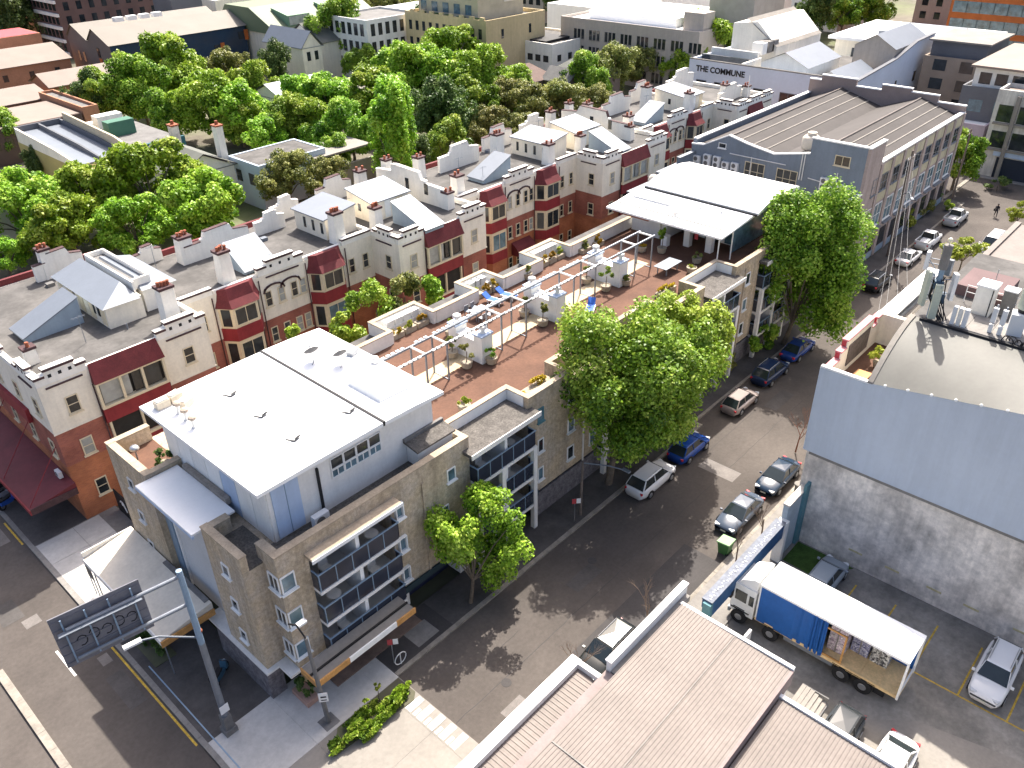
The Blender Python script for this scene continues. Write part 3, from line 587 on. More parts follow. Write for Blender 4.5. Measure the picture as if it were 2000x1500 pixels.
def potted(px, py, h, r, lab, m=LF_G, seed=1):
    p = at(px, py, ZF); t = thing('potted_tree', p, lab, 'potted plant', 'potted plants on the terrace')
    MB().lathe(p, [(.26, 0), (.36, .08), (.44, .5), (.46, .55), (.38, .55), (.36, .5)], 12).build('pot', POTC, t)
    MB().tube(p+Vector((0, 0, .5)), p+Vector((.05, 0, h)), .04, .03).build('stem', BARK, t); blob('leaves', (p.x, p.y, p.z+h+r*.4), (r, r, r*.8), 420, .16, m, t, seed, 9)
for i, a in enumerate(((912, 712, 1.3, .62, 'bushy potted tree left of the near vent stack', LF_O), (960, 704, .8, .45, 'small potted shrub right of the near vent stack', LF_G), (884, 692, 1.2, .5, 'potted tree behind the near vent stack', LF_O), (1060, 630, 1.3, .6, 'potted tree left of the middle vent stack', LF_O), (1100, 612, .6, .45, 'potted shrub right of the middle vent stack', LF_O), (1024, 612, 1.2, .5, 'potted tree behind the middle vent stack', LF_O),
    (1183, 562, 1.3, .6, 'potted tree left of the far vent stack', LF_G), (1222, 551, .5, .4, 'low potted shrub right of the far vent stack', LF_O), (1145, 548, 1.2, .4, 'slim potted tree behind the far vent stack', LF_O), (1292, 488, 1.6, .75, 'largest potted tree in front of the pavilion wall', LF_G), (1360, 508, .5, .5, 'potted shrub beside the pavilion columns', LF_O), (907, 798, .6, .5, 'lone pale potted plant by the street parapet', LF_YG), (856, 850, .5, .35, 'spiky potted plant in the corner by the penthouse', LF_YG), (1030, 538, .8, .4, 'potted plant beside the planter wall of the middle bay', LF_O), (1253, 486, .5, .35, 'yellow potted flowers beside the pavilion back wall', LF_Y), (1350, 527, .3, .5, 'round green shrub by the far terrace corner', LF_YG), (880, 650, 1.0, .4, 'potted tree with narrow leaves beside the pergola', LF_YG), (715, 682, .4, .35, 'small green plant beside the penthouse wall', LF_G))):
    potted(a[0], a[1]+6, a[2], a[3], a[4], a[5], 50+i)
def trough(x, y, L, lab, ax='x', seed=1, m=None):
    t = thing('planter_trough', (x, y, ZF), lab, 'planter', 'flower troughs on the terrace'); hx, hy = (L/2, .28) if ax == 'x' else (.28, L/2)
    k = MB(); k.prism([(x-hx, y-hy), (x+hx, y-hy), (x+hx, y+hy), (x-hx, y+hy)], ZF, ZF+.42); k.build('trough', POTC, t)
    blob('flowers', (x, y, ZF+.62), (hx*1.0, hy*1.35, .42), 620, .15, m or LF_Y, t, seed, 12)
names = ('near', 'middle', 'far')
for b, (xa, xb) in enumerate(((33.9, 37.7), (43.0, 45.8), (51.1, 54.6))):
    for i in range(3):
        x = xa+(xb-xa)*(i+.5)/3; trough(x, 43.9, (xb-xa)/3-.15, ('first', 'second', 'third')[i]+' flower trough from the penthouse in the '+names[b]+' planter bay', seed=80+b*3+i, m=(LF_Y, LF_YG, LF_Y)[(i+b) % 3])
    for i in range(4 if b != 1 else 3):
        x = xa+.3+(xb-xa-.4)*(i+.5)/4; k = MB(); k.rbox((x, 44.9, 10.35), (.7, .5, .5)); k.rbox((x, 44.9, 10.64), (.76, .56, .08))
        one(k, 'storage_box', FURN, ('first', 'second', 'third', 'fourth')[i]+' white storage box from the penthouse on the bench of the '+names[b]+' planter bay', 'box', 'white boxes on the planter benches')
for i, (x, y, L) in enumerate(((35.6, 31.0, 3.2), (57, 33.0, 0))):
    if L: trough(x, y, L, 'long yellow flower trough along the street parapet near the penthouse', seed=99)
trough(54.0, 32.5, 2.4, 'yellow flower trough along the street parapet behind the lime tree', seed=98); trough(58.6, 43.0, 1.2, 'orange flower trough beside the pavilion on the alley side', seed=97, m=LF_Y); trough(56.6, 43.0, 1.3, 'brown flower trough against the alley parapet next to the pavilion', seed=96, m=LF_O)
k = MB(); k.box(35.2, 38.0-.35, YS+.45, YS+.8, ZF, 10.2); one(k, 'white_bench', WHITE, 'white masonry bench along the street parapet beside the yellow trough', 'bench')
def lounger(x, y, rz, lab):
    t = thing('sun_lounger', (0, 0, 0), lab, 'sun lounger', 'blue sun loungers on the terrace')
    fm = mat('lounger_blue', (.02, .10, .42), .6, .1, 2)
    B(-.3, .3, -.95, .35, .30, .36).build('seat', fm, t); MB().rbox((0, .62, .52), (.6, .72, .06), 0, R(38)).build('backrest', fm, t)
    for sx in (-1, 1):
        B(sx*.33-.03, sx*.33+.03, -.98, .4, .28, .36).build('side_rail', FURN, t)
        for yy in (-.8, .3): B(sx*.3-.03, sx*.3+.03, yy-.03, yy+.03, 0, .3).build('leg', FURN, t)
    t.location = (x, y, ZF); t.rotation_euler = (0, 0, rz)
lounger(43.5, 42.3, R(10), 'blue lounger nearest the table by the middle planter bay'); lounger(44.9, 42.1, R(10), 'blue lounger farther from the table by the middle planter bay'); lounger(47.6, 35.4, R(-60), 'single blue lounger half hidden by the big street tree')
t = thing('patio_table', (40.9, 41.4, ZF), 'dark rectangular patio table on the terrace beside the loungers', 'table')
B(40.2, 41.7, 40.95, 41.85, ZF+.68, ZF+.73).build('table_top', POLE, t)
for x in (40.3, 41.6):
    for y in (41.05, 41.75): B(x-.03, x+.03, y-.03, y+.03, ZF, ZF+.68).build('leg', POLE, t)
for i, (x, y, r) in enumerate(((40.5, 40.6, 0), (41.3, 40.55, .2), (40.6, 42.25, 3.1), (41.4, 42.3, 3.3))):
    t = thing('patio_chair', (0, 0, 0), ('dark patio chair at the table corner nearest the penthouse, pergola side', 'dark patio chair at the table, pergola side, farther from the penthouse', 'dark patio chair at the table, parapet side, nearer the penthouse', 'dark patio chair at the table next to the blue loungers')[i], 'chair', 'patio chairs round the table')
    B(-.22, .22, -.22, .22, .4, .45).build('seat', POLE, t); B(-.22, .22, -.25, -.21, .45, .85).build('backrest', POLE, t)
    for a in (-.2, .2):
        for b in (-.2, .2): B(a-.02, a+.02, b-.02, b+.02, 0, .4).build('leg', POLE, t)
    t.location = (x, y, ZF); t.rotation_euler = (0, 0, r)
t = thing('ping_pong_table', (57.8, 34.9, ZF), 'pale table tennis table in front of the pavilion', 'table')
B(56.6, 59.1, 34.2, 35.5, ZF+.7, ZF+.75).build('table_top', ZINC, t)
for x in (57, 58.7):
    for y in (34.4, 35.3): B(x-.04, x+.04, y-.04, y+.04, ZF, ZF+.7).build('leg', POLE, t)
# ------------------------------------------------------------------ pavilion on the terrace
PV = thing('rooftop_pavilion', (67, 37.5, ZF), 'rooftop pavilion with curved white roof at the far end of the terrace', 'pavilion')
MB().pry([(60.8, 12.4), (60.8, 12.58), (62.4, 12.66), (66.5, 13.1), (66.5, 12.85)], 31.6, 43.85).build('lower_roof', WROOF, PV)
MB().pry([(66.35, 13.1), (66.35, 13.32), (67.6, 13.68), (69.2, 13.95), (71, 14.05), (72.6, 13.98), (74.3, 13.7), (74.3, 13.45), (71, 13.8)], 31.2, 43.3).build('upper_roof', WROOF, PV)
B(62.3, 62.4, 31.9, 43.5, 12.6, 12.70).build('roof_joint', BLACK, PV); B(66.2, 66.36, 31.3, 43.3, 13.05, 13.2).build('roof_joint', BLACK, PV)
wv = MB(); wv.box(64.0, 74.0, 39.0, 43.0, ZF, 13.0); wv.box(66.5, 74.0, 32.6, 39, ZF, 13.3); wv.build('wall', OFFW, PV)
for x, y in ((61.6, 32.2), (63.6, 32.0)): MB().tube((x, y, ZF), (x, y, 12.5), .06).build('post', WHITE, PV)
for y, wd in ((39.9, .7), (36.6, .6), (34.3, .6)): B(63.6, 64.2, y-wd/2, y+wd/2, ZF, 12.5).build('column', OFFW, PV)
B(66.3, 66.5, 34.8, 36.2, ZF, 11.8).build('door', DARKIN, PV); B(66.3, 66.5, 37, 38.8, ZF, 11.9).build('door', DARKIN, PV); B(66.44, 66.5, 32.7, 34.2, ZF+.1, 12.4).build('window', GLASSB, PV)
B(64.5, 71, 32.4, 32.56, ZF+.2, 12.2).build('window', GLASSB, PV)
for i in range(5): B(61.6+.45*i, 61.85+.45*i, 39.6, 42.4, 11.9, 11.98).build('timber_slat', mat('red_timber', (.33, .13, .09), .8), PV)
MB().tube((61.7, 36.8, 13.0), (61.7, 36.8, 13.5), .22, .3, 12).build('roof_vent', WHITE, PV)
for x, y in ((64.5, 36), (65.2, 34.2), (63.4, 38.3)): MB().tube((x, y, 12.8), (x, y, 13.35), .06).build('vent_pipe', POLE, PV)
MB().lathe((68.2, 43.6, 12.9), [(.5, 0), (.55, .5), (.35, .85), (.1, .95)], 14).build('water_tank', mat('beige_tank', (.62, .56, .47), .6), PV, True)
MB().tube((68.4, 43.6, 12.6), (73.4, 43.4, 13.4), .35, .35, 10).build('duct', CONCD, PV)
k = thing('white_cabinet', (62.6, 38.2, ZF), 'white cabinet against the pavilion column', 'cabinet'); B(62.3, 62.9, 37.9, 38.5, ZF, ZF+1).build('box', FURN, k); B(62.28, 62.92, 37.88, 38.52, ZF+1, ZF+1.05).build('top', FURN, k)
# fire hose box on the wall
B(63.55, 63.6, 35.4, 35.75, 10.6, 11.2).build('fire_hose_box', REDL, PV)
# balcony furniture
for i, (x, z, kind) in enumerate(((17.0, 7.25, 0), (20.2, 7.25, 1), (17.2, 4.8, 1), (20.1, 4.8, 0), (17.5, 2.35, 0), (29.2, 7.25, 0), (31.8, 7.25, 1), (29.3, 4.8, 1), (31.9, 4.8, 0), (31.5, 2.35, 1))):
    lv = {7.25: 'top', 4.8: 'middle', 2.35: 'lowest'}[z]; sd_ = 'left' if x in (17.0, 17.2, 17.5, 29.2, 29.3) else 'right'; by = 'corner balcony stack' if x < 25 else 'white-columned balcony stack'
    if kind:
        t = thing('balcony_table', (x, 29.9, z), 'round table on the '+sd_+' '+lv+' balcony of the '+by, 'table', 'balcony furniture'); MB().tube((x, 29.9, z), (x, 29.9, z+.7), .04).build('stand', POLE, t); MB().tube((x, 29.9, z+.7), (x, 29.9, z+.74), .42, .42, 14).build('table_top', CREAMW, t)
    else:
        t = thing('balcony_chair', (x, 29.9, z), 'pale chair on the '+sd_+' '+lv+' balcony of the '+by, 'chair', 'balcony furniture'); B(x-.3, x+.3, 29.6, 30.2, z+.35, z+.45).build('seat', CREAMW, t); B(x-.3, x+.3, 30.15, 30.25, z+.45, z+.95).build('backrest', CREAMW, t)
        for a in (-.26, .26):
            for b in (29.65, 30.15): B(x+a-.03, x+a+.03, b-.03, b+.03, z, z+.35).build('leg', POLE, t)
# ------------------------------------------------------------------ row of brick-and-cream flats behind the alley
ZR, ZB = 11.5, 7.7
def prot(mb, side, plane, u0, u1, d0, d1, z0, z1):
    s = -1 if side in 'SW' else 1; lo, hi = sorted((plane+s*d0, plane+s*d1))
    return mb.box(u0, u1, lo, hi, z0, z1) if side in 'SN' else mb.box(lo, hi, u0, u1, z0, z1)
def tower_top(t, side, plane, a0, a1, inward=.35, low=.5):
    L = a1-a0; k = MB(); prot(k, side, plane, a0, a1, -inward, 0, ZR-.05, ZR+low); prot(k, side, plane, a0+L*.2, a1-L*.2, -inward+.01, -.005, ZR+low, ZR+low+.42); k.build('parapet', CREAMW, t)
    for u0, u1, z in ((a0-.06, a0+L*.2-.01, ZR+low), (a1-L*.2+.01, a1+.06, ZR+low), (a0+L*.2-.03, a1-L*.2+.03, ZR+low+.42)):
        c = MB(); prot(c, side, plane, u0, u1, -inward-.04, .1, z, z+.17); o = c.build('coping', DKTRIM, t); c = MB(); prot(c, side, plane, u0-.01, u1+.01, -inward-.05, .09, z+.17, z+.22); c.build('coping_top', CREAMW, o)
    for i in range(3):
        u = a0+L*(.3+.2*i); h = MB(); prot(h, side, plane, u-.11, u+.11, -.01, .012, ZR+low-.12, ZR+low+.12); h.build('vent_hole', BLACK, t)
    s = MB(); prot(s, side, plane, a0+L*.15, a1-L*.12, -.01, .09, ZR-.35, ZR-.24); s.build('string_course', DKTRIM, t)
def veranda(t, x0, x1, y, side='S'):
    # tiled hood, recessed opening, red band, lower opening
    d = .55; k = MB()
    if side == 'S': k.add([(x0-.15,y-d,10.35),(x1+.15,y-d,10.35),(x1+.15,y+.05,10.35),(x0-.15,y+.05,10.35),(x0-.1,y-.28,11.0),(x1+.1,y-.28,11.0),(x0-.05,y+.02,11.75),(x1+.05,y+.02,11.75),(x1+.05,y+.05,11.75),(x0-.05,y+.05,11.75)], [(0,3,2,1),(0,1,5,4),(4,5,7,6),(6,7,8,9),(0,4,6,9,3),(1,2,8,7,5)])
    k.build('tiled_hood', MAROON, t)
    B(x0, x1, y-.012, y+.02, 8.45, 10.3).build('veranda_opening', DARKIN, t)
    n = 3
    for i in range(n+1):
        u = x0+(x1-x0)*i/n; B(u-.09, u+.09, y-.4, y-.2, 8.4, 10.35).build('veranda_post', TRIM, t)
    B(x0-.1, x1+.1, y-.42, y-.013, 8.22, 8.42).build('veranda_sill', TRIM, t); B(x0-.1, x1+.1, y-.38, y-.016, 10.15, 10.34).build('veranda_head', TRIM, t)
    for i in range(2):
        u0 = x0+.2+(x1-x0-.3)*i/2; B(u0, u0+(x1-x0)/2-.35, y-.19, y-.15, 8.5, 10.1).build('veranda_glazing', random.choice((GLASS, GLASSG)), t)
    B(x0-.08, x1+.08, y-.3, y+.0, 7.05, 8.2).build('red_apron', REDP, t)
    B(x0+.1, x1-.1, y-.02, y+.01, 5.0, 7.0).build('lower_opening', DARKIN, t)
    for i in range(3): u = x0+.15+(x1-x0-.3)*i/2; B(u-.08, u+.08, y-.2, y-.02, 4.95, 7.05).build('veranda_post', TRIM, t)
    B(x0, x1, y-.25, y-.02, 4.75, 4.95).build('veranda_sill', TRIM, t); B(x0, x1, y-.22, y, 3.7, 4.75).build('red_apron', REDP, t)
def bay(t, x0, x1, y):
    c = .75; d = 1.0; P0 = [(x0, y+.02), (x0+c, y-d), (x1-c, y-d), (x1, y+.02)]
    def grow(g): return [(x0-g, y+.02), (x0+c-g*.6, y-d-g), (x1-c+g*.6, y-d-g), (x1+g, y+.02)]
    MB().prism(P0, 8.35, 10.2).prism(P0, 4.9, 7.2).build('bay_wall', TRIM, t); MB().prism(P0, .1, 3.8).build('bay_base', BRICK, t)
    MB().prism(grow(.06), 7.2, 8.35).build('red_apron', REDP, t); MB().prism(grow(.05), 3.8, 4.9).build('red_apron', REDP, t)
    a = grow(.2); b = [(x0+.25, y+.02), (x0+c+.1, y-.35), (x1-c-.1, y-.35), (x1-.25, y+.02)]; m_ = [(p[0]*.5+q[0]*.5, p[1]*.42+q[1]*.58) for p, q in zip(a, b)]
    k = MB().add([(*p, 10.2) for p in a]+[(*p, 10.75) for p in m_]+[(*p, 11.65) for p in b], [(3,2,1,0),(0,1,5,4),(1,2,6,5),(2,3,7,6),(4,5,9,8),(5,6,10,9),(6,7,11,10),(8,9,10,11),(0,4,8,11,7,3)]); k.build('tiled_hood', MAROON, t)
    for z in (8.55, 5.1):
        h = 1.5 if z > 8 else 1.85
        window(t, 'S', y-d, x0+c+.12, x1-c-.12, z, z+h, random.choice((GLASS, GLASS, GLASSB)), TRIM, False, 1, 0, .08, .05)
        for s, (pa, pb) in ((-1, (P0[0], P0[1])), (1, (P0[3], P0[2]))):
            mx, my = (pa[0]+pb[0])/2, (pa[1]+pb[1])/2; ang = math.atan2(pb[1]-pa[1], pb[0]-pa[0]); nrm = Vector((math.sin(ang), -math.cos(ang), 0)); 
            if nrm.y > 0: nrm = -nrm
            MB().rbox((mx+nrm.x*.02, my+nrm.y*.02, z+h/2), (.75, .05, h), ang).build('side_pane', GLASS, t)
def chimney(t, x, y, zt, w=.9, d=.9, pots=3, z0=ZR-.1):
    if x > 44: zt -= .55
    c = MB(); c.add([(x-w*.6,y-d*.6,z0),(x+w*.6,y-d*.6,z0),(x+w*.6,y+d*.6,z0),(x-w*.6,y+d*.6,z0),(x-w/2,y-d/2,zt),(x+w/2,y-d/2,zt),(x+w/2,y+d/2,zt),(x-w/2,y+d/2,zt)], [(3,2,1,0),(4,5,6,7),(0,1,5,4),(1,2,6,5),(2,3,7,6),(3,0,4,7)]); o = c.build('chimney', CREAMW, t)
    B(x-w/2-.1, x+w/2+.1, y-d/2-.1, y+d/2+.1, zt, zt+.2).build('chimney_cap', DKTRIM, o)
    for i in range(pots): MB().lathe((x-w*.35+w*.7*i/max(1, pots-1) if pots > 1 else x, y+random.uniform(-.15, .15), zt+.2), [(.15, 0), (.12, .08), (.12, .26), (.15, .3), (.12, .36)], 8).build('chimney_pot', TERRA, o)
def wedge(t, x0, x1, y0, y1, hi, low=.35, toward='-x', z=ZR):
    # lean-to roof light: toward says which side is the low one
    if toward == '-x': k = MB().pry([(x0, z), (x1, z), (x1, z+hi), (x0, z+low)], y0, y1); r_ = MB().pry([(x0-.15, z+low-.02), (x1+.05, z+hi+.06), (x1+.05, z+hi+.14), (x0-.15, z+low+.07)], y0-.1, y1+.1)
    else: k = MB().prx([(y0, z), (y1, z), (y1, z+hi), (y0, z+low)], x0, x1); r_ = MB().prx([(y0-.15, z+low-.02), (y1+.05, z+hi+.06), (y1+.05, z+hi+.14), (y0-.15, z+low+.07)], x0-.1, x1+.1)
    o = k.build('roof_light', BLUEG, t); r_.build('roof_light_sheet', ZINC, o)
def penthouse(t, x0, x1, y0, y1, h=1.9, rise=.7, ax='y', wood=True):
    # small timber roof house with a low metal roof falling towards -Y / -X
    w_ = MB(); z = ZR
    if ax == 'y': w_.prx([(y0, z), (y1, z), (y1, z+h+rise), (y0, z+h)], x0, x1); r_ = MB().prx([(y0-.25, z+h-.02), (y1+.1, z+h+rise+.06), (y1+.1, z+h+rise+.16), (y0-.25, z+h+.08)], x0-.15, x1+.15)
    else: w_.pry([(x0, z), (x1, z), (x1, z+h+rise), (x0, z+h)], y0, y1); r_ = MB().pry([(x0-.25, z+h-.02), (x1+.1, z+h+rise+.06), (x1+.1, z+h+rise+.16), (x0-.25, z+h+.08)], y0-.15, y1+.15)
    o = w_.build('roof_house', CREAM, t); r_.build('metal_roof', ZINC, o)
    n = int((x1-x0)/.75)
    for i in range(n):
        u = x0+.05+(x1-x0-.1)*i/n
        if ax == 'y': B(u+.03, u+(x1-x0)/n-.03, y0-.04, y0, z+.1, z+h-.12).build('board', WHITE if i == 2 else CREAM if i % 2 else TRIM, o)
    if ax == 'y': B(x0-.03, x0, (y0+y1)/2-.2, (y0+y1)/2+.2, z+.8, z+1.5).build('small_window', GLASS, o)
    else:
        for i in range(int((y1-y0)/1.3)): B(x0-.03, x0, y0+.4+i*1.3, y0+.75+i*1.3, z+.5, z+1.5).build('small_window', GLASS, o)
def stepwall(t, x0, x1, y, h, ax='x', th=.35, z=ZR):
    k = MB(); L = x1-x0; j = random.uniform(-.05, .05); rise = [0, .25, .26, .31+j, .34+j, .70, .74+j, .76, 1]; hh = [.62, .64, .72, .74, .96, 1.0, .97, .74, .66]
    poly = [(x0, z-.05), (x1, z-.05)]+[(x0+L*f, z+h*q) for f, q in list(zip(rise, hh))[::-1]]
    if ax == 'x': k.pry(poly, y, y+th)
    else: k.prx(poly, y, y+th)
    o = k.build('shaped_wall', CREAMW, t); tp = MB()
    for (a0, b0), (a1, b1) in zip(poly[2:], poly[3:]):
        if abs(a0-a1) > .3:
            q = [(a1, b1), (a0, b0), (a0, b0+.07), (a1, b1+.07)]
            if ax == 'x': tp.pry(q, y-.05, y+th+.05)
            else: tp.prx(q, y-.05, y+th+.05)
    tp.build('wall_capping', DKTRIM if random.random() < .35 else CREAMW, o)['kind'] = 'stuff'
def wing(x0, x1, lab, yB=68.5, front_w=False):
    yF = 54.0; t = thing('brick_flats', ((x0+x1)/2, 60, 0), lab, 'building', 'brick and cream flats behind the alley')
    B(x0, x1, yF, yB, 0, 4.9).build('brick_wall', BRICK, t); B(x0, x1, yF, yB, 4.9, ZB).build('painted_brick_wall', BRICKP, t); B(x0-.04, x1+.04, yF-.04, yB+.04, ZB, ZR-.06).build('cream_wall', CREAM, t)
    B(x0+.3, x1-.3, yF+.3, yB-.3, ZR-.06, ZR).build('roof_membrane', ROOFG, t)
    aL, aR = x0+(x1-x0)*.27, x1-(x1-x0)*.31
    tower_top(t, 'S', yF-.04, x0-.04, aL); tower_top(t, 'S', yF-.04, aR, x1+.04)
    B(x0-.04, x0+.3, yF+.4, yB, ZR-.06, ZR+.32).build('parapet', CREAMW, t); B(x1-.3, x1+.04, yF+.4, yB, ZR-.06, ZR+.45).build('parapet', CREAMW, t)
    B(aL, aR, yF+.0, yF+.25, ZR-.06, ZR+.2).build('parapet', CREAMW, t)
    veranda(t, aL+.15, aR-.15, yF-.04)
    for a0, a1 in ((x0, aL), (aR, x1)):
        c = (a0+a1)/2+.1
        window(t, 'S', yF-.04, c-.42, c+.42, 8.75, 10.1, random.choice((GLASS, GLASSG)), TRIM, True, 0, 1)
        window(t, 'S', yF, c-.42, c+.42, 5.2, 6.6, random.choice((GLASS, GLASSG)), TRIM, True, 0, 1); window(t, 'S', yF, c-.42, c+.42, 1.6, 3.0, GLASS, TRIM, True, 0, 1)
    for u in (aL, aR): MB().tube((u, yF-.14, .2), (u, yF-.14, 10.3), .05, .05, 6).build('downpipe', DKTRIM, t)
    B(x0-.08, x1+.08, yF-.09, yF-.041, ZB-.05, ZB+.05).build('string_course', CREAM, t)
    B(x0, x1, yB, yB+.3, ZR-.06, ZR+.45).build('rear_parapet', MAROON, t)
    tower_top(t, 'W', x0-.045, yF+.45, yF+3.4)
    window(t, 'W', x0-.04, yF+1.1, yF+1.9, 8.75, 10.1, GLASS, TRIM, True, 0, 1); window(t, 'W', x0, yF+1.1, yF+1.9, 5.2, 6.6, GLASS, TRIM, True, 0, 1)
    return t
def court(x0, x1, lab, yB=68):
    y = 57.8; t = thing('brick_flats', ((x0+x1)/2, 64, 0), lab, 'building', 'brick and cream flats behind the alley'); L = x1-x0; s = L/19.2
    B(x0+.05, x1-.05, y, yB, 0, 4.9).build('brick_wall', BRICK, t); B(x0+.05, x1-.05, y, yB, 4.9, ZB-.3).build('painted_brick_wall', BRICKP, t); B(x0+.05, x1-.05, y-.04, yB, ZB-.3, ZR-.06).build('cream_wall', CREAM, t); B(x0+.05, x1-.05, y+.3, yB-.3, ZR-.06, ZR-.004).build('roof_membrane', ROOFG, t)
    bay(t, x0+3.0*s, x0+6.8*s, y-.04); bay(t, x0+11.9*s, x0+15.7*s, y-.04)
    tower_top(t, 'S', y-.04, x0+7.1*s, x0+11.6*s, low=.55)
    for a, b in ((x0+.06, x0+2.9*s), (x0+15.8*s, x1-.06)):
        B(a, b, y-.04, y+.28, ZR-.06, ZR+.38).build('parapet', CREAMW, t); o = B(a, b, y-.12, y+.32, ZR+.38, ZR+.52).build('coping', DKTRIM, t); B(a, b, y-.1, y+.3, ZR+.52, ZR+.57).build('coping_top', CREAMW, o)
    for a, b in ((x0+3.0*s, x0+7*s), (x0+11.7*s, x0+15.7*s)): B(a, b, y, y+.25, ZR-.06, ZR+.2).build('parapet', CREAMW, t)
    for u in (x0+1.6*s, x0+7.7*s, x0+9.0*s, x0+10.3*s, x0+11.2*s, x0+16.6*s, x0+18.2*s):
        window(t, 'S', y-.04, u-.33, u+.33, 8.6, 10.0, random.choice((GLASS, GLASS, GLASSG)), TRIM, True, 0, 1)
        window(t, 'S', y, u-.33, u+.33, 5.2, 6.6, random.choice((GLASS, GLASSG)), TRIM, True, 0, 1); window(t, 'S', y, u-.33, u+.33, 1.6, 3.0, GLASS, TRIM, True, 0, 1)
    k = MB()
    for u in (x0+8.35*s, x0+10.0*s):
        for i in range(7):
            a0 = math.pi*i/7; a1 = math.pi*(i+1)/7; k.rbox((u+.95*math.cos((a0+a1)/2), y-.1, 9.95+.5*math.sin((a0+a1)/2)), (.46, .1, .14), 0, 0, -(math.atan2(.5*(math.sin(a1)-math.sin(a0)), .95*(math.cos(a1)-math.cos(a0)))))
    k.build('arched_label_mould', DKTRIM, t)
    for u in (x0+2.7*s, x0+7.0*s, x0+11.7*s, x0+16*s): MB().tube((u, y-.14, .2), (u, y-.14, 11.2), .05, .05, 6).build('downpipe', DKTRIM, t)
    B(x0+8.0*s, x0+10.8*s, y-1.3, y, 3.2, 3.35).build('porch_roof', MAROON, t); MB().prx([(y-1.4, 3.2), (y-.02, 3.2), (y-.02, 4.6), (y-.7, 4.2)], x0+7.9*s, x0+10.9*s).build('porch_hood', MAROON, t)
    B(x0, x1, yB, yB+.3, ZR-.06, ZR+.45).build('rear_parapet', MAROON, t)
    return t
w1 = wing(12.42, 24.6, 'end block of the flats at the main street with maroon hood and roof light', yB=72.5, front_w=True)
c1 = court(24.6, 43.7, 'set-back part of the flats behind the penthouse with two maroon-hooded bays')
w2 = wing(43.7, 54.8, 'projecting block of the flats above the leafy alley shrubs')
c2 = court(54.8, 73.9, 'set-back part of the flats facing the middle of the roof terrace')
w3 = wing(73.9, 86.6, 'projecting block of the flats next to the curved pavilion roof')
c3 = court(86.6, 104, 'set-back part of the flats behind the grey warehouse parapet')
w4 = wing(104, 113.5, 'farthest block of the flats next to the white-blue building')
# main street front of the end block
for y in (58.5, 62, 65.5, 69): window(w1, 'W', 12.38, y, y+.8, 8.75, 10.1, GLASS, TRIM, True, 0, 1); window(w1, 'W', 12.42, y, y+.8, 5.2, 6.6, GLASS, TRIM, True, 0, 1)
tower_top(w1, 'W', 12.38, 60.2, 64.2); B(12.1, 12.38, 58.0, 70, 7.0, 8.1).build('red_apron', REDP, w1)
ra = thing('street_awning', (10.6, 62, 3.4), 'dark maroon awning over the footpath along the brick flats', 'awning')
MB().add([(9.2,53.4,3.35),(12.4,53.4,3.9),(12.4,75,3.9),(9.2,75,3.35),(9.2,53.4,3.2),(12.4,53.4,3.2),(12.4,75,3.2),(9.2,75,3.2)], [(0,1,2,3),(7,6,5,4),(4,5,1,0),(5,6,2,1),(6,7,3,2),(7,4,0,3)]).build('awning_deck', mat('maroon_sheet', (.13, .022, .028), .6, .2, .5, .1, 3), ra)
B(9.12, 9.2, 53.3, 75, 3.05, 3.42).build('awning_fascia', REDP, ra); B(9.2, 12.38, 53.3, 53.4, 3.0, 3.5).build('awning_fascia', DKTRIM, ra)
for y in (53.8, 58.5, 63): MB().tube((9.35, y, 3.4), (12.3, y+.6, 6.6), .03).build('tie_rod', REDP, ra)
acunit((12.0, 55.0, 3.86), 'W', 'small white air conditioner standing on the maroon awning', .8)
# roof furniture, repeating along the row
wedge(w1, 14.4, 18.6, 60.8, 63.2, 2.0); wedge(c1, 31.2, 34.2, 58.9, 61.6, 2.0, .2, '-y'); wedge(w2, 46.9, 49.2, 53.9, 58.4, 2.0, .35, '-y'); wedge(c2, 60.4, 64.6, 59.5, 61.8, 2.0); wedge(w3, 77.2, 79.6, 54.4, 58.6, 2.0, .35, '-y'); wedge(c3, 89.6, 93.8, 59.2, 61.4, 2.0)
o = MB().box(19.4, 22.2, 58.2, 66.8, ZR, ZR+1.75).build('roof_house', CREAM, w1); MB().add([(19.15,58.0,13.2),(22.0,57.9,13.2),(22.0,67,13.55),(19.15,67,13.2),(21.7,60.2,13.95),(21.7,67,13.95)], [(0,1,4),(0,4,5,3),(1,2,5,4),(2,3,5),(0,3,2,1)]).build('metal_roof', ZINC, o)
for i in range(9): B(19.36, 19.4, 58.5+i*.9, 59.2+i*.9, ZR+.15, ZR+1.6).build('board', (TRIM, CREAM)[i % 2], o)
for y in (59.3, 60, 63.4): B(19.33, 19.4, y, y+.3, ZR+.7, ZR+1.5).build('small_window', GLASS, o)
o = MB().box(22.6, 25.0, 58.8, 66.0, ZR, ZR+1.8).build('roof_house', CREAMW, w1); MB().add([(22.5,58.6,13.35),(25.3,58.6,13.25),(25.3,66.2,13.25),(22.5,66.2,13.35),(22.9,60.4,13.9),(22.9,66.2,13.9)], [(0,1,4),(1,2,5,4),(2,3,5),(0,4,5,3),(0,3,2,1)]).build('metal_roof', ZINC, o)
lw = MB(); 
for a in ((22.05, 22.2, 58.9, 67), (23.5, 23.65, 59.3, 67), (22.2, 23.5, 66.85, 67), (22.2, 23.5, 59.3, 59.45)): lw.box(a[0], a[1], a[2], a[3], 13.3, 14.15)
lw.build('light_well', CREAMW, w1); B(22.2, 23.5, 59.45, 66.85, 13.3, 13.75).build('light_well_floor', ROOFD, w1)
chimney(w1, 22.9, 55.6, 14.4, 1.0, .9, 4); chimney(w1, 13.6, 57.6, 12.6, .7, .6, 1); stepwall(w1, 19.2, 23.2, 70.8, 2.2); chimney(w1, 20.4, 71.2, 13.9, .8, .8, 3)
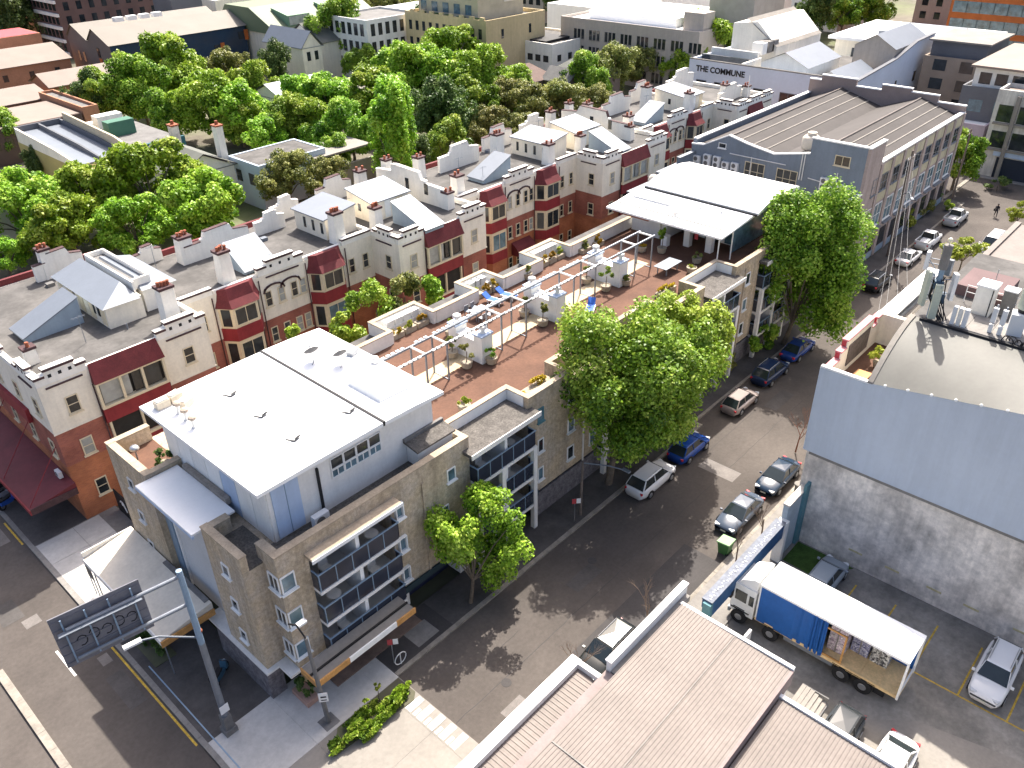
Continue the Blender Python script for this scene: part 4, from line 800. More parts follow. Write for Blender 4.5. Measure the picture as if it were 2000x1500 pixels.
stepwall(c1, 25.9, 28.4, 67.3, 1.6); stepwall(c1, 29.2, 35.4, 64.6, 2.4); chimney(c1, 29.5, 65.2, 13.7, 1.1, 1.0, 4); chimney(c1, 29.5, 58.9, 14.1, .95, .9, 4); stepwall(c1, 36.6, 39.8, 65.5, 1.9); 
penthouse(c1, 40.2, 43.6, 59.7, 64.4, 1.9, .5, 'x'); chimney(c1, 40.6, 58.6, 14.2, .95, .9, 4); stepwall(c1, 39.5, 42.6, 67.2, 2.2)
for t, dx in ((w2, 0), (w3, 30.4)):
    penthouse(t, 45.6+dx, 50.2+dx, 59.8, 63.4, 1.9, .6); chimney(t, 45.0+dx, 58.5, 14.0, .8, .8, 3); stepwall(t, 57.3, 67.5, 52.6+dx, 3.0, 'y'); chimney(t, 53.0+dx, 57.2, 13.6, .8, .8, 2); chimney(t, 54.0+dx, 67.4, 14.6, .8, .8, 2); chimney(t, 50.6+dx, 67.6, 14.2, .9, .9, 2)
    stepwall(t, 45.2+dx, 49.5+dx, 67.8, 2.4); B(52.55+dx, 52.6+dx, 59.6, 60.1, ZR+.9, ZR+2).build('small_window', GLASS, t); B(52.55+dx, 52.6+dx, 62.4, 62.9, ZR+.9, ZR+2).build('small_window', GLASS, t)
for t, dx in ((c2, 0), (c3, 29.4)):
    chimney(t, 55.9+dx, 58.8, 14.2, .95, .9, 2); stepwall(t, 59.9+dx, 66.0+dx, 65.6, 2.6); chimney(t, 57.6+dx, 66.4, 14.2, .9, .9, 2); chimney(t, 67.2+dx, 63.9, 15.0, 1.1, 1.0, 3)
    if dx < 1: penthouse(t, 70.4, 73.8, 59.2, 64.6, 1.9, .5, 'x'); chimney(t, 70.0, 58.7, 14.2, .95, .9, 2)
    else: penthouse(t, 98.2, 102.6, 58.8, 63.6, 1.9, .6); chimney(t, 98.4, 58.4, 14.6, .95, .9, 2)
    stepwall(t, 68.5+dx, 73.4+dx, 67.3, 2.6)
chimney(w4, 107, 58, 14.2, .9, .9, 2); stepwall(w4, 105, 112, 66, 3.0); stepwall(w4, 105, 111, 57.5, 2.2); chimney(w4, 111.5, 57, 13.4, .8, .8, 2); tower_top(w4, 'S', 53.9, 106.5, 111.0)
MB().tube((110, 56, ZR), (110, 56, ZR+3.2), .05).build('flagpole', WHITE, w4)
# alley shrubs and low walls
B(44, 52, 46.6, 46.9, .05, 1.3).build('alley_wall', CONCD, w2)

# roof clutter on the flats: pipes, aerials, small vents
for t, xa, xb, ya, yb in ((w1, 13.5, 24, 56, 71), (c1, 25.5, 43, 59.5, 67), (w2, 44.5, 54, 58.6, 67.5), (c2, 55.5, 73, 59.5, 67), (w3, 75, 86, 58.8, 67.5), (c3, 87.5, 103, 59.5, 67)):
    for i in range(5):
        x = random.uniform(xa, xb); y = random.uniform(ya, yb); kind = random.randrange(3)
        if kind == 0: MB().tube((x, y, ZR), (x, y, ZR+random.uniform(.4, .9)), .06, .06, 7).build('vent_pipe', POLE, t)
        elif kind == 1:
            h = random.uniform(1.6, 2.6); k = MB(); k.tube((x, y, ZR), (x, y, ZR+h), .025, .02, 5); k.tube((x-.5, y, ZR+h-.1), (x+.5, y, ZR+h-.1), .012, .012, 4)
            for q in (-.35, -.1, .15, .4): k.tube((x+q, y-.25, ZR+h-.1), (x+q, y+.25, ZR+h-.1), .01, .01, 4)
            k.build('aerial', POLE, t)
        else: B(x-.3, x+.3, y-.25, y+.25, ZR, ZR+.28).build('roof_hatch', random.choice((ZINC, CONCD, ROOFD)), t)
# ------------------------------------------------------------------ grey warehouse
WH = thing('warehouse', (104, 40, 0), 'large grey and pink stucco warehouse with brown twin gable roof', 'warehouse')
X0, X1, Y0, Y1 = 88.0, 119.3, 30.0, 51.2
MB().prx([(Y0+.3, 0), (Y1, 0), (Y1, 11.1), (49.6, 11.2), (46.4, 12.85), (44, 12.3), (40.6, 11.75), (36.4, 12.6), (Y0+.3, 12.6)], X0, X0+.35).build('front_wall', GREYW, WH)
MB().prx([(Y1+.03, 11.05), (Y1+.03, 11.2), (49.6, 11.33), (46.4, 12.98), (44, 12.42), (40.6, 11.87), (36.4, 12.75), (36.4, 12.6), (40.6, 11.74), (44, 12.29), (46.4, 12.84), (49.6, 11.19)], X0-.05, X0+.4).build('front_coping', WHITE, WH)
B(X0-.03, X0+4.0, Y0-.03, Y0+.3, 0, 14.3).build('corner_pier', PINKW, WH); B(X0-.05, X0, Y0+.3, 36.4, 11.9, 14.3).build('front_parapet', GREYW, WH); B(X0, X0+.3, Y0+.3, 36.4, 12.6, 14.3).build('front_parapet', GREYW, WH)
B(X0-.1, X0+.38, Y0-.08, 36.5, 14.3, 14.45).build('coping', WHITE, WH); B(X0+.4, X0+4.1, Y0-.1, Y0+.4, 14.3, 14.448).build('coping', WHITE, WH)
B(X0+.3, X0+4, Y0+.3, 36.4, 12.6, 12.9).build('corner_roof', PINKR, WH)
B(X0+.3, X1, Y1-.4, Y1, 0, 11.6).build('side_wall', GREYW, WH); B(X0+.4, X1, Y1-.5, Y1+.05, 11.6, 11.75).build('coping', WHITE, WH)
B(X0+4.0, X1, Y0+.02, Y0+.4, 0, 11.85).build('street_wall', PINKW, WH); B(X0+4.1, X1, Y0-.06, Y0+.46, 11.85, 12.02).build('coping', WHITE, WH)
rf = MB()
def gab(ya, yr, yb, za, zr, zb): rf.add([(X0+.35,ya,za),(X1-.3,ya,za),(X1-.3,yr,zr),(X0+.35,yr,zr)], [(0,1,2,3)]); rf.add([(X0+.35,yr,zr),(X1-.3,yr,zr),(X1-.3,yb,zb),(X0+.35,yb,zb)], [(0,1,2,3)])
gab(Y1-.4, 46.3, 40.6, 10.9, 12.8, 11.2); gab(40.6, 35.6, Y0+.4, 11.2, 13.0, 11.5); rf.build('roof', PINKROOF, WH)
for yr, zr in ((46.3, 12.8), (35.6, 13.0)): MB().tube((X0+.4, yr, zr+.02), (X1-.3, yr, zr+.02), .12).build('ridge_cap', PINKR, WH)
for ya, yb, za, zb in ((46.3, 40.6, 12.8, 11.2), (35.6, Y0+.4, 13.0, 11.5)):
    for f in (.2, .45, .7): y = ya+(yb-ya)*f; z = za+(zb-za)*f; MB().rbox(((X0+X1)/2, y, z+.03), (X1-X0-1, .14, .05), 0, math.atan2(zb-za, yb-ya)+math.pi).build('translucent_strip', CONC, WH)
pp = MB()
for a, b, h in ((Y0, 33.5, 12.7), (33.5, 37, 13.5), (37, 41, 13.9), (41, 44.5, 13.2), (44.5, 49.5, 14.1), (49.5, 51.2, 13.4)):
    B(X1-.35, X1, a, b, 0, h).build('rear_parapet', mat('brown_stucco', (.30, .235, .21), .9, .1, .6), WH); B(X1-.42, X1+.06, a-.02, b+.02, h, h+.15).build('coping', WHITE, WH)
nb = 8; stp = (X1-X0-4.4)/nb
for i in range(nb+1):
    x = X0+4.2+stp*i; B(x-.35, x+.35, Y0-.14, Y0+.02, 0, 11.8).build('pilaster', PINKW, WH)
for i in range(-1, nb):
    x = X0+4.2+stp*i+.35; 
    if i >= 0: B(x+.02, x+stp-.72, Y0-.03, Y0+.02, 7.2, 8.3).build('spandrel', PALEY, WH); B(x+.02, x+stp-.72, Y0-.028, Y0+.02, 10.4, 11.6).build('spandrel', PALEY, WH)
    else: x += 1.0
    window(WH, 'S', Y0, x+.35, x+stp-1.15, 8.45, 10.35, GLASS, POLE, True, 1, 1); 
    lw_ = window(WH, 'S', Y0, x+.2, x+stp-1.0, 4.2, 6.9, GLASSB, WHITE, True, 1, 1)
    B(x+.1, x+stp-.9, Y0-.45, Y0-.02, 3.85, 4.0).build('window_ledge', ZINC, WH); B(x+.25, x+stp-1.0, Y0-.02, Y0+.01, .9, 3.1).build('ground_window', GLASS, WH)
B(X0-.04, X1, Y0-.05, Y0+.0, .0, .8).build('plinth', BLUEG, WH)
window(WH, 'W', X0-.05, 31.9, 33.6, 12.0, 13.1, GLASS, TRIM, True, 1, 0)
for y in (42.7, 38.7): window(WH, 'W', X0, y-1.25, y+1.25, 8.3, 10.4, GLASS, TRIM, True, 2, 1)
window(WH, 'W', X0, 46.6, 47.6, 11.3, 11.9, GLASS, WHITE, True, 0, 0)
for pts in (((43.2, 5), (43.2, 11.0)), ((36.9, 9.6), (36.9, 12.6)), ((37.2, 9.6), (37.2, 12.6)), ((46, 10.9), (39, 10.9)), ((33.0, 8), (33.0, 11.2)), ((36.2, 10.0), (31, 9.6))):
    MB().tube((X0-.08, pts[0][0], pts[0][1]), (X0-.08, pts[1][0], pts[1][1]), .06).build('conduit', OFFW, WH)
for i, (y, z) in enumerate(((50.2, 8.55), (48.8, 8.95), (47.5, 8.95), (46.3, 8.55), (45.1, 8.65), (34.2, 9.15), (33.0, 8.9), (31.9, 8.8))):
    acunit((X0-.25, y, z), 'W', (('first', 'second', 'third', 'fourth', 'fifth')[i]+' twin-fan air conditioner from the alley on the grey warehouse wall') if i < 5 else (('left', 'middle', 'right')[i-5]+' air conditioner of three behind the far street tree on the grey wall'), 1.08, 'air conditioners on the grey warehouse', 2)
t = thing('water_tank', (90.5, 37.6, 12.6), 'round cream water tank on the warehouse roof behind the front wall', 'tank'); MB().lathe((90.5, 37.6, 12.4), [(.95, 0), (1.0, .2), (1.0, 1.2), (.7, 1.5), (.3, 1.55)], 18).build('tank', mat('cream_tank', (.62, .55, .45), .6), t, True); MB().lathe((90.5, 37.6, 13.95), [(.5, 0), (.5, .3), (.3, .35)], 14).build('lid', mat('cream_tank', (.6, .5, .4)), t)
CW = thing('courtyard_wall', (81.5, 51, 0), 'stepped grey boundary wall between the alley and the warehouse', 'wall')
for a, b, h in ((74.5, 80.2, 8.7), (80.2, 84.5, 9.5), (84.5, 87.9, 10.2)): B(a, b, 50.6, 50.95, 0, h).build('wall', GREYW, CW); B(a-.02, b+.02, 50.52, 51.03, h, h+.14).build('coping', ZINC, CW)
CW2 = thing('courtyard_wall', (81.5, 30, 0), 'stepped pink boundary wall behind the far street tree', 'wall')
for a, b, h in ((75.05, 80, 7.6), (80, 84.5, 8.5), (84.5, 87.9, 9.4)): B(a, b, 30.0, 30.35, 0, h).build('wall', PINKW, CW2); B(a-.02, b+.02, 29.93, 30.42, h, h+.14).build('coping', WHITE, CW2)
BX = thing('courtyard_shed', (81, 40, 0), 'low flat-roofed shed between the apartment building and the warehouse', 'shed'); B(75.1, 87.8, 30.5, 50.5, 0, 6.4).build('wall', GREYW, BX); B(75.1, 87.8, 30.4, 50.55, 6.4, 6.6).build('roof', ROOFD, BX)
# ------------------------------------------------------------------ clad building on the right with the vaulted roof
R1 = thing('clad_building', (55, 0, 0), 'building with pale blank cladding wall above stained concrete and a vaulted roof', 'building')
B(44.35, 62, -40, 15.1, 0, 7.6).build('concrete_wall', OLDCON, R1); B(44.2, 44.35, -40, 14.9, 7.35, 7.6).build('ledge', CONCD, R1)
n = 14
zb_ = lambda y: 13.86+.165*(12.3-max(y, 1.5))
MB().prx([(-40, 7.6), (15.3, 7.6), (15.3, 13.76), (12.32, 13.76), (12.32, zb_(12.3)), (1.5, zb_(1.5)), (-40, zb_(1.5))], 44.12, 44.4).build('cladding', PANELW, R1)
B(44.4, 62, -40, 15.28, 7.6, 12.0).build('upper_wall', OFFW, R1); B(44.4, 62, -40, 12.3, 12.0, 13.6).build('upper_wall', OFFW, R1)
xe, ze = 49.4, 16.2
fs_ = list(np.linspace(0, 1, 13)); prof = [(44.08+(xe-44.08)*f, zb_(12.3)+(ze-zb_(12.3))*(1-(1-f)**1.9)) for f in fs_]
k = MB(); yst = [12.3, 9, 6, 3.5, 1.5, -40]
k.add([(44.08+(xe-44.08)*f, y, zb_(y)+.02+(ze-zb_(y))*(1-(1-f)**1.9)) for y in yst for f in fs_], [(j*13+i, j*13+i+1, (j+1)*13+i+1, (j+1)*13+i) for j in range(5) for i in range(12)])
k.build('vaulted_roof', OLIVE, R1, True)
MB().pry([(44.41, 13.4)]+[(max(x, 44.41), z) for x, z in prof]+[(xe, 13.4)], 12.25, 12.29).build('vault_end_wall', CREAM, R1)
MB().pry(prof+[(x+.03, z+.12) for x, z in prof[::-1]], 12.1, 12.42).build('vault_edge', CONC, R1)
B(xe, 62, -40, 12.3, 13.6, ze).build('rear_roof', ROOFG, R1)
for i in range(12): MB().ball((44.06, 11.4-1.25*i, zb_(11.4-1.25*i)+.06), .09, 8, 5).build('gutter_light', WHITE, R1)
B(44.4, 52.5, 12.3, 15.0, 11.95, 12.05).build('terrace_floor', PAVE, R1); B(44.13, 44.4, 12.3, 15.28, 13.77, 13.9).build('terrace_coping', WHITE, R1)
for a, b, h in ((45.0, 46.2, 13.45), (46.2, 47.0, 13.95), (47.0, 51.2, 14.45), (51.2, 51.9, 13.7), (51.9, 52.6, 14.1)):
    B(a, b, 15.0, 15.3, 12, h).build('red_parapet', REDL, R1); B(a, b, 14.94, 15.0, 12.05, h-.02).build('inner_face', CREAM, R1); B(a, b, 14.9, 15.33, h, h+.1).build('red_cap', mat('pink_cap', (.55, .22, .23), .6), R1)
B(44.4, 45.0, 15.0, 15.3, 12, 13.6).build('red_parapet', REDL, R1)
B(47.4, 50.7, 14.88, 14.94, 12.5, 14.0).build('lattice', mat('dark_lattice', (.12, .10, .09), .9, .3, 5), R1)
B(52.6, 53.0, 12.3, 15.3, 12, 14.2).build('terrace_end_wall', CREAM, R1)
# white parapet building continuing along the lane
B(53.0, 62.5, 14.95, 15.3, 12, 13.9).build('white_parapet', WHITE, R1); B(52.9, 62.6, 14.3, 15.35, 13.9, 14.02).build('parapet_cap', WROOF, R1); B(53.0, 62.5, 12.35, 14.9, 12.0, 12.5).build('box_roof', WROOF, R1)
B(53.0, 62.5, 14.0, 14.25, 12.5, 13.3).build('gutter_wall', CONC, R1)
B(54.2, 57.5, 8.6, 11.4, ze, ze+.7).build('louvre_box', mat('brown_cladding', (.14, .09, .09), .8), R1)
R3 = thing('pink_roof_building', (76, 2, 0), 'low building with wide pale pink flat roof beside the far lane', 'building')
B(63, 89, -30, 15.0, 0, 9.3).build('wall', CREAMW, R3); B(62.9, 89.1, -30, 15.2, 9.3, 9.55).build('roof', PINKR, R3); B(62.8, 89.2, 14.8, 15.3, 9.55, 9.75).build('roof_edge', PINKR, R3); B(76, 76.1, -20, 14.8, 9.55, 9.6).build('roof_seam', CONCD, R3)
B(80, 83, 2, 7, 9.55, 9.8).build('skylight', BLUEG, R3); B(70, 72, 6, 9, 9.55, 9.75).build('roof_patch', CONC, R3)
# ---- rooftop phone antennas
zr = ze
MS = thing('antenna_mast', (49.9, 11.4, zr), 'phone antenna mast bristling with panels and cables at the roof edge', 'antenna')
MB().tube((49.9, 11.5, zr), (49.9, 11.5, zr+3.4), .16, .16, 12).build('mast', BLSTEEL, MS); MB().tube((49.9, 11.5, zr+3.2), (49.9, 11.5, zr+4.7), .26, .26, 12).build('canister', CONCD, MS)
MB().ball((49.9, 11.5, zr+5.0), .14).tube((49.9, 11.5, zr+4.7), (49.9, 11.5, zr+5), .03).build('beacon', mat('cream_lamp', (.8, .75, .55), .4), MS)
for i, (a, r, h0, h1, m_) in enumerate(((2.4, .75, .9, 3.1, 'p'), (.9, .8, .8, 2.6, 'w'), (-.9, .9, 1.2, 2.9, 'w'), (3.6, .55, .2, 2.4, 'p'), (1.7, .9, 3.0, 4.1, 'w'), (-.2, .7, 2.6, 3.6, 'g'))):
    c = Vector((49.9+r*math.cos(a), 11.5+r*math.sin(a), zr)); mm = {'p': mat('sage_antenna', (.52, .55, .44), .5), 'w': FURN, 'g': POLE}[m_]
    o = MB().rbox((c.x, c.y, zr+(h0+h1)/2), (.22, .42, h1-h0), a).build('antenna_panel', mm, MS); MB().tube((49.9, 11.5, zr+h1-.4), (c.x, c.y, zr+h1-.4), .03).tube((49.9, 11.5, zr+h0+.4), (c.x, c.y, zr+h0+.4), .03).build('bracket', POLE, o)
for i in range(6): b = random.uniform(0, 6.28); MB().tube((49.9, 11.5, zr+1.5+i*.4), (49.9+.8*math.cos(b), 11.5+.8*math.sin(b), zr+2.4+i*.4), .02).build('strut', BLSTEEL, MS)
for i in range(10):
    b = random.uniform(0, 6.28); r = random.uniform(.15, .4); MB().path([(49.9+r*math.cos(b), 11.5+r*math.sin(b), zr+2.6), (49.9+1.3*r*math.cos(b+.6), 11.5+1.3*r*math.sin(b+.6), zr+1.4), (49.8-.5*random.random(), 11.0-.6*random.random(), zr+.1)], .035).build('cable', BLACK, MS)
MB().rbox((49.9, 11.5, zr+2.2), (.5, .5, .5), .5).rbox((50.2, 11.2, zr+1.3), (.5, .4, .6), .2).build('remote_radio', mat('dark_blue_box', (.05, .09, .14), .5), MS)
for i in range(3): MB().rbox((49.6, 10.1-.32*i, zr+.7), (.28, .24, 1.2)).build('radio_unit', FURN if i != 1 else CREAMW, MS)
MS2 = thing('antenna_mast', (51.2, 6.5, zr), 'sage green antenna drum on a white pedestal at the right picture edge', 'antenna')
MB().rbox((50.6, 7.0, zr+.75), (.8, .8, 1.5), .2).build('pedestal', FURN, MS2); MB().tube((50.9, 6.8, zr+1.4), (50.9, 6.8, zr+1.75), .42, .42, 14).build('collar', BLACK, MS2); MB().tube((50.9, 6.8, zr+1.75), (50.9, 6.8, zr+4.0), .5, .5, 16).build('drum', mat('sage_antenna', (.52, .55, .44)), MS2)
t = thing('equipment_cabinet', (52.4, 9.3, zr), 'tall pale equipment cabinet between the antenna masts', 'cabinet'); B(51.9, 53.0, 8.8, 9.8, zr, zr+1.9).build('cabinet', CREAMW, t); B(51.85, 53.05, 8.75, 9.85, zr+1.9, zr+2.0).build('lid', WROOF, t); B(51.86, 51.9, 8.85, 8.9, zr+.1, zr+1.85).build('door_gap', BLACK, t)
t = thing('equipment_cabinet', (53.2, 8.2, zr), 'smaller grey equipment cabinet behind the tall one', 'cabinet'); B(52.9, 53.6, 7.8, 8.5, zr, zr+1.6).build('cabinet', CONCD, t); B(52.86, 53.64, 7.76, 8.54, zr+1.6, zr+1.68).build('lid', WROOF, t)
for i, (y) in enumerate((8.1, 7.6)):
    t = thing('radio_rack', (50.0, y, zr), ('left', 'right')[i]+' rack of white radio units by the dark cable tray', 'radio unit', 'radio racks'); MB().tube((50.0, y, zr), (50.0, y, zr+1.9), .05).build('post', POLE, t); MB().rbox((49.85, y, zr+1.3), (.22, .26, .9)).build('upper_radio', FURN, t); MB().rbox((49.85, y, zr+.45), (.2, .22, .5)).build('lower_radio', FURN, t)
t = thing('equipment_deck', (51, 8.6, zr), 'grey steel equipment deck with railing on the vaulted roof', 'deck')
for i in range(4): B(49.3, 51.7, 10.6-1.3*i-1.28, 10.6-1.3*i, zr+.12, zr+.18).build('deck_plate', CONCD, t)
B(49.1, 49.28, 3.5, 11.8, zr-.15, zr+.15).build('cable_tray', BLACK, t)
for z in (.7, 1.15): MB().tube((53.4, 10.6, zr+z), (53.4, 6.0, zr+z), .025).build('rail', FURN, t)
for y in (10.6, 9.1, 7.5, 6.0): MB().tube((53.4, y, zr), (53.4, y, zr+1.15), .025).build('rail_post', FURN, t)
for x, y in ((54.4, 9.4), (55.2, 7.9)): MB().tube((x, y, zr), (x, y, zr+2.2), .02).build('whip_aerial', POLE, t)
t = thing('cable_coil', (49.4, 6.0, zr), 'tangle of black feeder cables at the roof edge', 'cable'); k = MB()
for i in range(9):
    c = Vector((49.3+random.uniform(-.2, .3), 6.2+random.uniform(-.6, .9), zr+.25)); r = random.uniform(.15, .32); pts = [c+Vector((.1*math.sin(a*2), r*math.cos(a), r*math.sin(a))) for a in np.linspace(0, 6.28, 9)]; k.path(pts, .035, 5)
k.build('cables', BLACK, t)
k = MB(); c = Vector((46.8, 13.6, 12.05)); k.box(46.2, 47.8, 13.3, 14.2, 12.35, 12.42); o = one(k, 'timber_table', mat('orange_decking', (.5, .27, .12), .8), 'low orange timber table on the small red-walled terrace', 'table')
for x in (46.3, 47.7):
    for y in (13.4, 14.1): B(x-.04, x+.04, y-.04, y+.04, 12.05, 12.35).build('leg', BARK, o)
t = thing('potted_palm', (49.4, 13.6, 12.05), 'potted palm in the corner of the red-walled terrace', 'potted plant'); MB().lathe((49.4, 13.6, 12.05), [(.2, 0), (.3, .4), (.24, .4)], 10).build('pot', POTC, t); blob('leaves', (49.4, 13.6, 12.9), (.75, .7, .5), 260, .22, LF_YG, t, 5)
# ------------------------------------------------------------------ pale foreground workshop
FB = thing('workshop_building', (16, 4, 0), 'foreground workshop with pale ribbed metal roofs and a white street parapet', 'building')
B(-10, 28.6, 8.2, 15.1, 0, 5.6).build('wall', OFFW, FB); B(-10, 27.4, -30, 8.19, 0, 4.8).build('wall', OFFW, FB)
def ribroof(x0, x1, y0, y1, z, pitch, ax, slope=0.0, m=PINKR, name='ribbed_roof', h=.022):
    prof_ = []; L = (y1-y0) if ax == 'x' else (x1-x0); n_ = int(L/pitch); a = y0 if ax == 'x' else x0
    for i in range(n_): u = a+i*L/n_; q = L/n_; prof_ += [(u, 0), (u+q*.62, 0), (u+q*.70, h), (u+q*.92, h)]
    prof_.append((a+L, 0)); zz = lambda u: z+slope*(u-a)
    V = []
    for u, d in prof_: V += [(x0, u, zz(u)+d), (x1, u, zz(u)+d)] if ax == 'x' else [(u, y0, z+d+0*slope), (u, y1, z+d+slope*(y1-y0))]
    nn = len(prof_); return MB().add(V, [(2*i, 2*i+1, 2*i+3, 2*i+2) if ax == 'x' else (2*i, 2*i+2, 2*i+3, 2*i+1) for i in range(nn-1)]).build(name, m, FB)
ribroof(-10, 29.0, 8.3, 14.65, 5.95, .19, 'x', .02); B(-10, 29.0, 11.4, 11.44, 6.03, 6.05).build('lap_joint', CONCD, FB); B(17.9, 17.98, 8.32, 14.6, 5.97, 6.11).build('lap_joint', CONCD, FB); B(28.9, 29.1, 8.2, 14.75, 5.75, 6.08).build('barge_board', WHITE, FB)
for y in (9, 10.3, 11.6, 12.9, 14.2): B(29.1, 29.14, y, y+.12, 5.9, 6.0).build('roof_clip', POLE, FB)
B(-10, 28.9, 8.15, 8.3, 5.0, 5.97).build('step_wall', mat('dark_brown_wall', (.24, .19, .18), .8, .1, 1), FB)  # one even dark brown, shared with the box gutter
ribroof(-10, 27.6, -20, 8.1, 5.0, .19, 'x', .012); B(27.5, 27.72, -20, 8.15, 4.8, 5.45).build('barge_board', WHITE, FB)
B(20.2, 23.4, 4.6, 5.2, 5.36, 5.42).build('roof_patch', mat('grey_panel', (.34, .31, .30), .6, .2, 4), FB)
for i in range(7): B(20.2, 23.4, 4.6+.085*i, 4.63+.085*i, 5.42, 5.45).build('vent_slat', CONCD, FB)
B(22.9, 29.9, 14.95, 15.22, 5.2, 6.55).build('street_parapet', OFFW, FB); B(22.85, 29.95, 14.9, 15.27, 6.55, 6.66).build('parapet_cap', WHITE, FB); B(22.9, 29.8, 14.66, 14.95, 5.6, 5.98).build('box_gutter', CONCD, FB)
B(-10, 22.86, 14.68, 15.2, 5.2, 5.92).build('box_gutter', mat('dark_brown_wall', (.2, .2, .2)), FB)
ribroof(-10, 22.6, 15.25, 16.75, 4.95, .26, 'y', .02, name='awning_sheet'); 
fa = [-10+2.3*i for i in range(15)]
for i in range(14): B(fa[i]+.01, fa[i+1]-.01 if i < 13 else 22.9, 16.75, 17.35, 4.95, 5.35).build('fascia_board', WHITE, FB)
B(22.62, 22.9, 15.25, 16.75, 4.95, 5.3).build('fascia_board', WHITE, FB); B(-10, 22.6, 15.2, 16.74, 4.6, 4.8).build('awning_soffit', OFFW, FB)
# slatted window canopy on the yard side of the workshop
sc_ = thing('slatted_canopy', (30.2, 7.4, 2.6), 'curved white slatted canopy on the yard side of the workshop', 'canopy')
for i in range(6):
    y = 8.25-.24*i; B(28.7, 31.3, y-.225, y, 2.62-.012*i*i, 2.66-.012*i*i).build('slat', CONC, sc_)
B(31.3, 31.36, 6.8, 8.25, 2.2, 2.62).build('edge', ROOFD, sc_); B(28.7, 31.3, 6.74, 6.8, 1.9, 2.3).build('front_edge', ROOFD, sc_)
# ------------------------------------------------------------------ yard gate
GT = thing('yard_gate', (37, 14.6, 0), 'blue yard gateway with a white lettered beam over the truck entrance', 'gate')
B(32.2, 41.4, 14.45, 14.62, 2.3, 3.55).build('beam', BLUEPT, GT); B(32.2, 41.4, 14.4, 15.1, 3.56, 3.62).build('beam_top', mat('pale_sign', (.15, .165, .2), .7, .3, 3), GT); B(32.2, 41.4, 14.63, 15.05, 2.9, 3.55).build('beam_back', BLUEPT, GT)
lt = MB()
for i in range(46): x = 32.4+.196*i; hh = random.choice((.08, .12, .2)); lt.rbox((x, 14.5+random.choice((.13, .22, .3)), 3.63), (.10, hh, .03), random.uniform(-.6, .6))
lt.build('lettering', mat('sign_letter_pale', (.42, .44, .48), .7), GT)
B(32.0, 32.35, 14.4, 14.9, 0, 3.5).build('gate_pier', TEALP, GT); B(41.3, 41.7, 14.3, 14.95, 0, 3.6).build('gate_pier', OFFW, GT)
B(32.5, 33.2, 12.2, 12.35, 0, 2.2).build('gate_leaf', OFFW, GT); B(32.1, 32.2, 12.2, 14.4, .05, 2.0).build('gate_leaf', POLE, GT)
YW = thing('yard_wall', (43, 14.8, 0), 'pale blue yard wall with teal pier joining the gate to the concrete wall', 'wall'); B(41.7, 44.3, 14.55, 14.9, 0, 4.6).build('wall', mat('pale_blue_wall', (.40, .46, .50), .8, .12, .8, .08, 5, streak=.2), YW); B(41.7, 44.34, 14.5, 14.95, 4.6, 4.75).build('coping', OLDCON, YW); B(43.7, 44.34, 14.35, 14.55, 0, 5.2).build('pier', TEALP, YW)
for i, y in enumerate((10.6, 8.2, 5.6, 3.4, .6)): B(44.32, 44.348, y-.45, y+.45, 1.25-.03*i, 1.4-.03*i).build('bay_number_board', mat('faded_yellow', (.5, .44, .26), .9, .3, 4), R1)
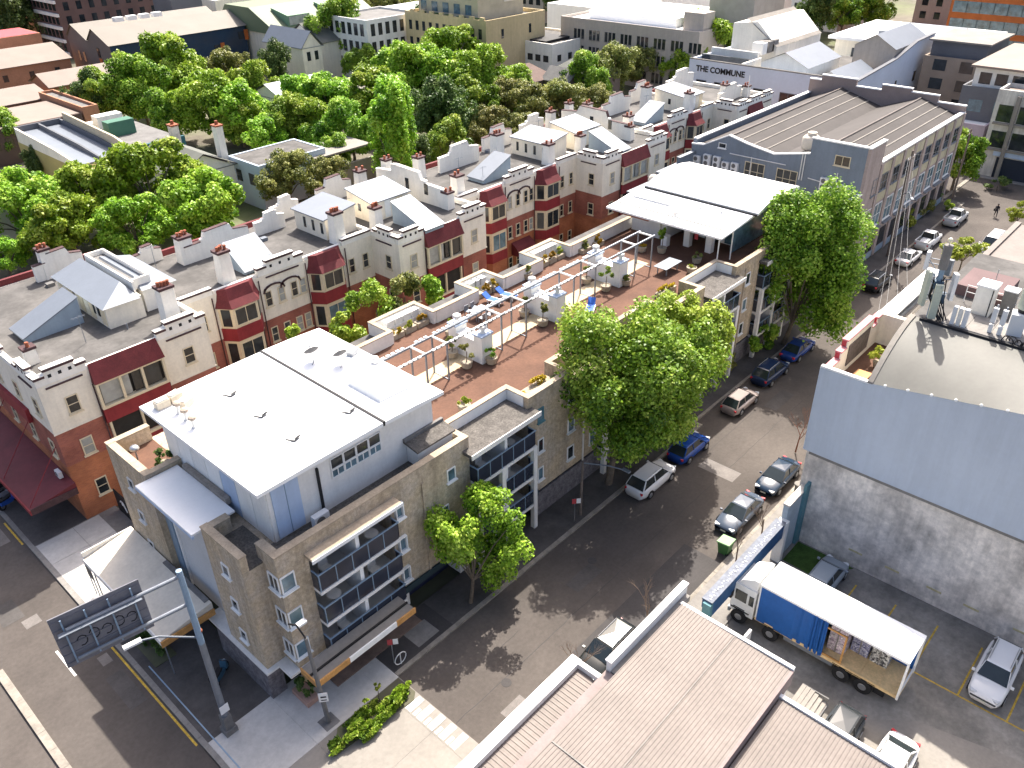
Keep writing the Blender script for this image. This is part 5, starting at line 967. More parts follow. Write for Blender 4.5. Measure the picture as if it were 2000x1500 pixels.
# ------------------------------------------------------------------ vehicles
def paint(name, col, rough=.14): return mat('paint_'+name, col, rough, .03, .5, 0, coat=.0, spec=.45)
CGL = glassmat('car_glass', (.02, .028, .03), .05, .8, .2)
TAIL = mat('tail_light_red', (.5, .02, .03), .3, .05, 2, 0); HEAD = mat('headlight_glass', (.62, .64, .66), .15, .05, 2, 0, spec=.7); PLATE = mat('number_plate', (.6, .6, .5), .5, .05, 2, 0)
def loft(secs, closed=True):
    mb = MB(); n = len(secs[0]); V = [p for s in secs for p in s]; Fc = []
    for j in range(len(secs)-1):
        for i in range(n-1): Fc.append((j*n+i, j*n+i+1, (j+1)*n+i+1, (j+1)*n+i))
    Fc.append(tuple(range(n))[::-1]); Fc.append(tuple(range((len(secs)-1)*n, len(secs)*n)))
    return mb.add(V, Fc)
def car(kind, colname, col, x, y, rz, label, z=0.0, group=None, cat='car'):
    """x forward in local coordinates"""
    t = thing('parked_car' if kind != 'ute' else 'pickup_truck', (0, 0, 0), label, cat, group); pm = paint(colname, col)
    D = {'sedan': (4.65, 1.80, 1.43, .93), 'hatch': (4.15, 1.76, 1.50, .95), 'suv': (4.65, 1.88, 1.68, 1.05), 'ute': (5.2, 1.88, 1.78, 1.08), 'van': (4.9, 1.92, 1.95, 1.15)}[kind]
    L, W, Hh, zb = D; h = L/2; wv = W/2
    st = {'sedan': [(-1, .62, .78), (-.97, .72, .86), (-.88, .90, .93), (-.55, .98, 1.0), (0, 1, 1.0), (.35, 1, .98), (.55, .98, .93), (.85, .93, .82), (.96, .82, .70), (1, .72, .58)],
          'hatch': [(-1, .70, .80), (-.96, .82, .96), (-.8, .95, 1.0), (-.4, 1, 1.0), (0, 1, 1.0), (.4, 1, .98), (.58, .98, .94), (.86, .92, .82), (.96, .80, .70), (1, .70, .58)]}
    st = st['sedan' if kind == 'sedan' else 'hatch']
    secs = []
    for f, wf, zf in st:
        xx = f*h; ww = wv*wf; zt = zb*zf; z0 = .24
        half = [(0, z0), (ww*.80, z0), (ww*.97, z0+.14), (ww, z0+.34), (ww*.985, zt-.16), (ww*.93, zt-.04), (ww*.80, zt), (ww*.4, zt+.035), (0, zt+.045)]
        ring = [(xx, yy, zz) for yy, zz in half]+[(xx, -yy, zz) for yy, zz in half[-2:0:-1]]+[(xx, 0, z0)]
        secs.append(ring)
    body = loft(secs).build('body', pm, t, True)
    # greenhouse
    G = {'sedan': (.47, .14, -.42, -.74), 'hatch': (.52, .20, -.66, -.93), 'suv': (.50, .22, -.72, -.93), 'ute': (.46, .22, -.18, -.26), 'van': (.70, .42, -.90, -.97)}[kind]
    xa, xb, xc, xd = [g_*h for g_ in G]; wb, wr = wv*.88, wv*.68; zr_ = Hh-.05; zg = zb-.02
    b0 = [(xa, wb*.94, zg-.03), (xd, wb*.92, zg-.02)]; 
    def q(a, b, c, d, nm, inset=.0): return MB().add([a, b, c, d], [(0, 1, 2, 3)]).build(nm, CGL, t)
    A, Bp, Cc, Dd = (xa, wb*.94), (xb, wr*.98), (xc, wr*.96), (xd, wb*.92)
    for nm, lst in (('windscreen', [(A[0], A[1], zg), (A[0], -A[1], zg), (Bp[0], -Bp[1], zr_), (Bp[0], Bp[1], zr_)]), ('rear_window', [(Dd[0], -Dd[1], zg), (Dd[0], Dd[1], zg), (Cc[0], Cc[1], zr_), (Cc[0], -Cc[1], zr_)])):
        n_ = (Vector(lst[1])-Vector(lst[0])).cross(Vector(lst[2])-Vector(lst[0])).normalized()*.04
        MB().add(lst+[tuple(Vector(p)-n_) for p in lst], [(0,1,2,3),(7,6,5,4),(0,4,5,1),(1,5,6,2),(2,6,7,3),(3,7,4,0)]).build(nm, CGL, t)
    for s in (-1, 1):
        lst = [(A[0], s*A[1], zg), (Dd[0], s*Dd[1], zg), (Cc[0], s*Cc[1], zr_), (Bp[0], s*Bp[1], zr_)]
        o = MB().add(lst+[(p[0], p[1]-s*.05, p[2]) for p in lst], [(0,1,2,3),(7,6,5,4),(0,4,5,1),(1,5,6,2),(2,6,7,3),(3,7,4,0)]).build('side_window', CGL, t)
        mid = (xb+xc)/2
        k = MB(); k.tube((A[0]+.02, s*A[1], zg-.02), (Bp[0], s*Bp[1], zr_), .045, .04, 6); k.tube((Dd[0], s*Dd[1], zg-.02), (Cc[0], s*Cc[1], zr_), .06, .05, 6); k.tube((mid, s*wb*.95, zg), (mid-.03, s*wr, zr_), .035, .035, 6); k.build('pillar', pm, o)
        MB().rbox((xa-.12, s*(wv+.07), zg+.06), (.13, .17, .12)).build('mirror', pm, t)
        MB().rbox((h*.92, s*wv*.62, zb*.70), (.28, .34, .13), s*-.35).build('headlight', HEAD, t); MB().rbox((-h*.965, s*wv*.66, zb*.78), (.14, .30, .17), s*.3).build('tail_light', TAIL, t)
        for fx in (.62, -.58):
            wc = (fx*h, s*(wv-.10), .33); o2 = MB().tube((wc[0], wc[1]-.11, wc[2]), (wc[0], wc[1]+.11, wc[2]), .33, .33, 18).build('wheel', RUBBER, t); MB().tube((wc[0], wc[1]+s*.08, wc[2]), (wc[0], wc[1]+s*.125, wc[2]), .22, .20, 14).build('rim', CHROME, o2)
            MB().tube((wc[0], s*(wv-.035), .36), (wc[0], s*(wv+.004), .36), .385, .385, 18).build('wheel_arch', BLACK, t)
    MB().add([(xb+.04, wr*.99, zr_-.01), (xc-.04, wr*.97, zr_-.01), (xc-.04, -wr*.97, zr_-.01), (xb+.04, -wr*.99, zr_-.01), (xb-.12, wr*.86, Hh), (xc+.12, wr*.84, Hh), (xc+.12, -wr*.84, Hh), (xb-.12, -wr*.86, Hh), ((xb+xc)/2, 0, Hh+.025)], [(0,4,5,1),(1,5,6,2),(2,6,7,3),(3,7,4,0),(4,8,5),(5,8,6),(6,8,7),(7,8,4)][::1]).build('roof', pm if 'roof' not in label else pm, t)
    MB().rbox((h*.985, 0, .42), (.05, W*.62, .2)).build('grille', BLACK, t); MB().rbox((-h*.99, 0, zb*.66), (.04, .42, .12)).build('number_plate', PLATE, t); MB().rbox((h*1.0, 0, .42), (.03, .40, .11)).build('number_plate', PLATE, t)
    if kind in ('suv', 'van'):
        for s in (-1, 1): MB().tube((xb-.2, s*wr*.85, Hh+.04), (xc+.2, s*wr*.85, Hh+.04), .022).build('roof_rail', CHROME, t)
    if kind == 'ute':
        B(-h*.93, -h*.30, -wv*.80, wv*.80, zb-.02, zb+.03).build('tub_cover', mat('tonneau', (.05, .055, .06), .6, .1, 1), t); B(-h*.97, -h*.93, -wv*.85, wv*.85, zb-.1, zb+.12).build('tailgate', pm, t)
        for s in (-1, 1): B(-h*.95, -h*.27, s*wv*.86-.05, s*wv*.86+.05, zb-.1, zb+.12).build('tub_side', pm, t)
    t.location = (x, y, z); t.rotation_euler = (0, 0, rz); return t
ZQ = .004
car('suv', 'white', (.72, .72, .72), 42.7, 25.5, 0, 'white SUV with dark panoramic roof glass under the big street tree', ZQ); car('hatch', 'blue', (.01, .055, .26), 48.0, 25.5, 0, 'bright blue hatchback parked in front of the white SUV', ZQ)
car('hatch', 'silverbrown', (.33, .28, .26), 56.6, 25.75, 0, 'silver-brown hatchback parked alone between the trees', ZQ); car('suv', 'navy', (.015, .03, .075), 62.6, 26.05, 0, 'dark navy SUV behind the silver-brown hatchback', ZQ); car('sedan', 'royal', (.015, .045, .20), 68.2, 26.1, 0, 'royal blue car at the foot of the far street tree', ZQ)
car('sedan', 'slate', (.075, .095, .13), 43.7, 18.6, math.pi, 'slate blue sedan parked beside the green wheelie bin', ZQ); car('sedan', 'midnight', (.022, .04, .07), 49.3, 18.5, math.pi, 'midnight blue sedan parked behind the slate sedan', ZQ)
car('suv', 'black', (.018, .02, .02), 27.6, 18.3, math.pi, 'black SUV half hidden below the workshop parapet', ZQ)
car('sedan', 'white2', (.68, .68, .67), 96.4, 26.1, 0, 'white sedan parked nearest the power pole', ZQ); car('ute', 'white3', (.70, .70, .70), 102.8, 26.1, 0, 'white pickup with covered tray parked ahead of the white sedan', ZQ, cat='pickup'); car('ute', 'silver', (.50, .51, .52), 112.6, 26.1, 0, 'silver pickup with dark tray cover near the crossroads', ZQ, cat='pickup')
car('suv', 'black2', (.015, .017, .02), 87.5, 26.2, 0, 'black car in the shade beside the warehouse wall', ZQ); car('van', 'white4', (.74, .74, .74), 106.0, 19.9, math.pi, 'white van parked opposite beside the pink roof', ZQ, cat='van')
car('suv', 'white5', (.74, .74, .74), 40.9, .85, math.pi, 'white SUV in the marked bay by the concrete wall', .03); car('hatch', 'greyblue', (.25, .29, .33), 41.6, 11.3, 0, 'grey-blue hatchback in the yard corner behind the truck', .03)
car('hatch', 'charcoal', (.05, .055, .06), 31.0, 5.85, math.pi, 'charcoal hatchback beside the workshop wall in the yard', .036); car('sedan', 'white6', (.78, .78, .78), 31.0, 3.1, math.pi, 'white sedan at the bottom edge of the yard', .04)
# curtain-sided truck
TR = thing('delivery_truck', (0, 0, 0), 'white and blue curtain-sided truck with its side half open showing plywood floor', 'truck')
TW = paint('truckwhite', (.76, .76, .75), .35)
B(-4.25, 4.25, -.45, .45, .62, .95).build('chassis', BLACK, TR); B(-4.3, 4.3, -1.2, 1.2, .95, 1.15).build('deck', PLY, TR)
for i in range(4): B(-4.2+1.05*i, -4.2+1.05*i+1.0, -1.19, 1.19, 1.15, 1.17).build('floor_board', PLY, TR)
B(-4.3, 4.3, -1.24, 1.24, 3.78, 3.95).build('body_roof', WROOF, TR); B(4.2, 4.3, -1.2, 1.2, 1.15, 3.78).build('front_bulkhead', TW, TR); B(-4.3, -4.22, -1.2, 1.2, 1.15, 1.5).build('tail_board', TW, TR); 
for s in (-1, 1): B(-4.32, -4.2, s*1.2-.06, s*1.2+.06, .95, 3.8).build('rear_post', TW, TR)
B(-4.3, 4.2, -1.2, -1.16, 1.15, 3.78).build('far_curtain', TARPB, TR)
k = MB(); pts = [(.9+.16*i, 1.2+.035*math.sin(i*2.1)) for i in range(8)]+[(2.2+.25*i, 1.205+.012*math.sin(i)) for i in range(9)]
for (xa, ya), (xb_, yb_) in zip(pts, pts[1:]): k.add([(xa, ya, 1.0), (xb_, yb_, 1.0), (xb_, yb_, 3.8), (xa, ya, 3.8), (xa, ya-.02, 1.0), (xb_, yb_-.02, 1.0), (xb_, yb_-.02, 3.8), (xa, ya-.02, 3.8)], [(0,1,2,3),(7,6,5,4)])
k.build('blue_curtain', TARPB, TR); k = MB()
for i in range(9): x = .15+.1*i; k.tube((x, 1.16+.06*math.sin(i*2.4), 1.0), (x+.03, 1.16+.06*math.sin(i*2.4), 3.8), .075, .06, 6)
k.build('gathered_curtain', TARPB, TR)
B(4.45, 6.0, -1.15, 1.15, .75, 2.3).build('cab', TW, TR); MB().prx([(-1.15, 2.3), (1.15, 2.3), (1.1, 2.95), (-1.1, 2.95)], 4.45, 6.0).build('cab_upper', TW, TR)
MB().pry([(4.5, 2.95), (5.75, 2.95), (5.5, 3.35), (4.75, 3.75), (4.5, 3.75)], -1.0, 1.0).build('roof_fairing', TW, TR); B(5.98, 6.03, -1.0, 1.0, 1.7, 2.7).build('windscreen', CGL, TR)
for s in (-1, 1): o = B(5.0, 5.75, s*1.15-.02, s*1.15+.02, 1.75, 2.55).build('side_window', CGL, TR); B(5.0, 5.75, s*1.16-.03, s*1.16+.03, 1.1, 1.14).build('trim', BLACK, o); B(4.55, 4.85, s*1.15-.02, s*1.15+.02, 1.75, 2.5).build('sleeper_window', CGL, TR); MB().rbox((5.9, s*1.4, 2.2), (.15, .3, .5)).build('mirror', BLACK, TR)
B(5.95, 6.1, -1.15, 1.15, .45, .8).build('bumper', POLE, TR)
for fx in (5.3, 3.2, -1.2, -2.45):
    for s in (-1, 1):
        o = MB().tube((fx, s*1.13-.14, .5), (fx, s*1.13+.14, .5), .5, .5, 20).build('wheel', RUBBER, TR); MB().tube((fx, s*1.13+s*.1, .5), (fx, s*1.13+s*.15, .5), .28, .22, 16).build('rim', CHROME, o); B(fx-.6, fx+.6, s*1.1-.12, s*1.1+.12, 1.0, 1.04).build('mudguard', BLACK, TR)
B(-.6, 2.4, .7, 1.1, .55, .92).build('fuel_tank', POLE, TR); B(-3.6, -3.0, .6, 1.1, .4, .8).build('pallet_cage', BLACK, TR)
TR.location = (36.3, 8.6, .03); TR.rotation_euler = (0, 0, R(90))
LM = mat('patterned_fabric', (.34, .26, .33), .9, .5, 6, .5, 22, col2=(.62, .58, .56), cs=9); LM2 = mat('navy_pattern', (.09, .09, .22), .9, .5, 7, .5, 25, col2=(.5, .5, .55), cs=11); LM3 = mat('black_white_print', (.04, .04, .045), .9, .2, 5, .3, 20, col2=(.75, .74, .7), cs=7)
def local(px_, py_): return (36.3-py_, 8.6+px_)     # truck is turned 90 degrees
for i, (lx0, lx1, z0, z1, m_, lab) in enumerate(((-.9, .1, 1.2, 3.55, LM, 'tall strapped stack of mauve patterned fabric next to the gathered curtain'), (-2.0, -1.0, 1.2, 3.3, LM2, 'navy patterned roll stack in the middle of the truck bed'), (-3.1, -2.1, 1.2, 3.0, LM3, 'black and white printed mattress stack near the truck tail'))):
    a = local(lx0, .55 if i == 0 else -.2); b = local(lx1, -1.0); t = thing('cargo_stack', ((a[0]+b[0])/2, (a[1]+b[1])/2, z0), lab, 'cargo', 'cargo on the truck'); n_ = 6
    for j in range(n_): B(min(a[0], b[0])+random.uniform(0, .05), max(a[0], b[0])-random.uniform(0, .05), min(a[1], b[1])+.02*random.random(), max(a[1], b[1])-.02*random.random(), z0+(z1-z0)*j/n_, z0+(z1-z0)*(j+1)/n_-.015).build('bundle', m_, t)
    B(min(a[0], b[0])-.03, max(a[0], b[0]), (a[1]+b[1])/2-.03, (a[1]+b[1])/2+.03, z0, z1+.02).build('strap', CONCD, t)
t = thing('timber_crate', (35.6, 8.2, 1.2), 'orange timber crate frame round the mauve fabric on the truck bed', 'crate')
for y in (7.62, 8.78): B(35.12, 35.22, y-.05, y+.05, 1.2, 3.4).build('post', ORANGEW, t)
for z in (1.2, 3.3): B(35.13, 35.2, 7.67, 8.73, z, z+.1).build('rail', ORANGEW, t)
# wheelie bin
t = thing('wheelie_bin', (40.0, 17.6, .0), 'green wheelie bin at the kerb in front of the slate sedan', 'bin'); gm = mat('bin_green', (.06, .17, .05), .6, .1, 2); lg = mat('bin_lid_green', (.24, .42, .20), .6, .1, 2)
MB().add([(39.7,17.3,.02),(40.3,17.3,.02),(40.3,17.95,.02),(39.7,17.95,.02),(39.6,17.2,1.0),(40.42,17.2,1.0),(40.42,18.05,1.0),(39.6,18.05,1.0)], [(3,2,1,0),(4,5,6,7),(0,1,5,4),(1,2,6,5),(2,3,7,6),(3,0,4,7)]).build('bin_body', gm, t); MB().rbox((40.0, 17.62, 1.05), (.9, .95, .1), 0, R(-6)).build('lid', lg, t)
for x in (39.72, 40.3): MB().tube((x-.04, 17.3, .12), (x+.04, 17.3, .12), .12, .12, 12).build('wheel', RUBBER, t)
# motor scooter on the corner
def bike(x, y, rz, label, m, group=None):
    t = thing('motor_scooter', (0, 0, 0), label, 'scooter', group)
    for fx in (-.62, .62): o = MB().tube((fx, -.06, .28), (fx, .06, .28), .28, .28, 16).build('wheel', RUBBER, t); MB().tube((fx, -.065, .28), (fx, .065, .28), .15, .15, 12).build('rim', CHROME, o)
    MB().pry([(-.75, .45), (-.2, .32), (.2, .30), (.35, .45), (.2, .55), (-.1, .7), (-.7, .78)], -.16, .16).build('body', m, t); MB().pry([(.35, .4), (.6, .35), (.55, .95), (.42, .95)], -.2, .2).build('front_shield', m, t)
    B(-.7, .05, -.15, .15, .74, .86).build('seat', BLACK, t); MB().tube((.6, 0, .3), (.45, 0, 1.0), .03).build('fork', CHROME, t); MB().tube((.42, -.32, 1.02), (.42, .32, 1.02), .02).build('handlebar', BLACK, t); B(-.98, -.7, -.18, .18, .82, 1.1).build('top_box', BLACK, t); MB().ball((.6, 0, .82), .09).build('headlight', HEAD, t)
    t.location = (x, y, .12); t.rotation_euler = (0, 0, rz)
bike(11.5, 34.2, R(35), 'blue and black scooter parked behind the sign gantry pole', mat('scooter_blue', (.05, .12, .18), .35, .1, 1))
for i, (y, c) in enumerate(((60.0, (.03, .1, .4)), (61.2, (.45, .47, .5)), (62.4, (.05, .05, .06)))): bike(9.35+.1*i, y, R(20), ('bright blue scooter in front of the maroon awning', 'silver scooter behind the blue one by the maroon awning', 'black scooter last in the row by the maroon awning')[i], mat('scooter_%d' % i, c, .35, .1, 1), 'scooters by the maroon awning')
# ------------------------------------------------------------------ street furniture
SG = thing('sign_gantry', (9.9, 30.8, 0), 'overhead road sign seen from behind on a cantilever pole', 'road sign')
px_, py_ = 9.9, 30.8
MB().box(px_-.35, px_+.35, py_-.35, py_+.35, .1, .5).box(px_-.24, px_+.24, py_-.24, py_+.24, .5, 1.5).build('base', ROOFD, SG)
MB().tube((px_, py_, 1.4), (px_, py_, 7.2), .2, .17, 12).build('pole', POLE, SG); MB().tube((px_, py_, 7.2), (px_+.05, py_+.1, 12.1), .17, .15, 12).build('upper_pole', BLSTEEL, SG)
MB().tube((px_, py_+.1, 11.75), (4.9, py_+.9, 11.75), .1, .09, 10).build('arm', POLE, SG); MB().tube((px_, py_+.1, 9.9), (4.9, py_+.9, 9.9), .1, .09, 10).build('arm', POLE, SG)
sgd = Vector((-1, .16, 0)).normalized(); sn = Vector((.16, 1, 0)).normalized(); sang = math.atan2(sgd.y, sgd.x)
scn = Vector((6.35, py_+.9, 10.95))
MB().rbox(scn, (3.9, .06, 3.1), sang).build('sign_board', mat('sign_back_grey', (.15, .15, .17), .6, .15, 1.5), SG)
for i in range(6): MB().rbox(scn-sn*.05+Vector((0, 0, -1.3+.52*i)), (3.8, .03, .04), sang).build('stiffener', mat('sign_back_grey', (.15, .15, .17)), SG)
for u in (-1.5, -.5, .5, 1.5): MB().rbox(scn-sgd*-u-sn*.13, (.07, .07, 2.7), sang).build('sign_post', BLSTEEL, SG)
MB().rbox(scn-sn*.35+Vector((0, 0, .72)), (3.6, .28, .05), sang).build('sign_light_shelf', ZINC, SG)
k = MB()
for i in range(5): c = scn-sn*.035+sgd*(-1.2+.55*i)+Vector((0, 0, -.35+.1*(i % 2))); k.path([c+sgd*(.22*math.cos(a))+Vector((0, 0, .3*math.sin(a))) for a in np.linspace(.4, 5.2, 8)], .025, 5)
k.build('ghost_marks', BLACK, SG)
MB().path([(px_, py_, 7.6), (8.3, py_+.6, 8.6), (7.6, py_+.9, 8.7)], .05).build('lamp_arm', ZINC, SG); MB().rbox((7.2, py_+1.05, 8.68), (.85, .26, .13), sang).build('lamp_head', FURN, SG)
B(px_-.25, px_+.25, py_-.26, py_-.24, 1.9, 2.5).build('notice', FURN, SG); MB().ball((px_+.1, py_, 8.0), .13).build('cap', TERRA, SG)
LP = thing('street_lamp', (13.83, 27.13, 0), 'dark leaning street lamp with parking sign in front of the shop awning', 'street lamp')
B(13.4, 14.3, 26.7, 27.6, .1, .145).build('tree_grate', ROOFD, LP); MB().tube((13.83, 27.13, .1), (13.8, 27.6, 6.6), .14, .09, 10).build('pole', ROOFD, LP); MB().path([(13.8, 27.6, 6.6), (13.65, 28.0, 7.4), (13.3, 28.1, 7.7)], .05).build('lamp_arm', BLACK, LP); MB().rbox((13.95, 28.0, 7.3), (.5, .3, .14)).build('lamp_head', FURN, LP)
MB().rbox((13.8, 27.1, 2.3), (.5, .03, .7), R(-40)).build('parking_sign', FURN, LP); MB().rbox((13.8, 27.08, 2.35), (.3, .032, .1), R(-40)).rbox((13.8, 27.08, 2.1), (.3, .032, .06), R(-40)).build('sign_print', BLACK, LP)
LP2 = thing('street_lamp', (36.4, 27.5, 0), 'grey street lamp with long arm beside the white SUV', 'street lamp'); MB().tube((36.4, 27.3, .1), (36.5, 27.3, 4.9), .1, .08, 10).build('pole', WOODP, LP2); MB().path([(36.5, 27.3, 4.8), (37.2, 25.6, 5.0), (37.5, 24.6, 5.0)], .045).build('arm', ZINC, LP2); MB().rbox((37.55, 24.4, 5.0), (.22, .6, .12)).build('lamp_head', ZINC, LP2)
def nosign(x, y, lab):
    t = thing('street_sign', (x, y, .12), lab, 'sign', 'red and white kerb signs'); MB().tube((x, y, .1), (x, y, 2.2), .03).build('post', CHROME, t); MB().rbox((x-.12, y-.02, 2.05), (.3, .03, .42), R(-40)).build('red_plate', REDL, t); MB().rbox((x+.14, y-.22, 2.05), (.3, .03, .42), R(-40)).build('white_plate', FURN, t)
nosign(18.85, 27.45, 'red and white kerb sign beside the white bike hoop'); nosign(35.6, 27.2, 'red and white kerb sign near the stone wall')
t = thing('bike_hoop', (18.9, 27.3, .13), 'white ring bike rack on the dark footpath', 'bike rack'); k = MB(); k.path([Vector((19.1+.42*math.cos(a), 27.1, .62+.42*math.sin(a))) for a in np.linspace(0, 2*math.pi, 17)], .03); k.build('ring', FURN, t); MB().tube((19.1, 27.1, .13), (19.1, 27.1, 1.04), .03).build('stem', FURN, t)
PP = thing('power_pole', (96.3, 28.4, 0), 'tall timber power pole with cross arm beside the warehouse', 'power pole'); MB().tube((96.3, 28.4, 0), (96.3, 28.4, 12.6), .18, .12, 10).build('pole', WOODP, PP); B(95.3, 97.3, 28.33, 28.47, 11.6, 11.75).build('cross_arm', WOODP, PP)
for x in (95.4, 96.0, 96.6, 97.2): MB().tube((x, 28.4, 11.75), (x, 28.4, 11.95), .05).build('insulator', FURN, PP)
MB().path([(96.3, 28.4, 7.6), (95.0, 27.4, 8.4), (94.2, 26.8, 8.2)], .05).build('lamp_arm', ZINC, PP); MB().rbox((93.9, 26.6, 8.15), (.8, .3, .12), .5).build('lamp_head', ZINC, PP)
def wire(a, b, sag, lab, r=.010):
    a = Vector(a); b = Vector(b); pts = [a.lerp(b, f)-Vector((0, 0, sag*4*f*(1-f))) for f in np.linspace(0, 1, 13)]; k = MB(); k.path(pts, r, 4); one(k, 'power_wire', mat('wire', (.3, .3, .3), .6), lab, 'wire', 'power wires')
for i, (x, e) in enumerate(((95.4, (53.2, 15.3, 12.5)), (96.0, (54.8, 15.3, 12.5)), (96.6, (57, 15.3, 12.6)), (97.2, (59.2, 15.3, 12.6)))): wire((x, 28.4, 11.95), e, 1.6, ('first', 'second', 'third', 'fourth')[i]+' wire from the left running from the power pole to the white parapet')
P2 = thing('power_pole', (121, 29.2, 0), 'slim timber pole at the crossroads in front of the street tree', 'power pole'); MB().tube((121.3, 29.2, 0), (121.3, 29.2, 9.5), .15, .1, 8).build('pole', WOODP, P2); B(120.6, 122, 29.15, 29.25, 8.9, 9.0).build('cross_arm', WOODP, P2)
wire((97.2, 28.4, 11.9), (121.3, 29.2, 9.0), .8, 'wire between the two timber poles along the lane')
wire((13.7, 27.9, 6.9), (15.2, 29.55, 4.9), .15, 'upper service wire from the leaning street lamp to the tan wall', .012); wire((13.75, 27.8, 6.4), (15.4, 29.55, 4.5), .15, 'lower service wire from the leaning street lamp to the tan wall', .012)
bl = MB(); bl.lathe((48.6, 16.6, .1), [(.24, 0), (.24, 1.0), (.32, 1.05), (.32, 1.15), (.2, 1.18)], 14); one(bl, 'stub_pipe', CONCD, 'short concrete pipe standing behind the midnight blue sedan', 'bollard', smooth=False)
p = at(178, 1130, 1.4); t = thing('banner_frame', (9.75, 46.0, .13), 'grey banner frame standing at the corner of the cream awning', 'banner'); 
for y in (45.7, 46.3): MB().tube((9.6, y, .13), (9.6, y, 2.9), .03).build('post', POLE, t)
MB().rbox((9.6, 46.0, 2.3), (.05, .8, 1.1)).build('panel', mat('dark_banner', (.12, .11, .10), .8, .2, 3), t)
t = thing('mural_fence', (14.6, 50, 0), 'black fence with white brush lettering across the alley mouth', 'fence')
for i in range(5): B(14.5, 14.58, 46.2+1.42*i, 46.2+1.42*(i+1)-.03, .05, 2.1).build('panel', BLACK, t)
k = MB()
for i in range(4): c = Vector((14.47, 48.0+1.25*i, 1.2)); k.path([c+Vector((0, .35*math.cos(a)+.05*a, .38*math.sin(a*1.5))) for a in np.linspace(0, 6, 12)], .035, 5)
k.build('lettering', FURN, t)
t = thing('shop_planter', (14.0, 29.3, .13), 'terracotta edged planter of shrubs at the shop entrance', 'planter'); B(13.6, 14.4, 28.7, 30.2, .13, .5).build('box', mat('pink_planter', (.45, .28, .22), .8), t); blob('leaves', (14.0, 29.5, .9), (.55, .85, .5), 500, .16, LF_D, t, 9)
t = thing('display_board', (14.2, 30.0, .9), 'narrow timber display board behind the shop planter', 'board'); MB().rbox((14.5, 30.0, 1.2), (.08, .5, 1.4), .3).build('panel', PLY, t); MB().rbox((14.46, 30.0, .3), (.3, .5, .06), .3).build('foot', BARK, t)
t = thing('balcony_grill', (13.9, 44.2, ZF+.06), 'round silver kettle grill on the small corner roof terrace', 'grill'); MB().tube((13.95, 44.2, ZF+.06), (13.95, 44.2, ZF+.7), .05).build('stand', POLE, t); MB().ball((13.95, 44.2, ZF+.9), .3, 12, 8, (1, 1, .7)).build('kettle', CHROME, t, True)
t = thing('potted_shrub', (14.7, 42.1, ZF+.06), 'dark green shrub on the small corner roof terrace', 'potted plant'); MB().lathe((14.7, 42.1, ZF+.06), [(.3, 0), (.4, .4), (.35, .4)], 10).build('pot', POTC, t); blob('leaves', (14.7, 42.1, ZF+.8), (.6, .75, .45), 420, .15, LF_D, t, 19)
# person walking on the crossroads
def person(x, y, rz):
    t = thing('person', (0, 0, 0), 'person in dark clothes walking across the far road junction with a bag', 'person')
    J = {'pel': (0, 0, .95), 'sp': (.02, 0, 1.2), 'ch': (.05, 0, 1.42), 'nk': (.06, 0, 1.52), 'hd': (.09, 0, 1.66), 'tp': (.09, 0, 1.76), 'shl': (.04, .19, 1.42), 'ell': (-.1, .25, 1.15), 'hal': (.02, .27, .93), 'shr': (.04, -.19, 1.42), 'elr': (.12, -.25, 1.14), 'har': (.3, -.24, .98), 'hpl': (0, .1, .9), 'knl': (.22, .1, .52), 'anl': (.22, .1, .1), 'tol': (.38, .1, .04), 'hpr': (0, -.1, .9), 'knr': (-.08, -.1, .5), 'anr': (-.36, -.1, .14), 'tor': (-.24, -.1, .04)}
    E_ = [('pel','sp'),('sp','ch'),('ch','nk'),('nk','hd'),('hd','tp'),('ch','shl'),('shl','ell'),('ell','hal'),('ch','shr'),('shr','elr'),('elr','har'),('pel','hpl'),('hpl','knl'),('knl','anl'),('anl','tol'),('pel','hpr'),('hpr','knr'),('knr','anr'),('anr','tor')]
    rad = dict(pel=.14, sp=.13, ch=.15, nk=.055, hd=.1, tp=.07, shl=.07, ell=.05, hal=.035, shr=.07, elr=.05, har=.035, hpl=.095, knl=.065, anl=.045, tol=.035, hpr=.095, knr=.065, anr=.045, tor=.035)
    ks = list(J); me = bpy.data.meshes.new('body'); me.from_pydata([J[k_] for k_ in ks], [(ks.index(a), ks.index(b)) for a, b in E_], [])
    o = bpy.data.objects.new('body', me); COL.objects.link(o); o.parent = t; md_ = o.modifiers.new('skin', 'SKIN'); 
    for i, k_ in enumerate(ks): me.skin_vertices[0].data[i].radius = (rad[k_],)*2; me.skin_vertices[0].data[i].use_root = (k_ == 'pel')
    o.modifiers.new('sub', 'SUBSURF').levels = 2; o.modifiers['sub'].render_levels = 2; me.materials.append(mat('dark_clothes', (.03, .028, .035), .9, .2, 4))
    MB().ball((.09, 0, 1.69), .115, 10, 8, (1, .9, 1.15)).build('head', mat('skin_and_hair', (.16, .10, .075), .7), t, True); MB().ball((.07, 0, 1.73), .12, 10, 8, (1, .92, .9)).build('hair', BLACK, t, True); MB().rbox((.02, -.3, 1.0), (.35, .14, .3)).build('bag', BLACK, t); 
    t.location = (x, y, 0); t.rotation_euler = (0, 0, rz)
q_ = at(1943, 424); person(q_.x, q_.y, R(200))
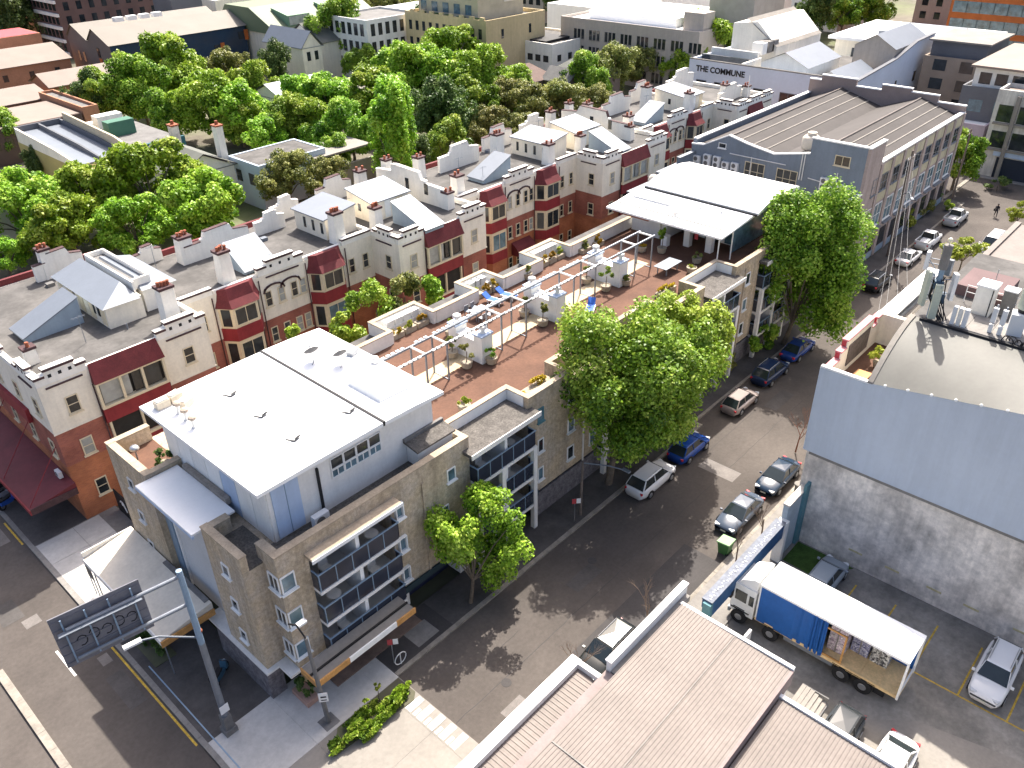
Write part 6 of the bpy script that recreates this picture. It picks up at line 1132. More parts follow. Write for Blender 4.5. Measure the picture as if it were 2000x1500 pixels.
# ------------------------------------------------------------------ buildings in the background
def wins(t, side, plane, a0, a1, z0, rows, cols, w, h, dz, m=None, fr=None, gap=None):
    for r_ in range(rows):
        for c in range(cols):
            u = a0+(a1-a0)*(c+.5)/cols; z = z0+r_*dz; k = MB(); prot(k, side, plane, u-w/2, u+w/2, -.02, .05, z, z+h); o = k.build('window', m or GLASS, t)
            if fr: f = MB(); prot(f, side, plane, u-w/2-.1, u+w/2+.1, -.02, .14, z-.16, z); f.build('sill', fr, o)
def flat(name, label, x0, x1, y0, y1, h, wm, rm, S=None, W=None, par=.5, cat='building', glass=None, fr=None, cope=None, group=None):
    t = thing(name, ((x0+x1)/2, (y0+y1)/2, 0), label, cat, group); B(x0, x1, y0, y1, 0, h).build('wall', wm, t); B(x0+.3, x1-.3, y0+.3, y1-.3, h, h+.06).build('roof', rm, t)
    if par:
        for a in ((x0, x1, y0, y0+.3), (x0, x1, y1-.3, y1), (x0, x0+.3, y0+.31, y1-.31), (x1-.3, x1, y0+.31, y1-.31)): B(*a, h, h+par).build('parapet', cope or wm, t)
    if S: wins(t, 'S', y0, x0+.6, x1-.6, *S, m=glass, fr=fr)
    if W: wins(t, 'W', x0, y0+.6, y1-.6, *W, m=glass, fr=fr)
    return t
def gable(name, label, x0, x1, y0, y1, h, rise, ax, wm, rm, S=None, W=None, cat='house', hip=0., over=.4, glass=None, fr=None):
    t = thing(name, ((x0+x1)/2, (y0+y1)/2, 0), label, cat); k = MB(); r_ = MB(); th = .12
    if ax == 'x':
        ym = (y0+y1)/2; B(x0, x1, y0, y1, 0, h).build('wall', wm, t)
        if not hip: MB().prx([(y0, h), (y1, h), (ym, h+rise)], x0, x1).build('gable_wall', wm, t)
        a = hip; V = [(x0-over, y0-over, h), (x1+over, y0-over, h), (x1+over, y1+over, h), (x0-over, y1+over, h), (x0-over+a, ym, h+rise+.15), (x1+over-a, ym, h+rise+.15)]
    else:
        xm = (x0+x1)/2; B(x0, x1, y0, y1, 0, h).build('wall', wm, t)
        if not hip: MB().pry([(x0, h), (x1, h), (xm, h+rise)], y0, y1).build('gable_wall', wm, t)
        a = hip; V = [(x1+over, y0-over, h), (x1+over, y1+over, h), (x0-over, y1+over, h), (x0-over, y0-over, h), (xm, y0-over+a, h+rise+.15), (xm, y1+over-a, h+rise+.15)]
    V2 = [(x_, y_, z_+th) for x_, y_, z_ in V]; Fs = [(0, 1, 5, 4), (2, 3, 4, 5)]+([(1, 2, 5), (3, 0, 4)] if hip else [])
    r_.add(V2, Fs); r_.add(V, [f[::-1] for f in Fs]); r_.add(V[:4]+V2[:4], [(0, 1, 5, 4), (1, 2, 6, 5), (2, 3, 7, 6), (3, 0, 4, 7)]); r_.build('roof', rm, t)
    if S: wins(t, 'S', y0, x0+.5, x1-.5, *S, m=glass, fr=fr)
    if W: wins(t, 'W', x0, y0+.5, y1-.5, *W, m=glass, fr=fr)
    return t
NAVYW = mat('charcoal_cladding', (.045, .055, .075), .7, .15, .1, .05, 2, col2=(.02, .045, .085), cs=.12); BRWN = mat('taupe_wall', (.16, .13, .115), .85, .1, .3)
YELW = mat('pale_yellow_wall', (.56, .45, .26), .85, .06, .2, .05, 2, streak=.08); BEIGE = mat('beige_wall', (.44, .39, .34), .85, .06, .2, .05, 2, streak=.08); WBLUE = mat('white_blue_wall', (.56, .62, .72), .8, .05, .2, .03, 2)
DGREY = mat('dark_grey_wall', (.13, .135, .15), .8, .1, .3); SALM = mat('salmon_brick', (.40, .20, .12), .9, .12, .4, .1, 3); ROOFP = mat('pale_peach_roof', (.235, .185, .155), .7, .08, .3); GREENR = mat('pale_green_roof', (.15, .185, .11), .6, .08, .2); RUST = mat('rusted_roof', (.40, .13, .06), .9, .3, 1.2, .2, 6, col2=(.62, .45, .36), cs=.8); TILEB = mat('brown_tile_roof', (.15, .105, .09), .9, .15, 1, .15, 5); SLATE = mat('grey_green_slate', (.13, .135, .12), .85, .1, .5); ORNG = mat('orange_cladding', (.50, .13, .03), .6, .1, .5)
# left: dark clad warehouse and brick neighbours
t = thing('clad_warehouse', (90, 196, 0), 'charcoal clad warehouse with orange accents and cream twin roof', 'warehouse')
B(78, 110, 184, 204, 0, 9.6).build('wall', NAVYW, t); B(77.9, 78, 184, 204, 0, 9.6).build('end_wall', BRWN, t)
for ya, yb in ((184, 194), (194, 204)):
    MB().prx([(ya, 9.6), (yb, 9.6), ((ya+yb)/2+1.5, 12.2)], 77.9, 110).build('gable_wall', BRWN, t)
    MB().add([(77.6, ya-.3, 9.55), (110.4, ya-.3, 9.55), (110.4, (ya+yb)/2+1.5, 12.35), (77.6, (ya+yb)/2+1.5, 12.35), (110.4, yb, 9.7), (77.6, yb, 9.7)], [(0, 1, 2, 3), (3, 2, 4, 5)]).build('roof', mat('cream_roof_sheet', (.20, .178, .15), .7, .08, .2), t)
for x, z in ((92, 6), (103, 4.5), (109.5, 6.5)): o = B(x, x+1.0, 183.9, 184, z, z+2.2).build('orange_panel', ORNG, t); B(x-1.6, x-.1, 183.92, 184, z+.3, z+1.9).build('window', GLASS, t)
B(77.8, 77.9, 189, 190.2, 4.5, 6.5).build('orange_panel', ORNG, t); B(77.8, 77.9, 189.3, 190.4, 6.7, 8.6).build('window', GLASS, t)
for y in (197, 199.5): B(77.82, 77.9, y, y+1, 5, 7).build('window', GLASS, t)
for i in range(4): B(86+3*i, 88+3*i, 196.5, 198, 12.0, 12.9).build('roof_plant', FURN, t)
B(104, 112, 205, 214, 0, 14).build('stair_tower', DGREY, t)
t = flat('brick_apartments', 'dark brick apartment block with white balconies at the top left', 88, 118, 232, 250, 17, mat('dark_brick', (.17, .105, .09), .9, .15, .3), ROOFD, S=(1.5, 5, 9, 1.3, 1.9, 3.2), W=(1.5, 5, 7, 1.6, 2.2, 3.2))
for i in range(6): B(87.4, 88, 232, 246, .8+3.0*i, 1.5+3.0*i).build('balcony_slab', CREAMW, t)
flat('cream_block', 'cream rendered block behind the charcoal warehouse', 116, 136, 206, 226, 12, CREAM, WROOF, S=(6, 1, 3, 1.4, 3, 3), W=(6, 1, 2, 1.5, 3, 3))
gable('brick_house', 'salmon brick house with peach roof left of the charcoal warehouse', 52, 74, 196, 212, 6.4, 2.2, 'x', SALM, ROOFP, S=(3.8, 1, 4, 1.0, 1.3, 3))
gable('brick_house', 'salmon brick house with long peach roof in front of the charcoal warehouse', 61, 77, 175, 184, 5.4, 1.8, 'x', SALM, ROOFP, S=(2.2, 1, 4, 1.0, 1.3, 3), W=(2.4, 1, 2, 1.4, 1.4, 3))
flat('red_roof_house', 'low house with bright red roof at the far left', 60, 76, 214, 226, 9.5, SALM, REDL, par=0); gable('brick_house', 'peach roofed house behind the red roof at the left edge', 36, 60, 216, 236, 8, 3, 'x', SALM, ROOFP)
gable('brick_house', 'flat peach roofed house at the left edge above the yellow tree', 46, 58, 168, 182, 5.2, 1.2, 'x', SALM, ROOFP, S=(2.2, 1, 4, 1, 1.3, 3)); flat('verandah_house', 'dark verandah house at the left edge below the peach roofs', 40, 56, 150, 164, 5.6, mat('dark_timber', (.10, .07, .06), .9), ROOFP, S=(2.4, 1, 7, 1.2, 1.7, 3), par=0); flat('brick_shed', 'orange brick wall beside the yellow tree', 56.3, 59, 150, 168, 6.0, SALM, ROOFD)
# terrace houses between the tree belts
t = thing('terrace_house', (46, 130, 0), 'pair of terrace houses with pale metal skillion roofs and yellow side wall', 'house'); B(42.5, 49.5, 121, 142, 0, 5.2).build('wall', mat('ochre_wall', (.42, .34, .13), .85, .1, .5), t)
for a, b in ((42.9, 46), (46.3, 49.3)): MB().prx([(121.4, 5.2), (141.6, 5.2), (141.6, 6.6), (121.4, 5.5)], a, b).build('metal_roof', ZINC, t)
for a in (42.5, 46.0, 49.3): MB().prx([(121, 5.2), (142, 5.2), (142, 7.3), (128, 6.6), (121, 5.9)], a, a+.3).build('party_wall', DGREY if a > 43 else CREAM, t)
B(42.5, 49.6, 141.7, 142, 5.2, 7.4).build('rear_parapet', DGREY, t)
t = thing('terrace_house', (53, 128, 0), 'tall cream party wall house with teal rear addition', 'house'); B(49.7, 55, 119.5, 141, 0, 6.2).build('wall', CREAM, t); MB().prx([(119.5, 0), (141, 0), (141, 8.4), (124, 7.6), (119.5, 6.8)], 49.65, 50.0).build('party_wall', mat('cream_party_wall', (.50, .43, .31), .85, .08, .4), t); B(50.2, 58, 119.0, 119.5, 0, 6.8).build('teal_wall', mat('teal_wall', (.02, .085, .10), .7, .1, .5), t); B(50.3, 58, 119.6, 139, 6.2, 6.35).build('roof', ROOFD, t); B(51, 55, 128, 130, 6.3, 8.5).build('green_shed', mat('green_shed', (.06, .16, .11), .7), t); B(52, 56, 134, 136, 6.3, 8.2).build('white_wall', CREAMW, t)
gable('rust_roof_house', 'small house with rust-streaked corrugated roof', 41.8, 47.5, 112.5, 118.6, 4.6, 1.7, 'x', CREAMW, RUST)
t = gable('slate_house', 'white house with slate roof and tall terracotta-potted chimneys', 48.5, 57, 104.5, 116, 5.6, 2.2, 'y', CREAMW, SLATE); 
for x, y in ((53.2, 112), (57.0, 107)): o = B(x-.5, x+.5, y-.6, y+.6, 5.5, 10.4).build('chimney', CREAMW if x > 55 else OLDCON, t); B(x-.6, x+.6, y-.7, y+.7, 10.4, 10.6).build('chimney_cap', TERRA, o); MB().tube((x, y, 10.6), (x, y, 11.1), .25, .2, 10).build('chimney_pot', TERRA, o)
t = flat('pale_blue_house', 'pale blue house with flat grey roof behind the olive trees', 57.5, 68.5, 99, 106.5, 6.1, mat('pale_blue_house_wall', (.50, .58, .68), .8, .06, .4), ROOFG, S=(3.2, 1, 3, 1.3, 1.6, 3), W=(3.2, 1, 2, 1.3, 1.6, 3), par=.15); B(66, 76, 98, 104, 5.2, 5.45).build('carport_roof', CONC, t); B(67, 78, 97.6, 97.9, 0, 3.6).build('garden_wall', CONC, t)
MB().prism([(15, 100), (26, 100), (26, 112), (15, 112)], 6.0, 6.2)
gable('white_roof_house', 'house with plain white roof at the left edge', 22, 33, 112, 124, 5.2, 1.6, 'x', CREAMW, WROOF)
gable('blue_terrace', 'low pale roofed cottage among the trees in the middle distance', 84, 94, 132, 142, 5.0, 2.0, 'x', CREAMW, ZINC); gable('grey_cottage', 'grey roofed cottage beside the pale roofed one', 92, 104, 126, 134, 5.2, 1.6, 'x', BRWN, CONC)
# centre
t = thing('green_roof_building', (125, 185, 0), 'building with wide pale green roof and green dormers', 'building'); B(111, 140, 172, 196, 0, 8.5).build('wall', CREAM, t); MB().prx([(171, 8.4), (197, 8.4), (192, 13.4), (182, 13.4)], 110.5, 141).build('roof', GREENR, t)
for x in (115, 127): MB().prx([(174.2, 9.6), (180, 12.6), (180, 13.0), (173.6, 11.8), (173.6, 9.6)], x, x+6).build('dormer', mat('green_dormer', (.16, .26, .17), .6), t); B(x+.3, x+5.7, 173.5, 173.6, 9.8, 11.6).build('dormer_glass', GLASSG, t)
for i in range(6): MB().tube((126+1.4*i, 186, 13.3), (126+1.4*i, 186, 17.8), .12).build('flue', FURN, t)
gable('gabled_house', 'cream gabled terrace house left of the white office', 107, 112, 158, 172, 7.6, 3.0, 'y', CREAM, ZINC, S=(5, 1, 2, .9, 1.8, 3)); gable('gabled_house', 'cream twin gabled house next to the white office', 113, 120, 160, 172, 7.6, 3.4, 'x', CREAM, SLATE, W=(5, 1, 2, 1, 1.8, 3)); 
flat('white_office', 'white office with tall dark windows beside the tall green tree', 118.5, 134, 150, 164, 12, OFFW, ROOFD, S=(2, 3, 7, 1.1, 2.4, 3.6), W=(2, 3, 6, 1.2, 2.4, 3.6))
flat('navy_house', 'dark navy painted corner house behind the tall green tree', 133, 141, 160, 172, 9, mat('navy_wall', (.03, .04, .14), .8, .1, .4), ROOFD, S=(4.5, 1, 3, .8, 2.2, 3), W=(4.5, 1, 3, .8, 2.2, 3)); gable('white_roof_shops', 'cluster of white roofed shops behind the navy house', 140, 158, 168, 184, 7, 3, 'x', CREAMW, WROOF); gable('white_cottage', 'white cottage with carport left of the yellow building', 112, 124, 124, 136, 5.4, 2.2, 'x', CREAMW, WROOF, W=(1.5, 1, 2, 2.4, 2.6, 3)); flat('carport', 'low tan flat roof behind the middle tree belt', 100, 112, 126, 134, 4.4, BRWN, CONC)
t = flat('yellow_building', 'pale yellow four-storey building with rooftop apartments', 128.6, 147, 124.5, 149, 12.6, YELW, ROOFG, S=(9.5, 1, 2, .7, 1.8, 3.2), W=(3, 3, 11, .9, 1.9, 3.4), par=.8); 
B(131, 145, 129, 147, 12.6, 19.4).build('upper_storey', mat('cream_upper', (.52, .46, .33), .85), t); wins(t, 'W', 131, 130, 147, 13.6, 2, 5, 1.8, 1.9, 2.9, GLASSB); B(139, 145.1, 128.9, 147, 15.5, 20.2).build('stair_block', CREAM, t)
for i in range(8): B(128.6, 129, 125+3*i, 126.2+3*i, 13.4, 13.9).build('battlement', YELW, t)
for i in range(5): B(129.2, 130.4, 128+4*i, 129.6+4*i, 12.7, 13.4).build('roof_planter', GRASS, t)
t = flat('white_flats', 'cream white walk-up flats between the yellow and beige buildings', 140.5, 156, 117, 133.5, 7.6, CREAMW, ROOFG, W=(1.2, 2, 7, 1.4, 1.3, 3.2), S=(1.2, 2, 4, 1.2, 1.3, 3.2)); B(142, 150, 120, 130, 7.7, 8.2).build('roof_plant', BLACK, t)
t = flat('beige_office', 'long beige office with grouped dark windows and white roof', 150, 176, 88, 122.5, 11.4, BEIGE, WROOF, par=.6)
for r_ in range(3):
    for g_ in range(8):
        for c in range(3): y = 118.4-g_*4.1-c*1.0; o = B(149.94, 150.02, y-.35, y+.35, 1.4+3.3*r_, 3.3+3.3*r_).build('window', GLASS, t); B(149.85, 150.0, y-.4, y+.4, 1.28+3.3*r_, 1.38+3.3*r_).build('sill', CONC, o)
B(154, 172, 96, 118, 11.5, 13.2).build('roof_hall', WROOF, t); B(152, 156, 88.5, 93, 11.4, 15).build('lift_tower', BEIGE, t); B(163, 176, 84, 94, 11.4, 17).build('rear_tower', mat('grey_stucco', (.36, .33, .30), .85), t)
gable('hip_cottage', 'grey hipped roof cottage in front of the beige office', 130, 140, 99, 110, 4.8, 2.4, 'y', BRWN, SLATE, hip=3.5); gable('hip_cottage', 'dark brown roofed cottage left of the grey hipped one', 122, 129, 107, 116, 4.8, 2.2, 'x', BRWN, TILEB, hip=2.5); gable('hip_cottage', 'small dark gabled cottage between the cottages', 126, 131, 101, 107, 4.8, 2.0, 'y', BRWN, ROOFD)
flat('white_hall', 'far white hall behind the beige office', 178, 200, 128, 150, 9, WHITE, WROOF); flat('white_slab', 'far white slab building above the lime tree', 182, 205, 96, 118, 13, OFFW, WROOF); flat('orange_far_block', 'far orange block at the top edge behind the white hall', 215, 235, 160, 176, 15, ORNG, ROOFD)
# right: white-blue building with lettering
t = thing('white_blue_building', (143, 60, 0), 'white-blue industrial building with black lettering and sawtooth roofs', 'building'); X_ = 127.5
B(X_, 158, 47.6, 76.2, 0, 9.4).build('wall', WBLUE, t)
for a in ((X_, X_+.4, 47.6, 76.2), (X_+.41, 158, 75.8, 76.2)): B(*a, 9.4, 12.0).build('parapet', WBLUE, t)
MB().pry([(X_+.41, 9.4), (158, 9.4), (158, 14.6), (150, 14.4), (142, 12.9), (X_+.41, 12.0)], 47.6, 48.0).build('side_parapet', WBLUE, t); MB().pry([(X_, 12.0), (X_+.41, 12.0), (142, 12.9), (150, 14.4), (158, 14.6), (158, 14.75), (150, 14.55), (142, 13.05), (X_, 12.15)], 47.5, 48.1).build('coping', DGREY, t)
B(X_-.05, X_+.5, 48.1, 76.25, 12.0, 12.12).build('coping', ROOFG, t); B(X_+.5, 157, 48.1, 75.7, 9.4, 9.6).build('roof', ROOFG, t)
for ya, yb, xa, xb, z1 in ((49, 56, 129, 140, 12.6), (48.4, 55, 143, 157, 16.0), (57, 65, 131, 143, 14.0)): ym = (ya+yb)/2; MB().prx([(ya, 9.6), (yb, 9.6), (yb, z1-1.8), (ym, z1), (ya, z1-1.8)], xa, xb).build('roof_hall', BEIGE if xa > 140 else CREAMW, t); MB().add([(xa-.3, ya-.2, z1-1.85), (xb, ya-.2, z1-1.85), (xb, ym, z1+.1), (xa-.3, ym, z1+.1), (xb, yb+.2, z1-1.85), (xa-.3, yb+.2, z1-1.85)], [(0, 1, 2, 3), (3, 2, 4, 5)]).build('metal_roof', ZINC, t)
B(X_+.5, 134, 66.5, 66.9, 9.5, 12.2).build('cross_wall', CREAMW, t); B(130.5, 130.9, 67, 75.7, 9.6, 12.4).build('glazed_screen', GLASS, t); B(133.5, 133.9, 67, 75.7, 9.6, 13.0).build('glazed_screen', CREAMW, t)
MB().prx([(67, 9.6), (75.6, 9.6), (75.6, 16), (71, 16.6), (67, 13)], 140, 157).build('rear_hall', CREAMW, t); MB().add([(139.7, 66.8, 13), (157, 66.8, 13), (157, 73, 17), (139.7, 73, 17)], [(0, 1, 2, 3)]).build('rear_roof', CONC, t)
for i in range(3): B(136+2*i, 137.5+2*i, 67.5, 69.5, 12.2, 14).build('roof_plant', CONCD if i else FURN, t)
for i, y in enumerate((73.6, 70.2, 66.8, 62.6, 58.0, 53.4)):
    w_ = 1.9 if i < 3 else 2.8; window(t, 'W', X_, y-w_/2, y+w_/2, 6.2 if i < 3 else 5.0, 8.9, GLASS, DGREY, False, 1, 1, .1, .08)
B(X_+24, X_+25, 47.55, 47.6, 8, 9.6).build('window', GLASS, t); B(X_+16, X_+16.6, 47.55, 47.6, 8, 9.4).build('window', GLASS, t)
textmesh('THE COMMUNE', 1.25, BLACK, t, Matrix.Translation((X_-.04, 70.3, 10.25)) @ Matrix.Rotation(R(-90), 4, 'Z') @ Matrix.Rotation(R(90), 4, 'X'), .03)
t = flat('cream_pavilion', 'broad cream flat-roofed building with wide white eaves behind the white-blue building', 162, 182, 44, 66, 11.5, CREAM, ZINC, W=(8.2, 1, 3, 1.6, 2, 3), par=0); B(160.5, 183, 42.5, 67, 11.6, 12.1).build('eave_slab', WROOF, t); B(166, 178, 48, 60, 12.1, 12.9).build('roof_plant', ZINC, t)
t = flat('tan_apartments', 'tan and charcoal apartments between the white-blue and dark grey buildings', 151.5, 164, 37, 46.5, 11.8, mat('tan_wall', (.34, .27, .21), .85), ROOFG, W=(1.5, 4, 2, 2.0, 1.7, 2.9)); B(152.5, 164, 37.5, 46, 11.8, 14.5).build('set_back_storey', DGREY, t); B(152, 164.5, 37, 46.5, 14.5, 14.75).build('roof', CONC, t)
t = flat('dark_apartments', 'dark grey apartment building with white setback storey at the right', 139, 160, 14, 36.3, 10.6, DGREY, ROOFG, W=(1.2, 3, 6, 1.9, 1.7, 3.2), S=(1.2, 3, 5, 1.6, 1.7, 3.2), glass=GLASSB); B(140.5, 160, 14, 35.5, 10.6, 13.6).build('setback_storey', CREAMW, t); wins(t, 'W', 140.5, 15, 35, 11.3, 1, 9, 1.6, 1.6, 3, GLASS); B(139.6, 161, 13.5, 36, 13.6, 13.9).build('roof', ROOFP, t)
t = flat('concrete_apartments', 'weathered white concrete apartment building at the crossroads', 134.2, 139.2, 8, 30.2, 11.6, mat('weathered_white', (.58, .56, .52), .85, .12, .4, .08, 3, streak=.25), ROOFP, par=.6)
for z in (4.3, 7.9):
    for a, b in ((27.7, 29.6), (21.9, 26.9), (15, 20)): o = B(134.14, 134.25, a, b, z, z+2.3).build('window', GLASS, t); B(133.8, 134.2, a-.2, b+.2, z-.4, z-.1).build('sill', CONC, o)
for y in (27.3, 21.4): B(133.7, 134.2, y-.25, y+.25, 0, 11.6).build('pilaster', CONC, t)
B(134.1, 134.25, 22.6, 28.0, .1, 3.0).build('garage_door', mat('garage_navy', (.02, .028, .045), .5), t); B(134.0, 134.2, 22.0, 28.6, 3.2, 3.9).build('blue_band', BLUEP, t); B(134.1, 134.2, 20.9, 22.4, .1, 3.2).build('blue_wall', BLUEP, t)
flat('lilac_house', 'small lilac house with pointed white roof behind the street tree', 136, 144, 31.0, 35.8, 6.2, mat('lilac_wall', (.42, .36, .42), .85), WROOF, par=.3)
flat('orange_tower', 'orange and glass high-rise at the top right corner', 205, 240, 40, 60, 34, ORNG, ROOFD, W=(1.5, 9, 7, 2.8, 2.2, 3.4), S=(1.5, 9, 7, 2.8, 2.2, 3.4), glass=GLASSB); flat('red_brick_tower', 'brown brick tower beside the orange high-rise', 208, 236, 16, 39, 40, mat('brown_brick_far', (.20, .10, .07), .9), ROOFD, W=(1.5, 11, 5, 2, 2, 3.3)); flat('far_glass_block', 'far white and glass block above the white slab', 235, 262, 96, 118, 17, OFFW, WROOF, W=(1.5, 4, 8, 1.6, 1.8, 3.2))
for i, (x, y, w_, d, h, m1, m2, lab) in enumerate(((150, 215, 26, 18, 13, SALM, ROOFD, 'brown brick block at the top edge left of the flues'), (175, 205, 24, 16, 12, CREAMW, WROOF, 'pale block at the top edge above the green roof'), (200, 170, 26, 18, 11, BEIGE, CONC, 'beige block at the top edge left of the yellow building'), (232, 130, 28, 20, 12, CREAMW, WROOF, 'pale block at the top edge right of the yellow building'), (120, 262, 30, 18, 14, SALM, ROOFD, 'far brick block behind the dark brick apartments'), (60, 262, 40, 20, 10, SALM, ROOFP, 'far peach roofed block at the top left corner'), (262, 62, 26, 24, 30, BEIGE, CONC, 'far beige tower left of the orange high-rise'))): flat('far_building', lab, x, x+w_, y, y+d, h, m1, m2, W=(1.5, 3, 6, 1.6, 1.8, 3.3), S=(1.5, 3, 6, 1.6, 1.8, 3.3))
# ------------------------------------------------------------------ trees
PR = {}
PR['plane'] = [make_tree('plane_tree', 5.2, 5.2, 4.6, 5.0, .3, LF_L, 80, 21000, .33, 21), make_tree('plane_tree', 5.4, 5.0, 4.4, 4.8, .3, LF_L, 76, 20000, .33, 22)]
PR['green'] = [make_tree('broadleaf_tree', 5.0, 5.0, 5.2, 5.7, .3, LF_G, 80, 19000, .32, 23), make_tree('broadleaf_tree', 4.8, 5.2, 4.6, 5.1, .3, LF_G, 70, 18000, .32, 24)]
PR['olive'] = [make_tree('gum_tree', 5.0, 5.0, 4.4, 5.0, .25, LF_O, 80, 17000, .27, 25, .32, gap=.26)]
PR['dark'] = [make_tree('dark_tree', 4.8, 4.8, 5.4, 5.8, .28, LF_D, 76, 17000, .29, 26)]
PR['poplar'] = [make_tree('poplar_tree', 3.6, 3.6, 6.2, 6.6, .25, LF_L, 76, 17000, .28, 27, .34)]
PR['yellow'] = [make_tree('wattle_tree', 4.6, 4.6, 4.2, 4.8, .2, LF_Y, 36, 9000, .32, 28)]
PR['ygreen'] = [make_tree('feathery_tree', 2.4, 2.4, 1.8, 3.4, .1, LF_YG, 30, 7000, .16, 29, .34, gap=.3)]
NOM = {'plane': 5.9, 'green': 5.8, 'olive': 5.6, 'dark': 5.6, 'poplar': 4.4, 'yellow': 5.2, 'ygreen': 2.7}; ZC = {'plane': 4.9, 'green': 5.4, 'olive': 5.0, 'dark': 5.8, 'poplar': 6.6, 'yellow': 4.8, 'ygreen': 3.4}; cnt = {k_: 0 for k_ in PR}
USED = set()
def tree(kind, px, py, rpx, lab, vs=1.0, zc=None, group='trees beyond the flats'):
    "crown centre at pixel (px,py), crown radius rpx pixels"
    z = zc or ZC[kind]
    for _ in range(3):
        p = at(px, py, z); dist = (p-Vector((0, 0, CAM_H))).dot(fw); r = (1.12 if (py > 300 or (py > 170 and px < 380)) else 1.34)*rpx*dist/F_PX; s = r/NOM[kind]; z = zc or min(12, ZC[kind]*s*vs*1.05)
    src = PR[kind][cnt[kind] % len(PR[kind])]; cnt[kind] += 1
    sc = (s, s, z/ZC[kind]); rz = random.uniform(0, 6.28)
    if src.name not in USED: USED.add(src.name); o = src; o.location = (p.x, p.y, 0); o.rotation_euler = (0, 0, rz); o.scale = sc
    else: o = copy_tree(src, None, (p.x, p.y, 0), rz, sc)
    tag(o, lab, 'tree', group); return o
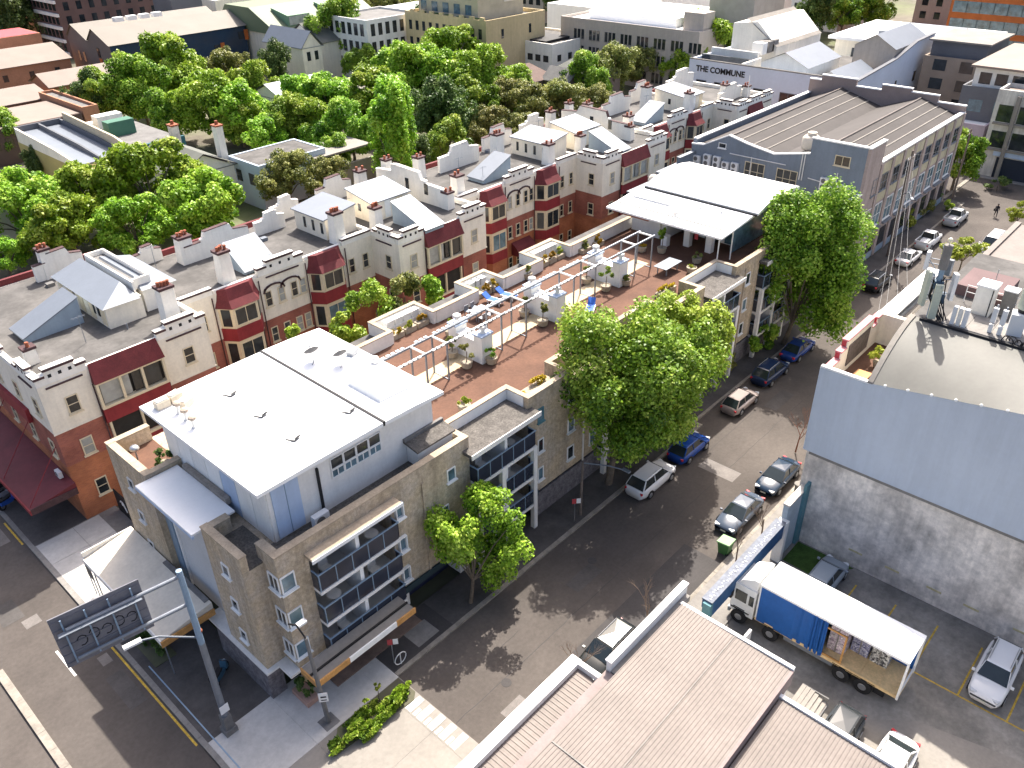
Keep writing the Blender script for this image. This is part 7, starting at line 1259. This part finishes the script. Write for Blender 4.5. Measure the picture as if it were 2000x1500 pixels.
TL = [('plane', 45, 410, 85, 'lime tree at the left edge of the front row behind the flats'), ('plane', 130, 440, 75, 'low lime tree second from the left edge behind the flats'), ('plane', 185, 385, 80, 'lime tree left of the largest crown behind the flats'), ('plane', 290, 360, 100, 'largest lime crown behind the flats, below the chimneyed white house'), ('plane', 395, 410, 85, 'lime tree right of the largest crown, touching the white roof wall'), ('plane', 260, 440, 70, 'shaded lime tree low behind the end block'), ('plane', 8, 500, 45, 'lime tree cut by the left edge beside the end block roof'),
 ('olive', 560, 340, 62, 'grey-olive bush tree in front of the pale blue house'), ('olive', 640, 345, 52, 'grey-olive bush tree right of the pale blue house'), ('green', 12, 265, 42, 'dark green tree cut by the left edge beside the terrace houses'), ('dark', 75, 320, 32, 'dark palm-like tree left of the rusty roof'),
 ('yellow', 92, 212, 28, 'bright yellow flowering tree at the left'), ('olive', 125, 205, 36, 'olive tree just right of the yellow one'), ('dark', 165, 190, 48, 'dark tree behind the terrace party wall'), ('green', 205, 185, 58, 'deep green tree behind the teal wall'), ('green', 275, 180, 62, 'rounded silvery green tree in the middle belt'), ('plane', 325, 135, 66, 'lime tree in front of the charcoal warehouse'), ('green', 340, 215, 55, 'mid green tree below the rounded silvery one'), ('plane', 410, 205, 62, 'lime tree in the middle belt left of centre'), ('plane', 470, 215, 55, 'lime tree above the pale blue house'), ('olive', 445, 132, 40, 'brownish olive tree right of the charcoal warehouse'), ('dark', 530, 125, 36, 'small dark round tree by the cream gabled houses'), ('plane', 500, 170, 48, 'lime tree below the small dark round tree'), ('green', 548, 245, 42, 'pale silver-green tree at the gap of the middle belt'), ('plane', 585, 200, 52, 'lime tree left of the low white roof'), ('green', 618, 265, 36, 'narrow pale green tree right of the pale blue house'), ('green', 655, 72, 52, 'tall green tree standing above all others left of the yellow building'), ('green', 700, 120, 32, 'small green tree below the tall one'), ('plane', 650, 205, 55, 'lime tree below the low white roof'), ('green', 685, 255, 48, 'bright green tree left of the poplar'), ('plane', 720, 190, 60, 'lime tree left of the dark tall pair'), ('poplar', 762, 265, 58, 'bright upright poplar behind the flats'), ('plane', 800, 150, 62, 'lime tree in front of the white cottage'), ('plane', 880, 115, 60, 'lime crown in front of the yellow building'), ('plane', 950, 150, 58, 'lime crown below the white flats'), ('dark', 835, 215, 50, 'left one of the dark tall pair behind the flats'), ('dark', 890, 220, 50, 'right one of the dark tall pair behind the flats'), ('green', 935, 195, 45, 'green tree right of the dark tall pair'), ('olive', 985, 190, 42, 'olive tree below the lime crown by the cottages'), ('olive', 950, 245, 42, 'olive tree just behind the flats right of the dark pair'), ('olive', 1040, 205, 45, 'olive tree below the hipped cottages'), ('olive', 1095, 195, 45, 'spreading olive tree in front of the hipped cottages'), ('green', 1150, 155, 40, 'dark green gum right of the hipped cottages'), ('olive', 1200, 130, 48, 'tall olive gum in front of the beige office'), ('olive', 1250, 125, 36, 'olive gum at the right end of the beige office'), ('plane', 1290, 130, 28, 'small lime tree left of the large lime tree'), ('plane', 1375, 95, 62, 'large lime tree left of the white-blue building'), ('plane', 1440, 65, 48, 'upper part lime tree behind the white-blue building'), ('dark', 770, 72, 32, 'dark spreading tree right of the navy house'), ('dark', 815, 50, 28, 'dark tree left edge of the yellow building'), ('green', 265, 22, 26, 'small lime tree above the charcoal warehouse'), ('dark', 15, 35, 48, 'dark tree in the top left corner'), ('olive', 600, 8, 42, 'hazy olive tree at the top edge above the flues'), ('olive', 690, 10, 48, 'hazy olive tree at the top edge above the tall green tree'), ('olive', 775, 8, 45, 'hazy olive tree at the top edge left of the yellow building'), ('dark', 520, 10, 36, 'dark tree at the top edge behind the green roof'), ('green', 1290, 8, 24, 'green tree at the top edge above the beige office'), ('dark', 1590, 12, 42, 'dark tree at the top edge above the cream pavilion'), ('green', 1650, 20, 34, 'green tree at the top edge left of the cream pavilion eaves'), ('green', 1710, 10, 36, 'green tree at the top edge above the cream pavilion eaves'), ('olive', 955, 5, 30, 'hazy tree at the top edge above the yellow building'), ('plane', 470, 240, 40, 'lime tree right behind the pale blue house'), ('plane', 520, 270, 44, 'lime tree right of the carport roof'), ('plane', 600, 240, 50, 'lime tree in the middle of the belt, below the tall tree'), ('plane', 850, 155, 58, 'lime tree above the dark tall pair'), ('plane', 905, 160, 55, 'lime tree between the dark pair and the white flats'), ('plane', 760, 200, 55, 'lime tree above the poplar'), ('green', 640, 300, 40, 'green tree low between the olive bushes and the poplar'), ('dark', 800, 290, 40, 'dark low tree right of the poplar'), ('green', 870, 285, 40, 'green low tree behind the projecting block'), ('plane', 1000, 175, 45, 'lime tree beside the brown roofed cottage'), ('olive', 1010, 255, 36, 'olive low tree behind the middle of the flats'), ('olive', 1160, 205, 40, 'olive tree close behind the far end of the flats'), ('plane', 1330, 130, 40, 'lime tree at the foot of the large lime tree'), ('dark', 1090, 4, 30, 'dark tree at the top edge above the white hall')]
for a in TL: tree(a[0], a[1], a[2], a[3], a[4])
tree('green', 1878, 300, 46, 'lime street tree at the crossroads corner beyond the warehouse', 1.3, 5.2, 'street trees'); tree('ygreen', 1885, 490, 42, 'feathery yellow-green street tree beside the antenna mast', 1, 3.2, 'street trees'); tree('ygreen', 1992, 415, 24, 'feathery yellow-green street tree at the right edge', 1, 3.0, 'street trees')
for i, (px, py, r, z, m_, lab) in enumerate(((735, 605, 58, 0, LF_L, 'lime green tree in the alley next to the penthouse'), (790, 580, 50, 0, LF_O, 'olive tree in the alley between two lime ones'), (838, 572, 40, 0, LF_L, 'green tree in the alley under the projecting block'), (685, 645, 42, 0, LF_L, 'low lime tree at the near end of the alley planting'), (572, 648, 22, 0, LF_YG, 'yellow-green sapling top showing behind the white roof'))):
    p = at(px, py, 0); p = p*0+Vector((0, 0, CAM_H))+(p-Vector((0, 0, CAM_H)))*(50.2/p.y); d = (p-Vector((0, 0, CAM_H))).dot(fw); rr = r*d/F_PX; t = thing('alley_tree', (p.x, p.y, 0), lab, 'tree', 'small trees in the alley'); blob('crown', p, (rr, rr, rr), 4200, .2, m_, t, 300+i, 26); MB().tube((p.x, p.y, 0), p, .1, .05).build('stem', BARK, t)
# street trees along the lane: own meshes
def street_tree(name, lab, base, c, rad, m_, leaves, size, lobes, seed, lr=.36, gap=.14, tr=.2):
    t = make_tree(name, rad[0], rad[1], rad[2], c[2], tr, m_, lobes, leaves, size, seed, lr, (c[0]-base[0], c[1]-base[1]), gap); t.location = (base[0], base[1], .1); tag(t, lab, 'tree', 'street trees'); return t
street_tree('street_tree', 'small bright green street tree in front of the tan wall', (25.2, 27.4), (25.9, 27.2, 4.7), (3.0, 2.9, 3.8), LF_L, 17000, .17, 60, 41, .36, .2, .13)
street_tree('street_tree', 'largest dense green street tree hiding the middle balconies', (40.6, 27.9), (41.8, 27.6, 9.0), (6.3, 5.9, 6.2), LF_G, 62000, .20, 150, 42, .34, .12, .26)
street_tree('street_tree', 'yellow-lime street tree right behind the largest tree', (50.4, 28.0), (49.8, 28.2, 7.8), (4.6, 4.5, 5.0), LF_YG, 32000, .20, 90, 43, .34, .12, .2)
street_tree('street_tree', 'tall green street tree at the far end of the apartment building', (69.0, 27.9), (70.6, 27.4, 8.3), (5.5, 5.2, 8.3), LF_G, 50000, .23, 150, 44, .34, .14, .24)
for i, (px, py, r, z, m_, lab) in enumerate(((1490, 655, 38, 1.8, LF_G, 'low leafy shrub under the far street tree'), (1425, 705, 24, 1.0, LF_O, 'small footpath shrub left of the navy SUV'), (1790, 400, 40, 1.2, LF_O, 'brown-green shrub beside the silver pickup'), (1825, 375, 26, 1.4, LF_D, 'dark shrub at the warehouse end'), (1850, 400, 14, .8, LF_YG, 'bright bush in front of the silver pickup'), (1775, 425, 22, 1.4, LF_YG, 'yellow-green bush beside the power pole'), (1950, 360, 36, .9, LF_D, 'dark hedge in front of the concrete apartments'), (1910, 255, 22, 3, LF_D, 'dark shrub in front of the dark apartments'))):
    p = at(px, py, z); d = (p-Vector((0, 0, CAM_H))).dot(fw); rr = r*d/F_PX; t = thing('street_shrub', (p.x, p.y, 0), lab, 'shrub', 'shrubs along the lane'); blob('leaves', p, (rr, rr*.8, min(rr, z*.95)), 1500, .22, m_, t, 340+i, 16); MB().tube((p.x, p.y, 0), p, .05, .03).build('stem', BARK, t)
# bare winter trees on the workshop side
def bare(x, y, h, spread, seed, lab, m_=None):
    rg = random.Random(seed); t = thing('bare_tree', (x, y, .1), lab, 'tree', 'bare street trees'); k = MB()
    def br(p, d, L, r, n):
        e = p+d*L; k.tube(p, e, r, r*.6, 5, False)
        if n:
            for _ in range(3 if n > 1 else 4): dd = (d+Vector((rg.uniform(-1, 1), rg.uniform(-1, 1), rg.uniform(-.1, .7)))*spread).normalized(); br(p.lerp(e, rg.uniform(.55, 1)), dd, L*rg.uniform(.55, .8), r*.5, n-1)
    br(Vector((x, y, .1)), Vector((rg.uniform(-.1, .1), rg.uniform(-.1, .1), 1)).normalized(), h*.42, .07, 4); k.build('branches', m_ or mat('pale_bark', (.22, .16, .12), .9), t)
bare(24.6, 18.0, 4.2, .5, 1, 'leafless street tree beside the workshop awning'); bare(30.6, 17.6, 4.0, .5, 2, 'leafless street tree above the black SUV'); bare(42.6, 16.3, 4.6, .45, 3, 'leafless street tree beside the slate sedan'); q_ = at(1553, 885); bare(q_.x, q_.y, 4.2, .55, 4, 'russet leafless tree at the corner of the clad building', mat('russet_bark', (.26, .12, .08), .9)); bare(39.3, 16.4, 3.4, .4, 5, 'thin leafless sapling behind the green bin')
# planted verge and hedge
vg = blob('verge_planting', (15.5, 25.6, .5), (3.1, .95, .5), 6200, .2, LF_G, None, 71, 60, .24); stuff(vg); vg['label'] = 'strappy green planting in the corner verge'; vg['category'] = 'planting'
v2 = blob('verge_planting', (17.0, 25.3, .65), (1.4, .6, .5), 2600, .2, LF_L, None, 73, 30, .26); stuff(v2); v2['label'] = 'brighter green planting at the street end of the verge'; v2['category'] = 'planting'
hd = blob('hedge', (9.95, 39.5, .55), (.62, 1.9, .5), 2600, .18, LF_D, None, 72, 40, .26); stuff(hd); hd['label'] = 'green hedge strip along the main street under the sign'; hd['category'] = 'hedge'
for i, (px, py) in enumerate(((737, 1342), (718, 1372))):
    p = at(px, py, 1.4); t = thing('verge_flower', (p.x, p.y, .15), ('taller', 'shorter')[i]+' yellow-green flower stalk rising from the verge', 'plant'); MB().tube((p.x, p.y, .15), p, .02).build('stem', BARK, t); blob('flower_head', p, (.3, .3, .22), 160, .12, LF_YG, t, 90+i, 6)
